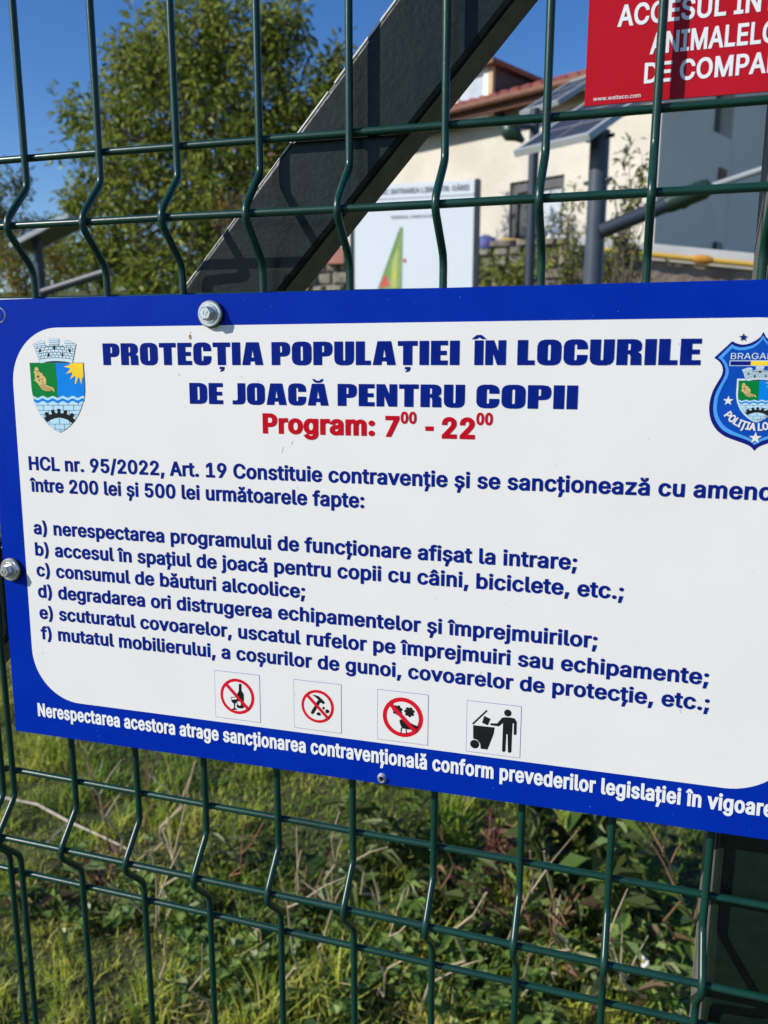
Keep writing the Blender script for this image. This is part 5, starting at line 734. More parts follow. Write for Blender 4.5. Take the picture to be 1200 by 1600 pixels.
def blue_sign():
    ex = Vector((0.99981525, 0.01814975, 0.00632837)); ey = Vector((-0.00685052, 0.0288522, 0.99956021)); n = Vector((0.01795918, -0.9994189, 0.02897121))
    K = 0.9855; o = Vector((0.12908, -0.00909, 1.51511))
    t = empty('information_sign', (0, 0, 0), 'large blue bordered white notice board in Romanian screwed to the green wire fence', 'sign')
    t.matrix_world = Matrix(((ex.x * K, ey.x * K, n.x * K, o.x), (ex.y * K, ey.y * K, n.y * K, o.y), (ex.z * K, ey.z * K, n.z * K, o.z), (0, 0, 0, 1)))
    bpy.context.view_layer.update()
    x0, x1, y0, y1 = -159.5, 326.5, -262.0, 15.4
    # board: thin metal sheet, blue face, bright cut edge, very slightly bowed
    nx, ny = 24, 14; vs = []; fs = []; mi = []
    for lay, z in ((0, 0.0), (1, -0.0011)):
        for j in range(ny + 1):
            for i in range(nx + 1):
                vs.append(((x0 + (x1 - x0) * i / nx) / 1000, (y0 + (y1 - y0) * j / ny) / 1000, z))
    st = nx + 1; L2 = st * (ny + 1)
    for j in range(ny):
        for i in range(nx):
            a = j * st + i; fs.append((a, a + 1, a + st + 1, a + st)); mi.append(0)
            fs.append((L2 + a, L2 + a + st, L2 + a + st + 1, L2 + a + 1)); mi.append(1)
    for i in range(nx):
        fs.append((i, L2 + i, L2 + i + 1, i + 1)); mi.append(1); a = ny * st + i; fs.append((a + 1, L2 + a + 1, L2 + a, a)); mi.append(1)
    for j in range(ny):
        a = j * st; fs.append((a + st, L2 + a + st, L2 + a, a)); mi.append(1); a = j * st + nx; fs.append((a, L2 + a, L2 + a + st, a + st)); mi.append(1)
    me = bpy.data.meshes.new('board'); me.from_pydata(vs, [], fs); me.polygons.foreach_set('material_index', mi); me.update()
    link('board', me, [M['sign_blue'], M['sign_back']], t, world=False)
    p = Print(); p.shape([rrect(-142.0, 309.0, -236.9, -1.7, 33.5, 16)], 'sign_white', 0.12); p.build('white_field', t)
    # heading
    p = Print(); H = dict(cap=12.4, key='ink_blue', glyph=heavy)
    for wd, a, b in (('PROTECȚIA', -77.7, 24.1), ('POPULAȚIEI', 29.2, 134.0), ('ÎN', 140.2, 157.9), ('LOCURILE', 163.7, 250.7)): p.text(wd, a, -23.5, x1=b, **H)
    H['cap'] = 11.8
    for wd, a, b in (('DE', -22.0, -1.0), ('JOACĂ', 4.9, 62.2), ('PENTRU', 67.5, 137.2), ('COPII', 143.3, 194.3)): p.text(wd, a, -45.3, x1=b, **H)
    p.build('heading_lettering', t)
    p = Print(); B = dict(ox=0.085, oy=0.062, key='ink_red', track=0.07)
    p.text('Program:', 23.0, -60.6, 10.0, x1=88.6, **B); p.text('7', 94.4, -60.8, 10.0, x1=102.2, **B); p.text('00', 102.9, -53.9, 5.7, x1=111.6, **B)
    p.text('-', 116.4, -60.8, 10.0, x1=120.9, **B); p.text('22', 125.3, -61.0, 10.0, x1=142.9, **B); p.text('00', 143.5, -53.8, 5.7, x1=152.1, **B)
    p.build('opening_hours_lettering', t)
    p = Print(); B = dict(ox=0.055, oy=0.040, key='ink_blue', track=0.045)
    CP = 7.95
    p.text('HCL nr. 95/2022, Art. 19 Constituie contravenție și se sancționează cu amendă', -134.6, -87.1, CP, x1=247.4, fit='HCL nr. 95/2022, Art. 19 Constituie contravenție și se sancționează cu', **B)
    p.text('între 200 lei și 500 lei următoarele fapte:', -134.8, -100.6, CP, x1=82.5, **B)
    for y, e, tx in ((-127.5, 197.5, 'a) nerespectarea programului de funcționare afișat la intrare;'), (-141.2, 221.3, 'b) accesul în spațiul de joacă pentru copii cu câini, biciclete, etc.;'),
                     (-154.6, 47.1, 'c) consumul de băuturi alcoolice;'), (-168.4, 209.5, 'd) degradarea ori distrugerea echipamentelor și împrejmuirilor;'),
                     (-182.4, 264.6, 'e) scuturatul covoarelor, uscatul rufelor pe împrejmuiri sau echipamente;'), (-196.0, 265.8, 'f) mutatul mobilierului, a coșurilor de gunoi, covoarelor de protecție, etc.;')):
        p.text(tx, -134.3, y, CP, x1=e, **B)
    p.build('body_lettering', t)
    p = Print()
    p.text('Nerespectarea acestora atrage sancționarea contravențională conform prevederilor legislației în vigoare', -140.7, -249.0, 8.5, 'ink_white', x1=265.4,
           fit='Nerespectarea acestora atrage sancționarea contravențională conform prevederilor legislației în', ox=0.078, oy=0.044, track=0.07)
    p.build('footer_lettering', t)
    arts = {}
    for row in ART.split('\n'):
        g, c, L, pts = row.split('|'); arts.setdefault(g, []).append((c, int(L), [tuple(float(q) for q in k.split(',')) for k in pts.split(' ')]))
    NM = {'coat': 'coat_of_arms', 'badge': 'police_badge', 'no_alcohol': 'no_alcohol_pictogram', 'no_vandalism': 'no_vandalism_pictogram', 'no_flowers': 'no_flower_picking_pictogram', 'use_bin': 'use_the_bin_pictogram'}
    for g, shp in arts.items():
        p = Print()
        for c, L, pts in shp: p.shape([pts], 'p_' + c, 0.22 + 0.07 * L)
        if g == 'badge':
            p.text('BRAGADIRU', 264.0, -20.8, 2.85, 'p_pale', x1=290.9, z=0.7, ox=0.0, oy=0.0)
            Rr, cx, cy = 19.0, 277.4, -54.1 + 19.0
            tot = 33.5
            def crv(px, py):
                a = (px - tot / 2) / Rr * 1.0; rr = Rr - py; return (cx + rr * math.sin(a), cy - rr * math.cos(a))
            p.text('POLIȚIA LOCALĂ', 0, 0, 3.45, 'p_white', x1=tot, z=0.7, ox=0.085, oy=0.04, curve=crv)
        p.build(NM[g], t)
    # wear: rust spot, dirt specks, faint smears, a torn screw hole and an old washer mark
    rng = random.Random(11); p = Print()
    def blob(cx, cy, r, key, z, asp=1.0, n=9): p.shape([[(cx + r * rng.uniform(.6, 1.1) * math.cos(2 * math.pi * k / n), cy + asp * r * rng.uniform(.6, 1.1) * math.sin(2 * math.pi * k / n)) for k in range(n)]], key, z)
    blob(-20.5, -7.9, 0.9, 'rust', 0.3, 1.9); blob(-20.1, -5.3, 0.4, 'rust', 0.3)
    for _ in range(46): blob(rng.uniform(-138, 300), rng.uniform(-230, -8), rng.choice((0.12, 0.18, 0.25, 0.3)), 'dirt', 0.3, rng.uniform(.5, 1.6))
    for _ in range(30): blob(rng.uniform(-155, 320), rng.choice((rng.uniform(-260, -253), rng.uniform(0, 13))), rng.uniform(0.15, 0.3), 'p_sky', 0.3, rng.uniform(.5, 1.4))
    for cx, cy, l, tl in ((252, -196, 3, -.3), (148, -190, 2.5, .9), (34, -70, 1.6, 1.2), (40, -66, 1.2, 1.0)):
        p.shape([[(cx - .35, cy - l), (cx + .35, cy - l), (cx + .3 + tl * l * .5, cy + l), (cx - .3 + tl * l * .5, cy + l)]], 'smear', 0.28)
    p.build('stains', t)
    mb = MB(); n = 14                           # torn hole
    for k in range(n):
        a0, a1 = 2 * math.pi * k / n, 2 * math.pi * (k + 1) / n
        def q(a, r, z): return (0.0932 + r * math.cos(a), -0.2585 + r * 1.15 * math.sin(a), z)
        h = [0.0008 + 0.0018 * abs(math.sin(3.1 * kk + 1)) for kk in (k, (k + 1) % n)]
        mb.quad(q(a0, 0.0029, 0.0001), q(a1, 0.0029, 0.0001), q(a1, 0.0018, h[1]), q(a0, 0.0018, h[0]), 0)
        mb.quad(q(a0, 0.0018, h[0]), q(a1, 0.0018, h[1]), q(a1, 0.0013, 0.0002), q(a0, 0.0013, 0.0002), 0)
        mb.add([q(a0, 0.0018, 0.00025), q(a1, 0.0018, 0.00025), (0.0932, -0.2585, 0.00025)], [(0, 1, 2)], 1)
    me = bpy.data.meshes.new('torn_screw_hole'); me.from_pydata(mb.v, [], mb.f); me.polygons.foreach_set('material_index', mb.m); link('torn_screw_hole', me, [M['burr'], M['rubber']], t, world=False)
    mb = MB(); n = 24
    for k in range(n):
        a0, a1 = 2 * math.pi * k / n, 2 * math.pi * (k + 1) / n
        def q(a, r, z): return (-0.1488 + r * math.cos(a), 0.0060 + r * math.sin(a), z)
        mb.quad(q(a0, 0.0048, 0.0001), q(a1, 0.0048, 0.0001), q(a1, 0.0043, 0.0005), q(a0, 0.0043, 0.0005), 0)
        mb.quad(q(a0, 0.0043, 0.0005), q(a1, 0.0043, 0.0005), q(a1, 0.0039, 0.00012), q(a0, 0.0039, 0.00012), 0)
        mb.add([q(a0, 0.0014, 0.0002), q(a1, 0.0014, 0.0002), (-0.1488, 0.006, 0.0002)], [(0, 1, 2)], 1)
    me = bpy.data.meshes.new('washer_mark'); me.from_pydata(mb.v, [], mb.f); me.polygons.foreach_set('material_index', mb.m); link('washer_mark', me, [M['burr'], M['rubber']], t, world=False)
    hex_bolt(t, -6.5, 4.4, 1); hex_bolt(t, -152.4, -151.6, 2); hex_bolt(t, 320.0, 6.0, 3); hex_bolt(t, 320.0, -250.0, 4)
blue_sign()

# ------------------------------------------------------------------ the red sign behind the wires
def red_sign():
    X0, Z0 = 316.6, 1614.4
    t = empty('prohibition_sign', (X0 / 1000, 0.0066, Z0 / 1000), 'red sign with white capitals about animals, fixed behind the wires at upper right', 'sign')
    t.rotation_euler = (R(90), 0, 0); bpy.context.view_layer.update()
    me = bpy.data.meshes.new('board'); mb = MB(); mb.bx(0, 0.150, 0, 0.100, -0.0012, 0)
    me.from_pydata(mb.v, [], mb.f); me.update(); link('board', me, M['red_sign'], t, world=False)
    p = Print(); B = dict(ox=0.046, oy=0.036, key='ink_white', z=0.2, track=0.03)
    p.text('ACCESUL INTERZIS', 13.3, 33.3, 8.5, x1=60.1, fit='ACCESUL', **B)
    p.text('ANIMALELOR', 28.4, 20.2, 8.5, x1=70.2, fit='ANIMALE', **B)
    p.text('DE COMPANIE', 26.6, 7.9, 8.2, x1=78.6, fit='DE COMPA', **B)
    p.text('www.walteco.com', 4.0, 1.9, 1.7, x1=25.5, ox=0.01, oy=0.01, key='ink_white', z=0.2)
    p.build('lettering', t)
red_sign()
# ------------------------------------------------------------------ foliage helpers
def quads_mesh(name, V, mats, mi, parent=None, nv=4):
    """V: (n, nv, 3) polygons"""
    n = V.shape[0]; me = bpy.data.meshes.new(name)
    me.vertices.add(n * nv); me.vertices.foreach_set('co', V.reshape(-1).astype(np.float32))
    me.loops.add(n * nv); me.loops.foreach_set('vertex_index', np.arange(n * nv, dtype=np.int32))
    me.polygons.add(n); me.polygons.foreach_set('loop_start', np.arange(0, n * nv, nv, dtype=np.int32)); me.polygons.foreach_set('loop_total', np.full(n, nv, dtype=np.int32))
    me.polygons.foreach_set('material_index', np.asarray(mi, dtype=np.int32)); me.update(calc_edges=True)
    return link(name, me, mats, parent)
def leaf_polys(P, D, Nn, L, Wd, fold=0.25, curl=0.15):
    """each leaf: two quads folded along the midrib. P base, D direction, Nn normal, L length, Wd width"""
    D = D / np.linalg.norm(D, axis=1, keepdims=True); B = np.cross(Nn, D); B /= np.linalg.norm(B, axis=1, keepdims=True) + 1e-9; Nn = np.cross(D, B)
    L = L[:, None]; W = Wd[:, None]
    tip = P + D * L - Nn * L * curl; mid = P + D * L * 0.5 + Nn * 0
    a = P + D * L * 0.42 + B * W * 0.5 + Nn * W * fold; b = P + D * L * 0.42 - B * W * 0.5 + Nn * W * fold
    a2 = P + D * L * 0.75 + B * W * 0.33 + Nn * W * fold * .6 - Nn * L * curl * .5; b2 = P + D * L * 0.75 - B * W * 0.33 + Nn * W * fold * .6 - Nn * L * curl * .5
    q1 = np.stack([P, a, a2, tip], 1); q2 = np.stack([P, tip, b2, b], 1)
    return np.concatenate([q1, q2], 0)
def limb(mb, p0, p1, r0, r1, rng, wob=0.06, n=5, mi=0):
    p0, p1 = Vector(p0), Vector(p1); L = (p1 - p0).length
    pts = [p0.lerp(p1, i / n) + Vector((rng.uniform(-1, 1), rng.uniform(-1, 1), rng.uniform(-.5, .5))) * L * wob * math.sin(math.pi * i / n) for i in range(n + 1)]
    mb.tube(pts, [r0 + (r1 - r0) * i / n for i in range(n + 1)], 7, mi)
    return pts
M['bark'] = mat('bark', (0.07, 0.055, 0.04), 0.9, c2=(0.13, 0.11, 0.085), scale=12, bump=0.6, bscale=30, bdist=0.01, stretch=(1, 1, .3))
M['leaf_olive'] = leaf_mat('leaf_olive', (0.1426, 0.1938, 0.0242), (0.2346, 0.2805, 0.0440), 3.0, 0.45, 0.35, 0.3)
M['leaf_light'] = leaf_mat('leaf_light', (0.3277, 0.3710, 0.0575), (0.4180, 0.4346, 0.0920), 3.0, 0.45, 0.4, 0.3)
M['leaf_dark'] = leaf_mat('leaf_dark', (0.0420, 0.0630, 0.0140), (0.0630, 0.0812, 0.0196), 3.0, 0.45, 0.3, 0.3)
M['leaf_grey'] = leaf_mat('leaf_grey', (0.1440, 0.1632, 0.0691), (0.2112, 0.2208, 0.1037), 3.0, 0.5, 0.3)
M['leaf_orange'] = leaf_mat('leaf_orange', (0.3000, 0.1500, 0.0210), (0.2550, 0.1800, 0.0300), 3.0, 0.45, 0.4)
M['leaf_brown'] = leaf_mat('leaf_brown', (0.14, 0.085, 0.035), (0.22, 0.15, 0.07), 8.0, 0.6, 0.2)
M['leaf_red'] = leaf_mat('leaf_red', (0.06, 0.018, 0.014), (0.11, 0.035, 0.022), 8.0, 0.6, 0.2)
def tree(name, base, crown_blobs, n_sprays, leaf, mats, weights, label, cat, seed, trunk_r=0.09, per=34, spray=0.30, group=None, trunk_top=None):
    """crown_blobs: (centre, radii, weight). leafy sprays hang along twigs that reach out to the crown surface"""
    rng = random.Random(seed); nr = np.random.default_rng(seed); base = Vector(base)
    t = empty(name, base, label, cat, group)
    c0 = Vector(crown_blobs[0][0]); mb = MB()
    top = Vector(trunk_top) if trunk_top else c0 + Vector((0, 0, crown_blobs[0][1][2] * .3))
    trunk = limb(mb, base - Vector((0, 0, .1)), top, trunk_r, trunk_r * .35, rng, 0.03, 8)
    tot = sum(b[2] for b in crown_blobs); tips = []
    for c, r, wt in crown_blobs:
        c = Vector(c)
        for _ in range(max(3, int(n_sprays * wt / tot))):
            d = Vector((rng.gauss(0, 1), rng.gauss(0, 1), rng.gauss(0.15, 1))).normalized()
            q = rng.random() ** 0.45
            out_ = rng.uniform(.85, 1.06) if rng.random() < .78 else rng.uniform(1.0, 1.3)
            p = c + Vector((d.x * r[0], d.y * r[1], d.z * r[2])) * q * out_
            tips.append((p, (d + Vector((0, 0, .55))).normalized()))
            if out_ > 1.0: mb.tube([c.lerp(p, .55), c.lerp(p, .8) + Vector((rng.uniform(-.04, .04), 0, .03)), p], [.012, .008, .005], 5, 0, False)
    # limbs
    nl = 16
    for i in range(nl):
        p, d = tips[rng.randrange(len(tips))]; s = trunk[rng.randrange(3, 8)]
        pts = limb(mb, s, s.lerp(p, .9), trunk_r * .4, trunk_r * .07, rng, .08, 5)
    twig = mb; Ps = []; Ds = []; Ns = []; Ls = []; Ws = []; mi = []
    cum = np.cumsum(weights) / sum(weights)
    for p, d in tips:
        ln_ = spray * rng.uniform(.7, 1.4); a = p - d * ln_ * .6; b = p + d * ln_ * .5
        twig.tube([a, p, b], [0.006, 0.004, 0.002], 4, 0, False)
        k = max(4, int(per * rng.uniform(.6, 1.3)))
        tt = nr.random(k); base_ = np.array(a)[None] * (1 - tt[:, None]) + np.array(b)[None] * tt[:, None]
        off = nr.normal(0, 1, (k, 3)); off /= np.linalg.norm(off, axis=1, keepdims=True)
        P = base_ + off * nr.uniform(0.01, 0.16 * spray / .3, (k, 1)); D = off + np.array(d)[None] * .5 + np.array([0, 0, -.55])[None]
        Nn = off * .75 + np.array(d)[None] * .35 + np.array([0, 0, .45])[None] + nr.normal(0, .45, (k, 3))
        Ps.append(P); Ds.append(D); Ns.append(Nn); Ls.append(leaf * nr.uniform(.6, 1.25, k)); Ws.append(leaf * nr.uniform(.3, .5, k))
        bias = rng.uniform(-.22, .22); mi.append(np.searchsorted(cum, np.clip(nr.random(k) + bias, 0, .999)))
    P, D, Nn, L, W = (np.concatenate(x) for x in (Ps, Ds, Ns, Ls, Ws)); mi = np.concatenate(mi)
    V = leaf_polys(P, D, Nn, L, W); quads_mesh('crown', V, [M[m] for m in mats], np.concatenate([mi, mi]), t)
    mb.build('trunk', M['bark'], t)
    return t

# ------------------------------------------------------------------ trees
def A3(px, py, Y): return tuple(at(px, py, Y))
c = at(325, 215, 10.8)
g = (c.x - .1, c.y, ground_h(c.x, c.y))
tree('broadleaf_tree', g, [
    (A3(325, 260, 10.8), (1.73, 1.60, 2.06), 10), (A3(330, 110, 10.8), (1.00, 0.93, 1.13), 3.0), (A3(190, 250, 10.8), (0.73, 0.80, 1.00), 2.0), (A3(170, 395, 10.8), (0.93, 0.93, 0.73), 2.2), (A3(455, 190, 10.9), (0.80, 0.80, 1.06), 2.2),
    (A3(235, 120, 10.8), (0.56, 0.60, 0.67), 1.1), (A3(205, 80, 10.8), (0.24, 0.27, 0.37), .3), (A3(425, 60, 10.9), (0.43, 0.40, 0.56), .7), (A3(520, 110, 10.9), (0.24, 0.27, 0.43), .35), (A3(120, 180, 10.8), (0.21, 0.27, 0.27), .25), (A3(330, 30, 10.8), (0.35, 0.27, 0.48), .5),
    (A3(115, 310, 10.8), (0.33, 0.40, 0.29), .35), (A3(300, 430, 10.8), (1.73, 1.33, 0.80), 3.2), (A3(465, 45, 10.9), (0.13, 0.20, 0.33), .2), (A3(270, 20, 10.8), (0.13, 0.13, 0.27), .15)],
    900, 0.12, ['leaf_olive', 'leaf_light', 'leaf_dark'], (5, 4.2, 1.3), 'big olive green broadleaf tree against the blue sky behind the fence', 'tree', 21, 0.13, 32, .38)
c = at(10, 420, 13)
tree('broadleaf_tree', (c.x - .4, c.y, ground_h(c.x, c.y)), [(A3(-60, 380, 13), (1.3, 1, 1.3), 6), (A3(0, 350, 13), (.7, .7, .9), 3), (A3(30, 280, 13), (.22, .3, .30), .6), (A3(60, 360, 13), (.35, .4, .5), 1.0), (A3(95, 390, 13.4), (.6, .4, .5), 1.2)],
     230, 0.10, ['leaf_grey', 'leaf_olive', 'leaf_dark'], (5, 2, 1.5), 'smaller greyish green tree at the far left edge, behind the left lamp', 'tree', 22, 0.07, 26, .30)
c = at(40, 440, 10)
tree('autumn_shrub', (c.x, c.y, ground_h(c.x, c.y)), [(A3(40, 430, 10), (.75, .5, .5), 5), (A3(10, 400, 10), (.30, .3, .28), 1.2), (A3(85, 405, 10), (.25, .3, .28), 1), (A3(40, 500, 10), (.7, .5, .5), 2)],
     120, 0.07, ['leaf_orange', 'leaf_olive', 'leaf_light'], (4, 2.5, 1.5), 'low shrub turning orange at the lower left, behind the left lamp', 'shrub', 23, 0.03, 26, .22)
c = at(352, 320, 7.0)
tree('sapling', (c.x + .05, c.y - .3, ground_h(c.x, c.y)), [(A3(355, 318, 7.0), (.15, .15, .13), 2), (A3(345, 345, 7.0), (.10, .1, .15), 1)],
     14, 0.055, ['leaf_orange', 'leaf_brown'], (4, 2), 'thin sapling with rusty orange leaves in front of the big tree', 'sapling', 24, 0.012, 16, .14, 'young saplings beyond the fence')
# evergreens far off behind everything, for the sides
# ------------------------------------------------------------------ the house
M['plaster'] = mat('cream_plaster', (0.60, 0.555, 0.47), 0.9, c2=(0.70, 0.65, 0.555), scale=1.6, detail=8, bump=0.5, bscale=22, bdist=0.02)
M['plaster_bounce'] = mat('cream_plaster_bounce', (0.76, 0.67, 0.555), 0.9, c2=(0.82, 0.735, 0.615), scale=1.1, detail=8, bump=0.3, bscale=18, bdist=0.02)  # the same cream plaster, lightened and warmed to paint in bounce light
M['tile'] = mat('red_roof_tile', (0.27, 0.070, 0.055), 0.55, c2=(0.38, 0.13, 0.11), scale=5, bump=0.3, bscale=14, bdist=0.01)
M['wood_brown'] = mat('brown_wood', (0.16, 0.07, 0.04), 0.7, c2=(0.22, 0.10, 0.06), scale=9, bump=0.3, stretch=(1, 1, 6), bdist=0.005)
M['dormer_dark'] = mat('dark_cladding', (0.030, 0.030, 0.042), 0.6, c2=(0.045, 0.045, 0.058), scale=6)
M['pvc'] = mat('white_frame', (0.80, 0.79, 0.75), 0.4, c2=(0.74, 0.73, 0.69), scale=6)
M['dark_frame'] = mat('dark_frame', (0.05, 0.05, 0.055), 0.5, c2=(0.07, 0.07, 0.075), scale=10)
M['glass'] = mat('window_glass', (0.36, 0.42, 0.48), 0.25, c2=(0.50, 0.55, 0.60), scale=2.5, spec=0.4)
M['glass_dark'] = mat('dark_window_glass', (0.07, 0.075, 0.08), 0.12, c2=(0.11, 0.115, 0.12), scale=1.5, spec=0.6)
M['louvre'] = mat('pale_blind', (0.55, 0.58, 0.62), 0.5, c2=(0.62, 0.65, 0.68), scale=5)
def house():
    dF = Vector((math.sin(R(-64.07)), math.cos(R(-64.07)), 0)); dS = Vector((math.sin(R(25.93)), math.cos(R(25.93)), 0)); nF = -dS; nS = -dF
    C0 = at(1026, 300, 13.0); C0.z = 0
    eave = at(1030, 128, 13.0).z; zb = 1.2
    t = empty('house', C0 + Vector((0, 0, zb)), 'cream plastered house with red tiled roof and a dormer, behind the solar lamps', 'house')
    LF, LS = 9.5, 7.0
    def F(a, h, out=0): return C0 + dF * a + nF * out + Vector((0, 0, h))       # on the front: a metres left of the corner
    def SD(a, h, out=0): return C0 + dS * a + nS * out + Vector((0, 0, h))
    def fa(px, py): p = onp(px, py, C0, nF); return (p - C0).dot(dF), p.z
    def sa(px, py): p = onp(px, py, C0, nS); return (p - C0).dot(dS), p.z
    # window opening in the front wall
    (wa1, wz1), (wa0, wz1b) = fa(797, 283), fa(882, 275); wz0 = fa(840, 374)[1]; wz1 = (wz1 + wz1b) / 2
    mb = MB()
    def wallrect(Pf, a0, a1, h0, h1, mi=0): mb.quad(Pf(a0, h0), Pf(a1, h0), Pf(a1, h1), Pf(a0, h1), mi)
    for a0, a1, h0, h1 in ((0, wa0, zb, eave + .1), (wa1, LF, zb, eave + .1), (wa0, wa1, zb, wz0), (wa0, wa1, wz1, eave + .1)): wallrect(F, a0, a1, h0, h1)
    for (a0, h0), (a1, h1) in (((wa0, wz0), (wa1, wz0)), ((wa1, wz0), (wa1, wz1)), ((wa1, wz1), (wa0, wz1)), ((wa0, wz1), (wa0, wz0))): mb.quad(F(a0, h0), F(a0, h0, -.16), F(a1, h1, -.16), F(a1, h1))
    mb.build('front_wall', M['plaster'], t)
    (sw0, _), (sw1, _) = sa(1119, 150), sa(1149, 150); sz0 = sa(1134, 214)[1]; sz1 = sz0 + 1.3
    mb = MB()
    for a0, a1, h0, h1 in ((0, sw0, zb, eave + 2.4), (sw1, LS, zb, eave + 2.4), (sw0, sw1, zb, sz0), (sw0, sw1, sz1, eave + 2.4)): wallrect(SD, a0, a1, h0, h1)
    for (a0, h0), (a1, h1) in (((sw0, sz0), (sw1, sz0)), ((sw1, sz0), (sw1, sz1)), ((sw1, sz1), (sw0, sz1)), ((sw0, sz1), (sw0, sz0))): mb.quad(SD(a0, h0), SD(a0, h0, -.25), SD(a1, h1, -.25), SD(a1, h1))
    mb.build('side_wall', M['plaster_bounce'], t)
    mb = MB(); mb.quad(SD(sw0 - .1, sz0 - .1, -.22), SD(sw1 + .1, sz0 - .1, -.22), SD(sw1 + .1, sz1 + .1, -.22), SD(sw0 - .1, sz1 + .1, -.22)); w2 = mb.build('side_window', M['glass_dark'], t)
    mb = MB(); vs = sa(1127, 274); mb.box(SD(vs[0], vs[1], .01), dS * .14, nS * .03, Vector((0, 0, .10))); mb.build('wall_vent', M['wood_brown'], t)
    mb = MB(); vs = sa(1118, 386); mb.box(SD(vs[0], vs[1], .02), dS * .12, nS * .05, Vector((0, 0, .07))); mb.build('meter_box', M['dark_frame'], t)
    mb = MB(); mb.box(SD(sw1 + .05, (zb + sz0) / 2, .012), dS * .02, nS * .012, Vector((0, 0, (sz0 - zb) / 2))); mb.build('wall_conduit', M['plaster_bounce'], t)
    # front window: dark frame, glass, pale blind on the right half
    fr = MB(); W_ = wa1 - wa0
    def fbox(a0, a1, h0, h1, o0, o1): fr.box(F((a0 + a1) / 2, (h0 + h1) / 2, (o0 + o1) / 2), dF * abs(a1 - a0) / 2, nF * (o1 - o0) / 2, Vector((0, 0, (h1 - h0) / 2)))
    for a0, a1, h0, h1 in ((wa0, wa0 + .07, wz0, wz1), (wa1 - .13, wa1, wz0, wz1), (wa0 + .07, wa1 - .13, wz1 - .17, wz1), (wa0 + .07, wa1 - .13, wz0, wz0 + .06), (wa0 + W_ * .46, wa0 + W_ * .52, wz0 + .06, wz1 - .17)): fbox(a0, a1, h0, h1, -.14, -.05)
    wn = fr.build('front_window', M['dark_frame'], t)
    fr = MB(); fbox(wa0 + W_ * .52, wa1 - .13, wz0 + .06, wz1 - .17, -.12, -.10); fr.build('pane', M['glass_dark'], wn)
    fr = MB(); n = 14; h0, h1 = wz0 + .06, wz1 - .17
    for i in range(n): fbox(wa0 + .07, wa0 + W_ * .46, h0 + (h1 - h0) * i / n, h0 + (h1 - h0) * (i + .8) / n, -.12, -.09)
    fr.build('blind', M['louvre'], wn)
    # roof: barrel tiles rising from the eave
    ov, pitch = .45, R(19.3); up = Vector((-nF.x * math.cos(pitch), -nF.y * math.cos(pitch), math.sin(pitch))); nr_ = up.cross(dF).normalized()
    if nr_.z < 0: nr_ = -nr_
    E0 = F(-.35, eave + .17, ov); mb = MB(); per = .21; nrow = int((LF + .9) / per); RL = 5.2
    for i in range(nrow):
        for j in range(13):
            a = E0 + dF * (i * per) + up * (j * .40) + nr_ * .0; b = a + up * .44 + nr_ * -.012
            vs = []
            for p, rr in ((a + nr_ * .028, .078), (b + nr_ * .004, .066)):
                for k in range(7):
                    an = math.pi * k / 6; vs.append(p + dF * (per * .5 + math.cos(an) * rr * 1.25) + nr_ * math.sin(an) * rr)
            fs = [(k, k + 1, 8 + k, 7 + k) for k in range(6)] + [tuple(range(7))]
            mb.add(vs, fs, 0, False)
    for i in range(1): mb.box(E0 + dF * (nrow * per / 2) + up * (RL / 2) - nr_ * .02, dF * nrow * per / 2, up * RL / 2, nr_ * .02)
    rf = mb.build('roof', M['tile'], t)
    mb = MB(); mb.box(E0 + dF * (nrow * per / 2) - nr_ * .10 + nF * -.02, dF * nrow * per / 2, nF * .02, Vector((0, 0, .07))); mb.build('fascia', M['wood_brown'], rf)
    mb = MB(); mb.box(F((LF) / 2, eave + .10, ov / 2 - .02), dF * (LF + .6) / 2, nF * (ov / 2 - .02), Vector((0, 0, .02))); mb.build('soffit', M['wood_brown'], rf)
    mb = MB(); mb.tube([E0 + dF * (i * .5) - nr_ * .03 + nF * .07 for i in range(int(nrow * per / .5) + 1)], .055, 8); mb.build('gutter', M['wood_brown'], rf)
    # dormer
    P1 = C0 + nF * .30
    def da(px, py): p = onp(px, py, P1, nF); return (p - P1).dot(dF), p.z
    a0, zt = da(774, 104); a1 = a0 + 2.3; zbt = da(772, 180)[1]; dep = 2.3
    def DF(a, h, out=0): return P1 + dF * a + nF * out + Vector((0, 0, h))
    dm = MB(); dm.box(DF((a0 + a1) / 2, (zbt + zt) / 2, -dep / 2), dF * (a1 - a0) / 2, nF * dep / 2, Vector((0, 0, (zt - zbt) / 2)))
    d = dm.build('dormer', M['dormer_dark'], t)
    fr = MB(); pa, pz = a0 + .0, zbt
    def dbox(x0, x1, h0, h1, o0, o1): fr.box(DF((x0 + x1) / 2, (h0 + h1) / 2, (o0 + o1) / 2), dF * (x1 - x0) / 2, nF * (o1 - o0) / 2, Vector((0, 0, (h1 - h0) / 2)))
    for x0, x1, h0, h1 in ((a0 + .09, a0 + .19, zbt, zt), (a0 + .19, a1, zt - .08, zt - .01), (a0 + .19, a1, zbt, zbt + .08), (a0 + .72, a0 + .85, zbt + .08, zt - .08), (a0 + 1.4, a0 + 1.5, zbt + .08, zt - .08)): dbox(x0, x1, h0, h1, .0, .06)
    fr.build('dormer_window', M['pvc'], d)
    fr = MB(); dbox(a0 + .19, a1 - .02, zbt + .08, zt - .08, .0, .03); fr.build('dormer_pane', M['glass'], d)
    fr = MB(); dbox(a0, a0 + .09, zbt, zt, .0, .07); fr.build('dormer_trim', mat('tan_trim', (0.48, 0.33, 0.18), .7, c2=(.55, .4, .23), scale=8), d)
    fr = MB(); dbox(a0 - .09, a1 + .3, zt + .003, zt + .085, -dep - .1, .20); fr.build('dormer_roof', M['wood_brown'], d)
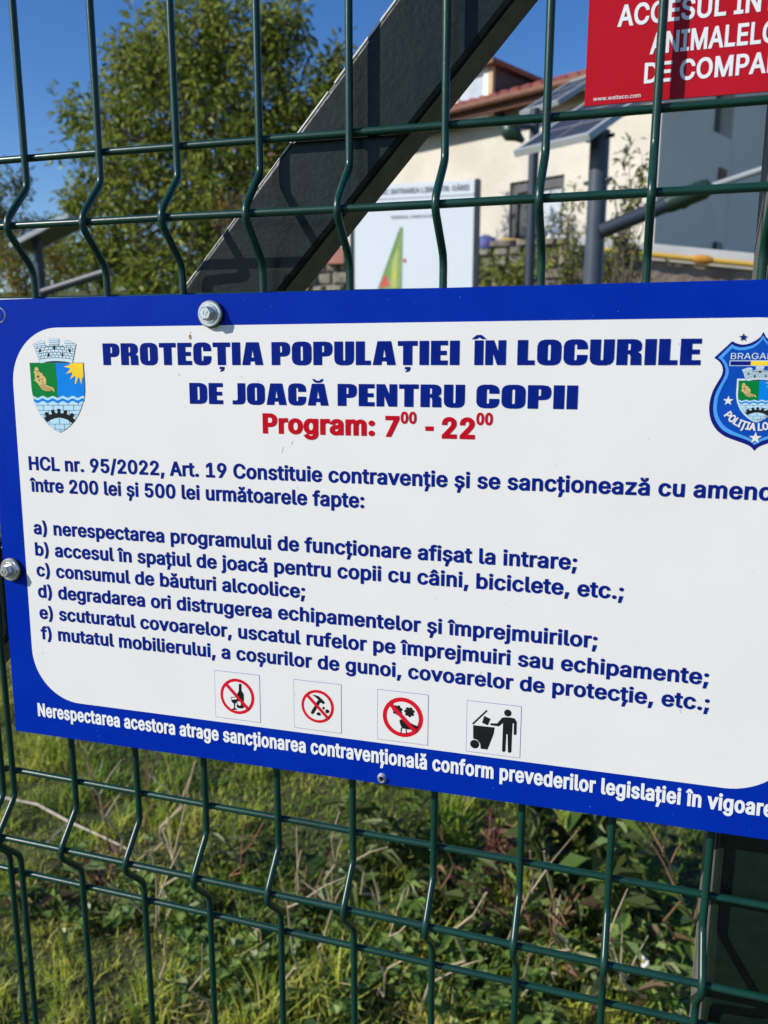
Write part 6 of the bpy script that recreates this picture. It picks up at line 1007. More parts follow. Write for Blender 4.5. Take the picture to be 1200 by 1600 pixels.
    fr = MB(); dbox(a0 - .02, a1 + .3, zt + .09, zt + .17, .10, .22); fr.build('dormer_fascia', M['pvc'], d)
    return t
house()

# ------------------------------------------------------------------ boundary wall, gas pipe, stone wall
M['rubble'] = mat('rubble_stone', (0.16, 0.142, 0.11), 0.95, c2=(0.30, 0.275, 0.22), scale=5, detail=8, bump=1.0, bscale=9, bdist=0.05)
M['wall_brown'] = mat('brown_render', (0.22, 0.165, 0.13), 0.95, c2=(0.32, 0.25, 0.20), scale=3, detail=8, bump=0.7, bscale=12, bdist=0.03)
M['yellow_pipe'] = mat('yellow_gas_paint', (0.78, 0.46, 0.06), 0.45, c2=(0.84, 0.52, 0.09), scale=8)
M['orange'] = mat('orange_coupling', (0.72, 0.32, 0.03), 0.5, c2=(.6, .26, .03), scale=20)
M['pale_metal'] = mat('pale_coping', (0.66, 0.66, 0.63), 0.5, c2=(0.74, 0.74, 0.71), scale=4)
M['brick'] = mat('brick_red', (0.36, 0.14, 0.10), 0.9, c2=(0.44, 0.20, 0.15), scale=10, bump=.5, bscale=30)
PA = at(860, 379, 10.2); PB = at(1172, 409, 10.2)
PB = onp(1172, 409, PA, Vector((math.cos(R(76)), -math.sin(R(76)), 0)))       # falls gently to the right
pdir = (PB - PA); plen = pdir.length; pdir.normalize(); pn = Vector((pdir.y, -pdir.x, 0)).normalized()
if pn.y > 0: pn = -pn
def boundary_wall():
    a, b = PA - pdir * .0, PB + pdir * 4
    t = empty('boundary_wall', a.lerp(b, .5) - Vector((0, 0, a.z - .5)), 'brownish rendered wall below the yellow gas pipe at the right', 'wall')
    mb = MB(); zc = a.z - .10; L_ = (b - a).length; nx, nz = 60, 12; rng = random.Random(4); vs = []
    for j in range(nz + 1):
        for i in range(nx + 1):
            p = a + pdir * (L_ * i / nx) + pn * rng.uniform(-.02, .02); p.z = .4 + (p.z - .10 - .4) * j / nz; vs.append(p - pn * .10)
    mb.add(vs, [(j * (nx + 1) + i, j * (nx + 1) + i + 1, (j + 1) * (nx + 1) + i + 1, (j + 1) * (nx + 1) + i) for j in range(nz) for i in range(nx)], 0, True)
    m = a + pdir * L_ / 2; zc = m.z - .10; mb.box((m.x - pn.x * .28, m.y - pn.y * .28, zc / 2 - .01), pdir * L_ / 2, pn * .14, Vector((0, 0, zc / 2)))
    mb.build('wall_face', M['wall_brown'], t)
    mb = MB(); mb.box((m.x - pn.x * .30, m.y - pn.y * .30, zc + .12), pdir * L_ / 2, pn * .18, Vector((0, 0, .10))); mb.build('coping', M['pale_metal'], t, .01)
boundary_wall()
def gas_pipe():
    t = empty('gas_pipe', PA, 'yellow gas pipe running along the top of the brownish wall', 'pipe')
    mb = MB(); o = pn * .0 - Vector((0, 0, .03))
    mb.tube([PA - pdir * .6 + o, PB + pdir * 4 + o], .034, 12); mb.build('pipe_run', M['yellow_pipe'], t)
    c = onp(1098, 402, PA, pn); c = PA + pdir * (c - PA).dot(pdir)
    mb = MB(); mb.tube([c + o - pdir * .11, c + o - pdir * .06, c + o + pdir * .06, c + o + pdir * .11], [.04, .056, .056, .04], 12); mb.build('coupling', M['orange'], t)
    for i in range(5): mb = MB(); q = PA + pdir * (i * 1.1 + .3) + o; mb.tube([q - pn * .1, q + pn * .03], .012, 6); mb.build('pipe_bracket', M['dark_frame'], t)
gas_pipe()
def stone_wall():
    t = empty('stone_wall', at(700, 420, 9.6) * 1.0, 'rough grey rubble stone wall partly hidden by the white map board', 'wall')
    t.location.z = .6
    rng = random.Random(9); mb = MB(); zt = at(790, 380, 9.6).z; x0, x1 = at(440, 400, 9.6).x, PA.x + .15
    z = .6; row = 0
    while z < zt - .02:
        h = rng.uniform(.09, .17); h = min(h, zt - z + .05); x = x0 + rng.uniform(-.2, 0)
        while x < x1:
            wv = rng.uniform(.12, .34); c = Vector((x + wv / 2, 9.75 + rng.uniform(-.03, .03), z + h / 2)); n = 10
            j = [rng.uniform(.8, 1.0) for _ in range(8)]; d_ = rng.uniform(.08, .13); q_ = [(-1, -1), (1, -1), (1, 1), (-1, 1)]
            vs = [c + Vector((q_[k][0] * wv * .53, .1, q_[k][1] * h * .55)) for k in range(4)] + [c + Vector((q_[k][0] * wv * .50 * j[k], -.045 * j[k + 4], q_[k][1] * h * .52 * j[k])) for k in range(4)] + [c + Vector((q_[k][0] * wv * .36 * j[k], -d_ * j[k + 4], q_[k][1] * h * .34 * j[k])) for k in range(4)]
            mb.add(vs, [(k, (k + 1) % 4, 4 + (k + 1) % 4, 4 + k) for k in range(4)] + [(4 + k, 4 + (k + 1) % 4, 8 + (k + 1) % 4, 8 + k) for k in range(4)] + [(8, 9, 10, 11)], 0); x += wv
        z += h * .94; row += 1
    mb.bx(x0, x1, 9.72, 10.05, .4, zt - .05, 0)
    mb.build('stones', M['rubble'], t)
    mb = MB(); p = at(524, 400, 9.6); mb.box((p.x, 9.66, p.z), (.13, 0, 0), (0, .10, 0), (0, 0, .10)); mb.build('brick_block', M['brick'], t, .01)
stone_wall()
p = at(756, 371, 9.55); rng = random.Random(2)
mb = MB()
vs = []; nn = 14
for j in range(7):
    for i in range(nn):
        an = 2 * math.pi * i / nn; r = math.cos(j / 6 * math.pi / 2) * .13 * (1 + .25 * math.sin(3 * an + j) + rng.uniform(-.1, .1)); vs.append((p.x + r * math.cos(an), 9.72 + r * .7 * math.sin(an), at(790, 380, 9.6).z - .05 + .17 * math.sin(j / 6 * math.pi / 2)))
mb.add(vs, [(j * nn + i, j * nn + (i + 1) % nn, (j + 1) * nn + (i + 1) % nn, (j + 1) * nn + i) for j in range(6) for i in range(nn)], 0, True)
tag(mb.build('cloth_bundle', mat('blue_cloth', (0.05, 0.06, 0.20), .8, c2=(0.13, 0.14, 0.34), scale=12, bump=.4)), 'small blue cloth bundle lying on top of the stone wall', 'cloth')

# ------------------------------------------------------------------ the map board
M['board_white'] = mat('board_print', (0.70, 0.76, 0.80), 0.35, c2=(0.72, 0.78, 0.82), scale=3)
M['grey_print'] = mat('grey_print', (0.16, 0.17, 0.18), 0.5, c2=(.2, .21, .22), scale=20)
M['map_green'] = mat('map_green', (0.20, 0.34, 0.10), 0.5, c2=(0.30, 0.42, 0.16), scale=14)
M['map_dark'] = mat('map_dark_green', (0.12, 0.27, 0.06), 0.5, c2=(0.25, 0.36, 0.12), scale=40)
M['map_yellow'] = mat('map_yellow', (0.55, 0.58, 0.08), 0.5, c2=(0.45, 0.52, 0.14), scale=14)
M['map_red'] = mat('map_red', (0.62, 0.08, 0.07), 0.5, c2=(0.68, 0.12, 0.1), scale=14)
M['lamp_grey'] = mat('blue_grey_paint', (0.028, 0.040, 0.058), 0.42, c2=(0.036, 0.048, 0.068), scale=8, spec=.4)
M['lamp_dark'] = mat('dark_paint', (0.018, 0.022, 0.03), 0.45, c2=(0.026, 0.03, 0.04), scale=8)
def map_board():
    Y = 6.0; a, b = at(553, 291, Y), at(742, 281, Y); bz = 1.35; tz = (a.z + b.z) / 2
    t = empty('map_board', ((a.x + b.x) / 2, Y, .2), 'white park map board with a green triangular plan, beyond the fence', 'board')
    mb = MB(); mb.bx(a.x, b.x, Y, Y + .05, bz, tz, 0); mb.build('board', M['board_white'], t, .004)
    mb = MB(); mb.bx(b.x + .002, b.x + .035, Y - .004, Y + .07, .2, tz + .004); mb.build('frame_post', M['lamp_dark'], t)
    mb = MB(); mb.bx(a.x - .035, a.x - .002, Y - .004, Y + .07, .2, tz + .004); mb.build('frame_post', M['lamp_dark'], t)
    mb = MB(); mb.bx(a.x + .004, b.x - .004, Y - .006, Y - .001, tz - .105, tz - .085); mb.build('header_strip', M['board_white'], t)
    face = empty('print', (a.x, Y - .003, tz)); face.parent = t
    bpy.context.view_layer.update(); face.matrix_parent_inverse = t.matrix_world.inverted(); face.rotation_euler = (R(90), 0, 0); bpy.context.view_layer.update()
    def L(px, py): p = at(px, py, Y); return ((p.x - a.x) * 1000, (p.z - tz) * 1000)
    p = Print(); x0, y0 = L(568, 306); x1, _ = L(733, 297)
    p.text('PEI PARC INTRAREA LIBR. STR. GĂRII', x0, y0, 38, 'grey_print', x1=x1, ox=.03, oy=.02, z=2.2)
    x0, y0 = L(610, 342); x1, _ = L(676, 339); p.text('TERENUL PARCULUI', x0, y0, 20, 'grey_print', x1=x1, ox=.03, oy=.02, z=2.2)
    p.shape([[L(*q) for q in ((590, 452), (625, 355), (629, 354), (627, 452))]], 'map_green', .6)
    p.shape([[L(*q) for q in ((590, 452), (625, 355), (628, 360), (598, 452))]], 'map_dark', 1.2)
    p.shape([[L(*q) for q in ((611, 450), (613, 412), (622, 385), (620, 450))]], 'map_yellow', 1.2)
    p.shape([[L(*q) for q in ((593, 449), (602, 429), (610, 447))]], 'map_red', 1.8)
    p.shape([[L(*q) for q in ((630, 404), (634, 404), (634, 410), (630, 410))]], 'map_red', 1.2)
    o = p.build('map_print', face)
    return t
map_board()

# ------------------------------------------------------------------ solar lamps
M['lamp_post_paint'] = mat('blue_grey_post_paint', (0.050, 0.066, 0.090), 0.42, c2=(0.06, 0.078, 0.105), scale=8, spec=.4)
M['cells'] = mat('solar_cells', (0.034, 0.035, 0.038), 0.35, c2=(0.044, 0.045, 0.048), scale=3, spec=.6)
M['alu'] = mat('aluminium_frame', (0.33, 0.36, 0.37), 0.45, c2=(0.39, 0.42, 0.43), scale=5)
M['green_head'] = mat('dark_green_luminaire', (0.012, 0.035, 0.022), 0.4, c2=(0.018, 0.045, 0.03), scale=6)
def panel_mesh(corner, ax, ay, nx, ny, parent, th=.045, dark_back=True):
    """corner = low corner; ax along the low edge, ay up the slope"""
    n = ax.cross(ay).normalized()
    if n.z < 0: n = -n
    fr = MB(); c = corner + (ax + ay) / 2
    lx, ly = ax.length, ay.length; ux, uy = ax.normalized(), ay.normalized(); f = .035
    for cc, hx, hy in ((corner + ax / 2 + uy * f / 2, lx / 2, f / 2), (corner + ax / 2 + ay - uy * f / 2, lx / 2, f / 2), (corner + ay / 2 + ux * f / 2, f / 2, ly / 2 - f), (corner + ay / 2 + ax - ux * f / 2, f / 2, ly / 2 - f)):
        fr.box(cc, ux * hx, uy * hy, n * th / 2)
    pf = fr.build('panel_frame', M['alu'], parent, .003)
    cl = MB(); cl.box(c, ux * (lx / 2 - f), uy * (ly / 2 - f), n * .012, 0)
    cl.box(c - n * .016, ux * (lx / 2 - f), uy * (ly / 2 - f), n * .003, 1)
    ce = cl.build('solar_panel', [M['cells'], M['lamp_grey']], parent)
    ln_ = MB()
    for i in range(1, nx): ln_.box(corner + ax * (i / nx) + ay / 2 + n * .0135, ux * .0035, uy * (ly / 2 - f), n * .001)
    for i in range(1, ny): ln_.box(corner + ay * (i / ny) + ax / 2 + n * .0145, ux * (lx / 2 - f), uy * .0035, n * .001)
    ln_.build('cell_lines', M['alu'], ce)
def right_lamp():
    Y = 5.0; pr = at(921, 214, Y); d = ray(803, 241); pl = CAM + d * ((pr.z - CAM.z) / d.z)
    ax = pr - pl; h = Vector((-ax.y, ax.x, 0)).normalized()
    if h.y < 0: h = -h
    tilt = R(TILT1); ay = (h * math.cos(tilt) + Vector((0, 0, math.sin(tilt)))) * .95
    pc = at(932, 330, 5.28)
    t = empty('solar_lamp_post', (pc.x, pc.y, ground_h(pc.x, pc.y)), 'round grey post with tilted solar panel and a slanting strut, right of the map board', 'solar lamp', 'solar lamp posts')
    panel_mesh(pl, ax, ay, 2, 3, t)
    mb = MB(); s = .056; ztop = pl.z + .02
    top = at(936, 205, 5.28)
    mb.tube([(pc.x, pc.y, .2), (pc.x, pc.y, top.z)], .062, 20); mb.build('post', M['lamp_post_paint'], t)
    mb = MB()
    for zz in (-.30, -.04): mb = MB(); mb.tube([Vector((pc.x, pc.y, top.z + zz)) - ax.normalized() * .10, Vector((pc.x, pc.y, top.z + zz)) + ax.normalized() * .10], .014, 8); mb.build('mounting_bolt', M['lamp_dark'], t)
    a, b = at(938, 362, 5.2), at(1060, 312, 5.2); mb = MB(); mb.tube([a, b], .048, 12); st = mb.build('strut', M['lamp_grey'], t)
    c = at(1100, 296, 5.2); mb = MB(); mb.tube([at(1040, 320, 5.2), at(1050, 316, 5.2), c, at(1110, 291, 5.2)], [.052, .06, .06, .045], 12); mb.tube([at(1070, 320, 5.2), at(1072, 325, 5.2)], .02, 6); mb.build('strut_clamp', M['green_head'], st)
    mb = MB(); mb.tube([at(1104, 294, 5.2), at(1200, 262, 5.2), at(1330, 218, 5.2)], .02, 8); mb.build('strut_pipe', M['alu'], st)
TILT1 = 30
right_lamp()
def rear_lamp():
    Y = 7.4; p0 = at(831, 330, Y); t = empty('solar_lamp_post', (p0.x, p0.y, ground_h(p0.x, p0.y)), 'thin grey lamp pole with drooping green head, behind the round solar post', 'solar lamp', 'solar lamp posts')
    top = at(838, 170, Y); mb = MB(); mb.tube([(p0.x, p0.y, .3), (p0.x, p0.y, top.z)], .045, 12); mb.build('post', M['lamp_grey'], t)
    pr = at(872, 160, Y - .15); d = ray(812, 179); pl = CAM + d * ((pr.z - CAM.z) / d.z); ax = pr - pl; h = Vector((-ax.y, ax.x, 0)).normalized()
    if h.y < 0: h = -h
    tilt = R(30); panel_mesh(pl, ax, (h * math.cos(tilt) + Vector((0, 0, math.sin(tilt)))) * .75, 2, 3, t)
    a, b = at(786, 195, Y - .4), at(818, 221, Y - .4); m = a.lerp(b, .45)
    mb = MB(); mb.tube([a, a.lerp(b, .2), m, a.lerp(b, .75), b], [.03, .075, .085, .04, .02], 10); hd = mb.build('luminaire', M['green_head'], t)
    mb = MB(); mb.tube([a, Vector((p0.x, p0.y, a.z + .06))], .022, 8); mb.build('lamp_arm', M['lamp_grey'], t)
rear_lamp()
def left_lamp():
    Y = 7.0; p0 = at(62, 420, Y); t = empty('solar_lamp_post', (p0.x, p0.y, ground_h(p0.x, p0.y)), 'grey post with solar panel seen edge on, at the left edge by the tree', 'solar lamp', 'solar lamp posts')
    top = at(60, 372, Y); mb = MB(); mb.tube([(p0.x, p0.y, .3), (p0.x, p0.y, top.z)], .048, 12); mb.build('post', M['lamp_grey'], t)
    a, b = at(14, 384, Y - .25), at(106, 336, Y - .25); ay = b - a; ax = Vector((BACK.x, BACK.y, 0)).normalized() * -.55
    panel_mesh(a, ax, ay, 2, 3, t)
    mb = MB(); mb.tube([at(62, 458, Y), at(150, 430, Y), at(170, 424, Y)], .045, 10); mb.build('strut', M['lamp_grey'], t)
left_lamp()

# ------------------------------------------------------------------ saplings and bushes by the wall
def bush(px, py, Y, rx, rz, n, mats, wts, label, seed, leaf=.06, spray=.2, name='shrub', cat='shrub', per=22, extra=()):
    c = at(px, py, Y); bl = [(tuple(c), (rx, rx * .8, rz), 4)] + [(A3(a, b, Y), (r1, r1, r2), w_) for a, b, r1, r2, w_ in extra]
    tree(name, (c.x, c.y, ground_h(c.x, c.y)), bl, n, leaf, mats, wts, label, cat, seed, .02, per, spray, 'plants growing along the wall')
bush(800, 432, 8.6, .55, .30, 50, ['leaf_olive', 'leaf_light', 'leaf_dark'], (4, 4, 1), 'low leafy green bush in front of the stone wall, right of the map board', 31, .065, .16)
bush(150, 440, 12.5, 1.0, .55, 70, ['leaf_olive', 'leaf_grey', 'leaf_dark'], (4, 3, 1), 'grey green bush low at the left between the left lamp and the big tree', 36, .09, .26)
bush(885, 425, 8.8, .34, .40, 40, ['leaf_olive', 'leaf_light', 'leaf_dark'], (4, 3, 2), 'bush behind the nearest solar post, reaching up to the yellow pipe', 32, .06, .18, extra=((890, 340, .18, .5, 1.0), (865, 350, .1, .4, .5)))
bush(965, 430, 8.3, .26, .42, 36, ['leaf_olive', 'leaf_dark', 'leaf_brown'], (4, 3, 1.5), 'dense dark shrub below the strut of the nearest solar post', 33, .06, .18)
bush(985, 300, 6.6, .10, .20, 12, ['leaf_olive', 'leaf_light', 'leaf_dark'], (3, 2, 2.5), 'tall thin sapling with a leafy tip just right of the nearest solar post', 34, .06, .13, 'sapling', 'sapling', 16, extra=((975, 248, .07, .10, 1.6), (1005, 275, .07, .10, 1.2), (1000, 325, .12, .10, 1.2), (965, 290, .05, .15, .6), (975, 380, .12, .3, 1.5)))

# ------------------------------------------------------------------ grass and weeds close behind the fence
M['grass_a'] = leaf_mat('grass_green', (0.1904, 0.3274, 0.0240), (0.3332, 0.4430, 0.0440), 3, .45, .35)
M['grass_b'] = leaf_mat('grass_yellow', (0.4232, 0.4730, 0.0600), (0.5520, 0.5581, 0.0950), 3, .5, .35)
M['grass_c'] = leaf_mat('grass_straw', (0.46, 0.38, 0.14), (0.60, 0.51, 0.22), 3, .6, .25)
M['grass_d'] = leaf_mat('grass_dark', (0.0893, 0.1532, 0.0287), (0.1436, 0.2075, 0.0402), 3, .5, .3)
def noise2(x, y, s, seed):
    r = np.random.default_rng(seed); g = r.random((64, 64)); u = (x * s) % 63; v = (y * s) % 63
    i = u.astype(int); j = v.astype(int); a = u - i; b = v - j; a = a * a * (3 - 2 * a); b = b * b * (3 - 2 * b)
    return (g[i, j] * (1 - a) + g[i + 1, j] * a) * (1 - b) + (g[i, j + 1] * (1 - a) + g[i + 1, j + 1] * a) * b
def grass():
    nr = np.random.default_rng(8); n = 190000
    y = .45 + 4.4 * nr.random(n) ** 1.15; x = -3.2 + 5.6 * nr.random(n)
    nf = 60000; y = np.concatenate([y, 4.2 + 5.3 * nr.random(nf)]); x = np.concatenate([x, -8.5 + 13 * nr.random(nf)]); n += nf
    # keep what lies in the wide wedge behind the fence
    k = ((x > -1.35 - .75 * y) & (x < 1.15 + .45 * y)) | (y > 4.2); x, y = x[k], y[k]; n = len(x)
    k = nr.random(n) < .45 + .55 * noise2(x + 9, y + 9, 13, 6) ** .7; x, y = x[k], y[k]; n = len(x); tuft = noise2(x + 9, y + 9, 8, 1); dry = noise2(x + 9, y + 9, 2.6, 2); dry2 = noise2(x + 9, y + 9, 9, 3)
    z = np.array([ground_h(a, b) for a, b in zip(x, y)])
    H_ = (.018 + .125 * tuft ** 2.2) * nr.uniform(.5, 1.35, n); th = nr.uniform(0, 2 * np.pi, n); lean = nr.uniform(.15, 1.25, n)
    wv = nr.uniform(.0014, .0030, n) * np.where(y > 4.4, 3.0, 1)
    p = dry * .6 + dry2 * .4 + nr.normal(0, .13, n)
    mi = np.where(p > .80, 2, np.where(p > .50, 1, np.where(p > .29, 0, 3)))
    lay = (mi == 2) & (nr.random(n) < .6); lean = np.where(lay, nr.uniform(1.2, 2.6, n), lean); H_ = np.where(lay, H_ * .7, H_)
    D = np.stack([np.cos(th), np.sin(th), np.zeros(n)], 1); ba = R(SUN_AZ) + nr.normal(0, .75, n); B = np.stack([np.cos(ba), -np.sin(ba), np.zeros(n)], 1)
    P0 = np.stack([x, y, z - .004], 1); U = np.array([[0, 0, 1.0]])
    P1 = P0 + U * (H_ * .55)[:, None] + D * (H_ * lean * .22)[:, None]; P2 = P0 + U * (H_ * (1 - .12 * np.minimum(lean, 2)))[:, None] + D * (H_ * lean * .75)[:, None]
    w0 = B * wv[:, None]
    q1 = np.stack([P0 - w0, P0 + w0, P1 + w0 * .85, P1 - w0 * .85], 1); q2 = np.stack([P1 - w0 * .85, P1 + w0 * .85, P2 + w0 * .12, P2 - w0 * .12], 1)
    V = np.concatenate([q1, q2], 0)
    o = quads_mesh('grass', V, [M['grass_a'], M['grass_b'], M['grass_c'], M['grass_d']], np.concatenate([mi, mi]))
    tag(o, 'short lawn of green and straw coloured grass behind the fence', 'grass', kind='stuff')
grass()
M['stalk'] = mat('dry_stalk', (0.38, 0.29, 0.18), 0.8, c2=(0.50, 0.41, 0.28), scale=30, bump=.3, stretch=(1, 1, .2))
M['stalk_red'] = mat('reddish_stalk', (0.22, 0.10, 0.05), 0.8, c2=(0.30, 0.16, 0.09), scale=30)
M['twig_pale'] = mat('pale_twig', (0.36, 0.30, 0.23), 0.85, c2=(0.55, 0.48, 0.39), scale=40, bump=.3)
M['weed'] = leaf_mat('weed_leaf', (0.0931, 0.1759, 0.0298), (0.1552, 0.2380, 0.0484), 12, .38, .35)
M['weed_light'] = leaf_mat('weed_leaf_light', (0.2016, 0.3226, 0.0545), (0.2822, 0.3830, 0.0907), 12, .38, .4)
M['willow'] = leaf_mat('narrow_leaf', (0.085, 0.120, 0.035), (0.145, 0.170, 0.058), 10, .5, .35, .25)
M['willow_pale'] = leaf_mat('narrow_leaf_pale', (0.23, 0.26, 0.10), (0.31, 0.33, 0.15), 10, .5, .35, .25)
def stalk(p0, p1, r, m, label, seed, group='dry weed stalks behind the fence', side=3):
    rng = random.Random(seed); t = MB(); pts = limb(t, p0, p1, r, r * .45, rng, .035, 8)
    for _ in range(side):
        i = rng.randrange(3, 8); q = pts[i] + Vector((rng.uniform(-.09, .09), rng.uniform(-.05, .05), rng.uniform(.03, .12))); t.tube([pts[i], pts[i].lerp(q, .5) + Vector((0, 0, .006)), q], [r * .5, r * .4, r * .22], 5)
    return tag(t.build('dry_stalk', M[m]), label, 'stalk', group)
def gpt(px, py): return atz(px, py, .0)
stalk(gpt(200, 1345), at(118, 1160, .95), .0038, 'stalk', 'tan dry stalk leaning left, below the left end of the blue sign', 1)
stalk(gpt(172, 1330), at(146, 1195, 1.1), .0028, 'stalk_red', 'thin reddish stalk beside the leaning tan stalk at the lower left', 2)
stalk(gpt(228, 1320), at(228, 1190, 1.3), .003, 'stalk_red', 'short upright orange brown stalk at the lower left, right of the reddish one', 3)
stalk(gpt(232, 1350), at(302, 1205, 1.2), .0042, 'stalk', 'pale stalk leaning right, under the third wire gap from the left', 4)
stalk(gpt(258, 1440), at(305, 1190, .8), .0034, 'stalk', 'long pale stalk crossing the folded wires near the left', 5)
stalk(gpt(262, 1540), at(228, 1330, .5), .0032, 'stalk', 'pale stalk leaning left, low down left of centre', 6)
stalk(gpt(508, 1520), at(530, 1270, .65), .0030, 'stalk', 'pale forked stalk just under the torn screw hole of the sign', 7, side=5)
stalk(gpt(618, 1450), at(545, 1330, .9), .0034, 'stalk', 'pale twig slanting down to the right, right of the forked stalk', 8)
stalk(gpt(812, 1560), at(828, 1330, .55), .0026, 'stalk', 'left one of the tall straight stalks below the sign, right of centre', 9, side=1)
stalk(gpt(870, 1545), at(850, 1330, .6), .0030, 'stalk', 'right one of the tall straight stalks below the sign, right of centre', 10, side=2)
stalk(gpt(898, 1540), at(868, 1390, .6), .0036, 'stalk_red', 'orange brown stalk right of the tall straight stalks', 11, side=2)
stalk(gpt(660, 1580), at(760, 1395, .6), .0034, 'stalk', 'pale stalk slanting up to the right, left of the dark red seed head', 12, side=1)
stalk(gpt(1010, 1560), at(935, 1460, .7), .0030, 'stalk', 'grey brown stalk slanting at the lower right near the post', 13, side=4)
stalk(gpt(320, 1600), at(316, 1475, .55), .0022, 'stalk', 'thin upright stalk at the bottom, left of centre', 14, side=1)
stalk(gpt(440, 1560), at(470, 1330, .6), .0028, 'stalk', 'pale stalk behind the fifth wire from the left, leaning right', 15, side=3)
stalk(gpt(700, 1420), at(690, 1290, 1.0), .0026, 'stalk_red', 'short reddish stalk just left of the dark red seed head', 16, side=2)
stalk(gpt(590, 1560), at(640, 1440, .6), .0026, 'stalk', 'short pale stalk low at the bottom centre, leaning right', 17, side=2)
stalk(gpt(1060, 1480), at(1035, 1330, .6), .0030, 'stalk_red', 'brown stalk among the dark weeds beside the green post', 18, side=4)
stalk(gpt(360, 1410), at(395, 1300, .9), .0024, 'stalk_red', 'thin reddish brown stalk among the narrow leaves left of centre', 19, side=3)
# twig lying on the grass
tw = MB(); pts = [gpt(-40, 1270), gpt(10, 1262), gpt(60, 1272), gpt(110, 1300), gpt(150, 1318), gpt(185, 1335), gpt(215, 1352)]
tw.tube([p + Vector((0, 0, .035)) for p in pts], [.0045, .005, .0042, .0045, .0035, .0033, .002], 7); tw.tube([pts[3] + Vector((0, 0, .035)), gpt(75, 1330) + Vector((0, 0, .03))], [.004, .002], 6)
tag(tw.build('fallen_twig', M['twig_pale']), 'pale fallen twig lying on the grass at the lower left', 'twig')
def weed_plant(name, base, h, nst, leaf, wd, mats, wts, label, seed, group, spread=.12, per=12, arch=.3, cat='weed'):
    rng = random.Random(seed); nr = np.random.default_rng(seed); base = Vector(base)
    t = empty(name, base, label, cat, group); st = MB(); Ps = []; Ds = []; Ns = []; Ls = []
    for _ in range(nst):
        an = rng.uniform(0, 2 * math.pi); d = Vector((math.cos(an), math.sin(an), 0)); hh = h * rng.uniform(.6, 1.1); sp = spread * rng.uniform(.3, 1.2)
        pts = [base + d * (sp * .2) , base + d * sp * .6 + Vector((0, 0, hh * .55)), base + d * sp + Vector((0, 0, hh))]
        st.tube(pts, [.0028, .002, .001], 5)
        for k in range(per):
            u = rng.uniform(.15, 1.0); p = pts[0].lerp(pts[1], u * 2) if u < .5 else pts[1].lerp(pts[2], u * 2 - 1)
            a2 = rng.uniform(0, 2 * math.pi); dd = Vector((math.cos(a2), math.sin(a2), rng.uniform(-.3, .7)))
            Ps.append(p); Ds.append(dd); Ns.append((rng.uniform(-.4, .4), rng.uniform(-.4, .4), 1)); Ls.append(leaf * rng.uniform(.5, 1.2))
    P, D, Nn, L = np.array([tuple(p) for p in Ps]), np.array([tuple(p) for p in Ds]), np.array(Ns), np.array(Ls)
    V = leaf_polys(P, D, Nn, L, L * wd * nr.uniform(.8, 1.2, len(L)), .2, arch); cum = np.cumsum(wts) / sum(wts); mi = np.searchsorted(cum, nr.random(len(L)) * .999)
    st.build('stems', M['stalk_red'] if 'brown' in label else M['weed'], t); quads_mesh('foliage', V, [M[m] for m in mats], np.concatenate([mi, mi]), t)
    return t
GW = 'leafy weeds in the lawn'
def wp(px, py): return gpt(px, py)
weed_plant('narrow_leaf_weed', wp(560, 1370), .30, 9, .085, .22, ['willow', 'willow_pale', 'weed'], (4, 2.5, 2), 'arching narrow leaved weed just below the middle of the blue sign', 41, GW, .16, 13, .45)
weed_plant('narrow_leaf_weed', wp(640, 1345), .20, 6, .075, .24, ['willow', 'weed'], (4, 2), 'smaller narrow leaved weed right of the middle one, in its shade', 42, GW, .13, 11, .4)
weed_plant('bushy_weed', wp(900, 1440), .36, 12, .085, .42, ['leaf_dark', 'willow', 'weed'], (4, 3, 2), 'dark broad leaved bushy weed below the sign, left of the green post', 43, GW, .22, 15, .35)
weed_plant('bushy_weed', wp(1010, 1470), .34, 10, .08, .42, ['leaf_dark', 'weed', 'willow'], (4, 3, 2), 'dark bushy weed touching the green post at the lower right', 44, GW, .2, 14, .35)
weed_plant('bushy_weed', wp(1040, 1580), .22, 8, .06, .5, ['weed', 'weed_light', 'leaf_brown'], (4, 2, 2), 'mixed green and withered weed at the bottom right beside the post', 45, GW, .16, 12, .3)
weed_plant('withered_weed', wp(760, 1390), .24, 5, .03, .6, ['leaf_red', 'leaf_brown'], (4, 1), 'dark red brown withered seed head on a stalk, below the sign', 46, GW, .03, 34, .1)
weed_plant('withered_weed', wp(825, 1370), .16, 5, .06, .4, ['leaf_brown', 'leaf_red'], (4, 1.5), 'withered brown leaved weed right of the dark red seed head', 47, GW, .10, 10, .4)
weed_plant('withered_weed', wp(165, 1375), .07, 5, .035, .5, ['leaf_brown', 'leaf_red'], (3, 2), 'small withered brown weed at the foot of the leaning tan stalk', 48, GW, .06, 8, .3)
weed_plant('narrow_leaf_weed', wp(350, 1360), .16, 7, .06, .26, ['willow', 'willow_pale', 'leaf_brown'], (3, 2, 1), 'narrow leaved weed between the pale stalks, left of centre', 49, GW, .14, 10, .4)
weed_plant('narrow_leaf_weed', wp(965, 1570), .15, 6, .07, .34, ['willow_pale', 'leaf_brown', 'weed_light'], (3, 2, 1), 'pale drooping weed near the white daisy at the lower right', 50, GW, .14, 9, .4)
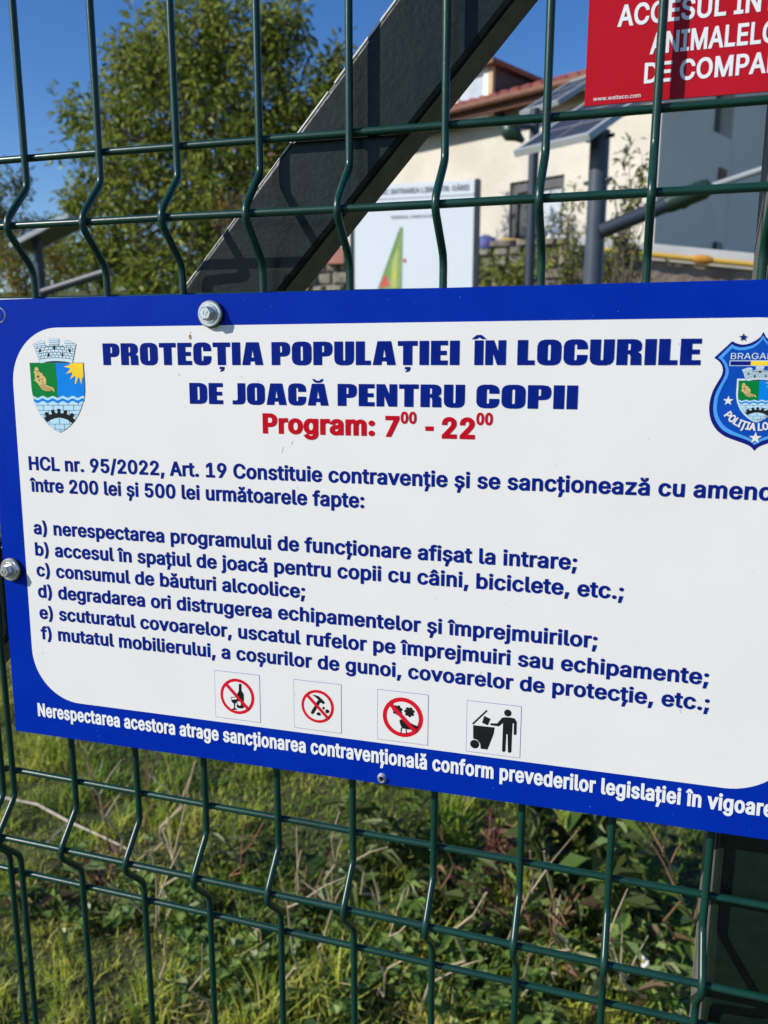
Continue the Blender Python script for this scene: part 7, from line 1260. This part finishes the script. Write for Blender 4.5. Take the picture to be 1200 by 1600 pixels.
for i, (px, py, hh, mt, lb) in enumerate([(700, 1440, .16, ['willow', 'weed', 'leaf_brown'], 'narrow leaved weed just left of the dark red seed head'), (470, 1440, .14, ['weed', 'willow', 'leaf_brown'], 'loose green and brown weed left of the bottom centre, among pale stalks'),
    (840, 1480, .2, ['willow', 'leaf_brown', 'weed_light'], 'tangled green and brown weed at the foot of the tall straight stalks'), (600, 1420, .12, ['weed_light', 'willow_pale'], 'light green weed under the forked stalk'), (960, 1400, .3, ['leaf_dark', 'willow', 'leaf_brown'], 'tall dark weed between the two dark bushy ones beside the post'),
    (80, 1390, .08, ['weed', 'leaf_brown', 'grass_d'], 'low dark weed at the left edge below the fallen twig'), (740, 1450, .12, ['leaf_dark', 'weed', 'leaf_red'], 'low dark weed at the foot of the red seed head')]):
    weed_plant('mixed_weed', wp(px, py), hh, 7, .06, .36, mt, (4, 2.5, 1.5)[:len(mt)], lb, 90 + i, GW, .16, 11, .35)
rng = random.Random(77)
CL = [(315, 1470, 'left of centre below the folded wires'), (365, 1530, 'at the bottom left of centre'), (440, 1500, 'just left of the bottom centre'), (420, 1585, 'at the very bottom, left of centre'), (520, 1590, 'at the very bottom centre'), (690, 1470, 'right of centre behind the lowest horizontal wire'),
      (250, 1400, 'under the folded wires at the left'), (760, 1520, 'below the dark red seed head'), (830, 1590, 'at the very bottom, below the tall straight stalks'), (590, 1500, 'below the pale twig near the centre'), (160, 1440, 'low at the left'), (920, 1510, 'left of the white daisy'), (700, 1590, 'at the bottom right of centre')]
for i, (px, py, wh) in enumerate(CL):
    weed_plant('clover_patch', wp(px, py), .085, rng.randint(14, 22), .030, .85, ['weed', 'weed_light', 'grass_d'], (4, 2.5, 2), 'round leaved green weed patch ' + wh, 60 + i, 'round leaved weed patches in the lawn', .13, 8, .1)
def daisy(px, py):
    p = gpt(px, py) + Vector((0, 0, .10)); t = empty('daisy', (p.x, p.y, 0), 'single small white daisy at the lower right near the post', 'flower')
    mb = MB(); mb.tube([(p.x, p.y + .03, 0), (p.x, p.y + .01, .07), p], .0014, 5); mb.build('stem', M['weed'], t)
    mb = MB(); n = Vector((.05, -.75, .66)).normalized(); a = n.orthogonal().normalized(); b = n.cross(a)
    for k in range(13):
        an = 2 * math.pi * k / 13; d = a * math.cos(an) + b * math.sin(an); s = a * -math.sin(an) + b * math.cos(an)
        mb.add([p + d * .003, p + d * .010 + s * .003 + n * .001, p + d * .015, p + d * .010 - s * .003 + n * .001], [(0, 1, 2, 3)])
    mb.build('petals', M['ink_white'], t)
    mb = MB(); mb.ball(p, .0042, 0, 10, (1, 1, 1)); mb.build('flower_centre', M['p_yellow'], t)
daisy(1000, 1560)
# grassland farther off, seen only past the sign
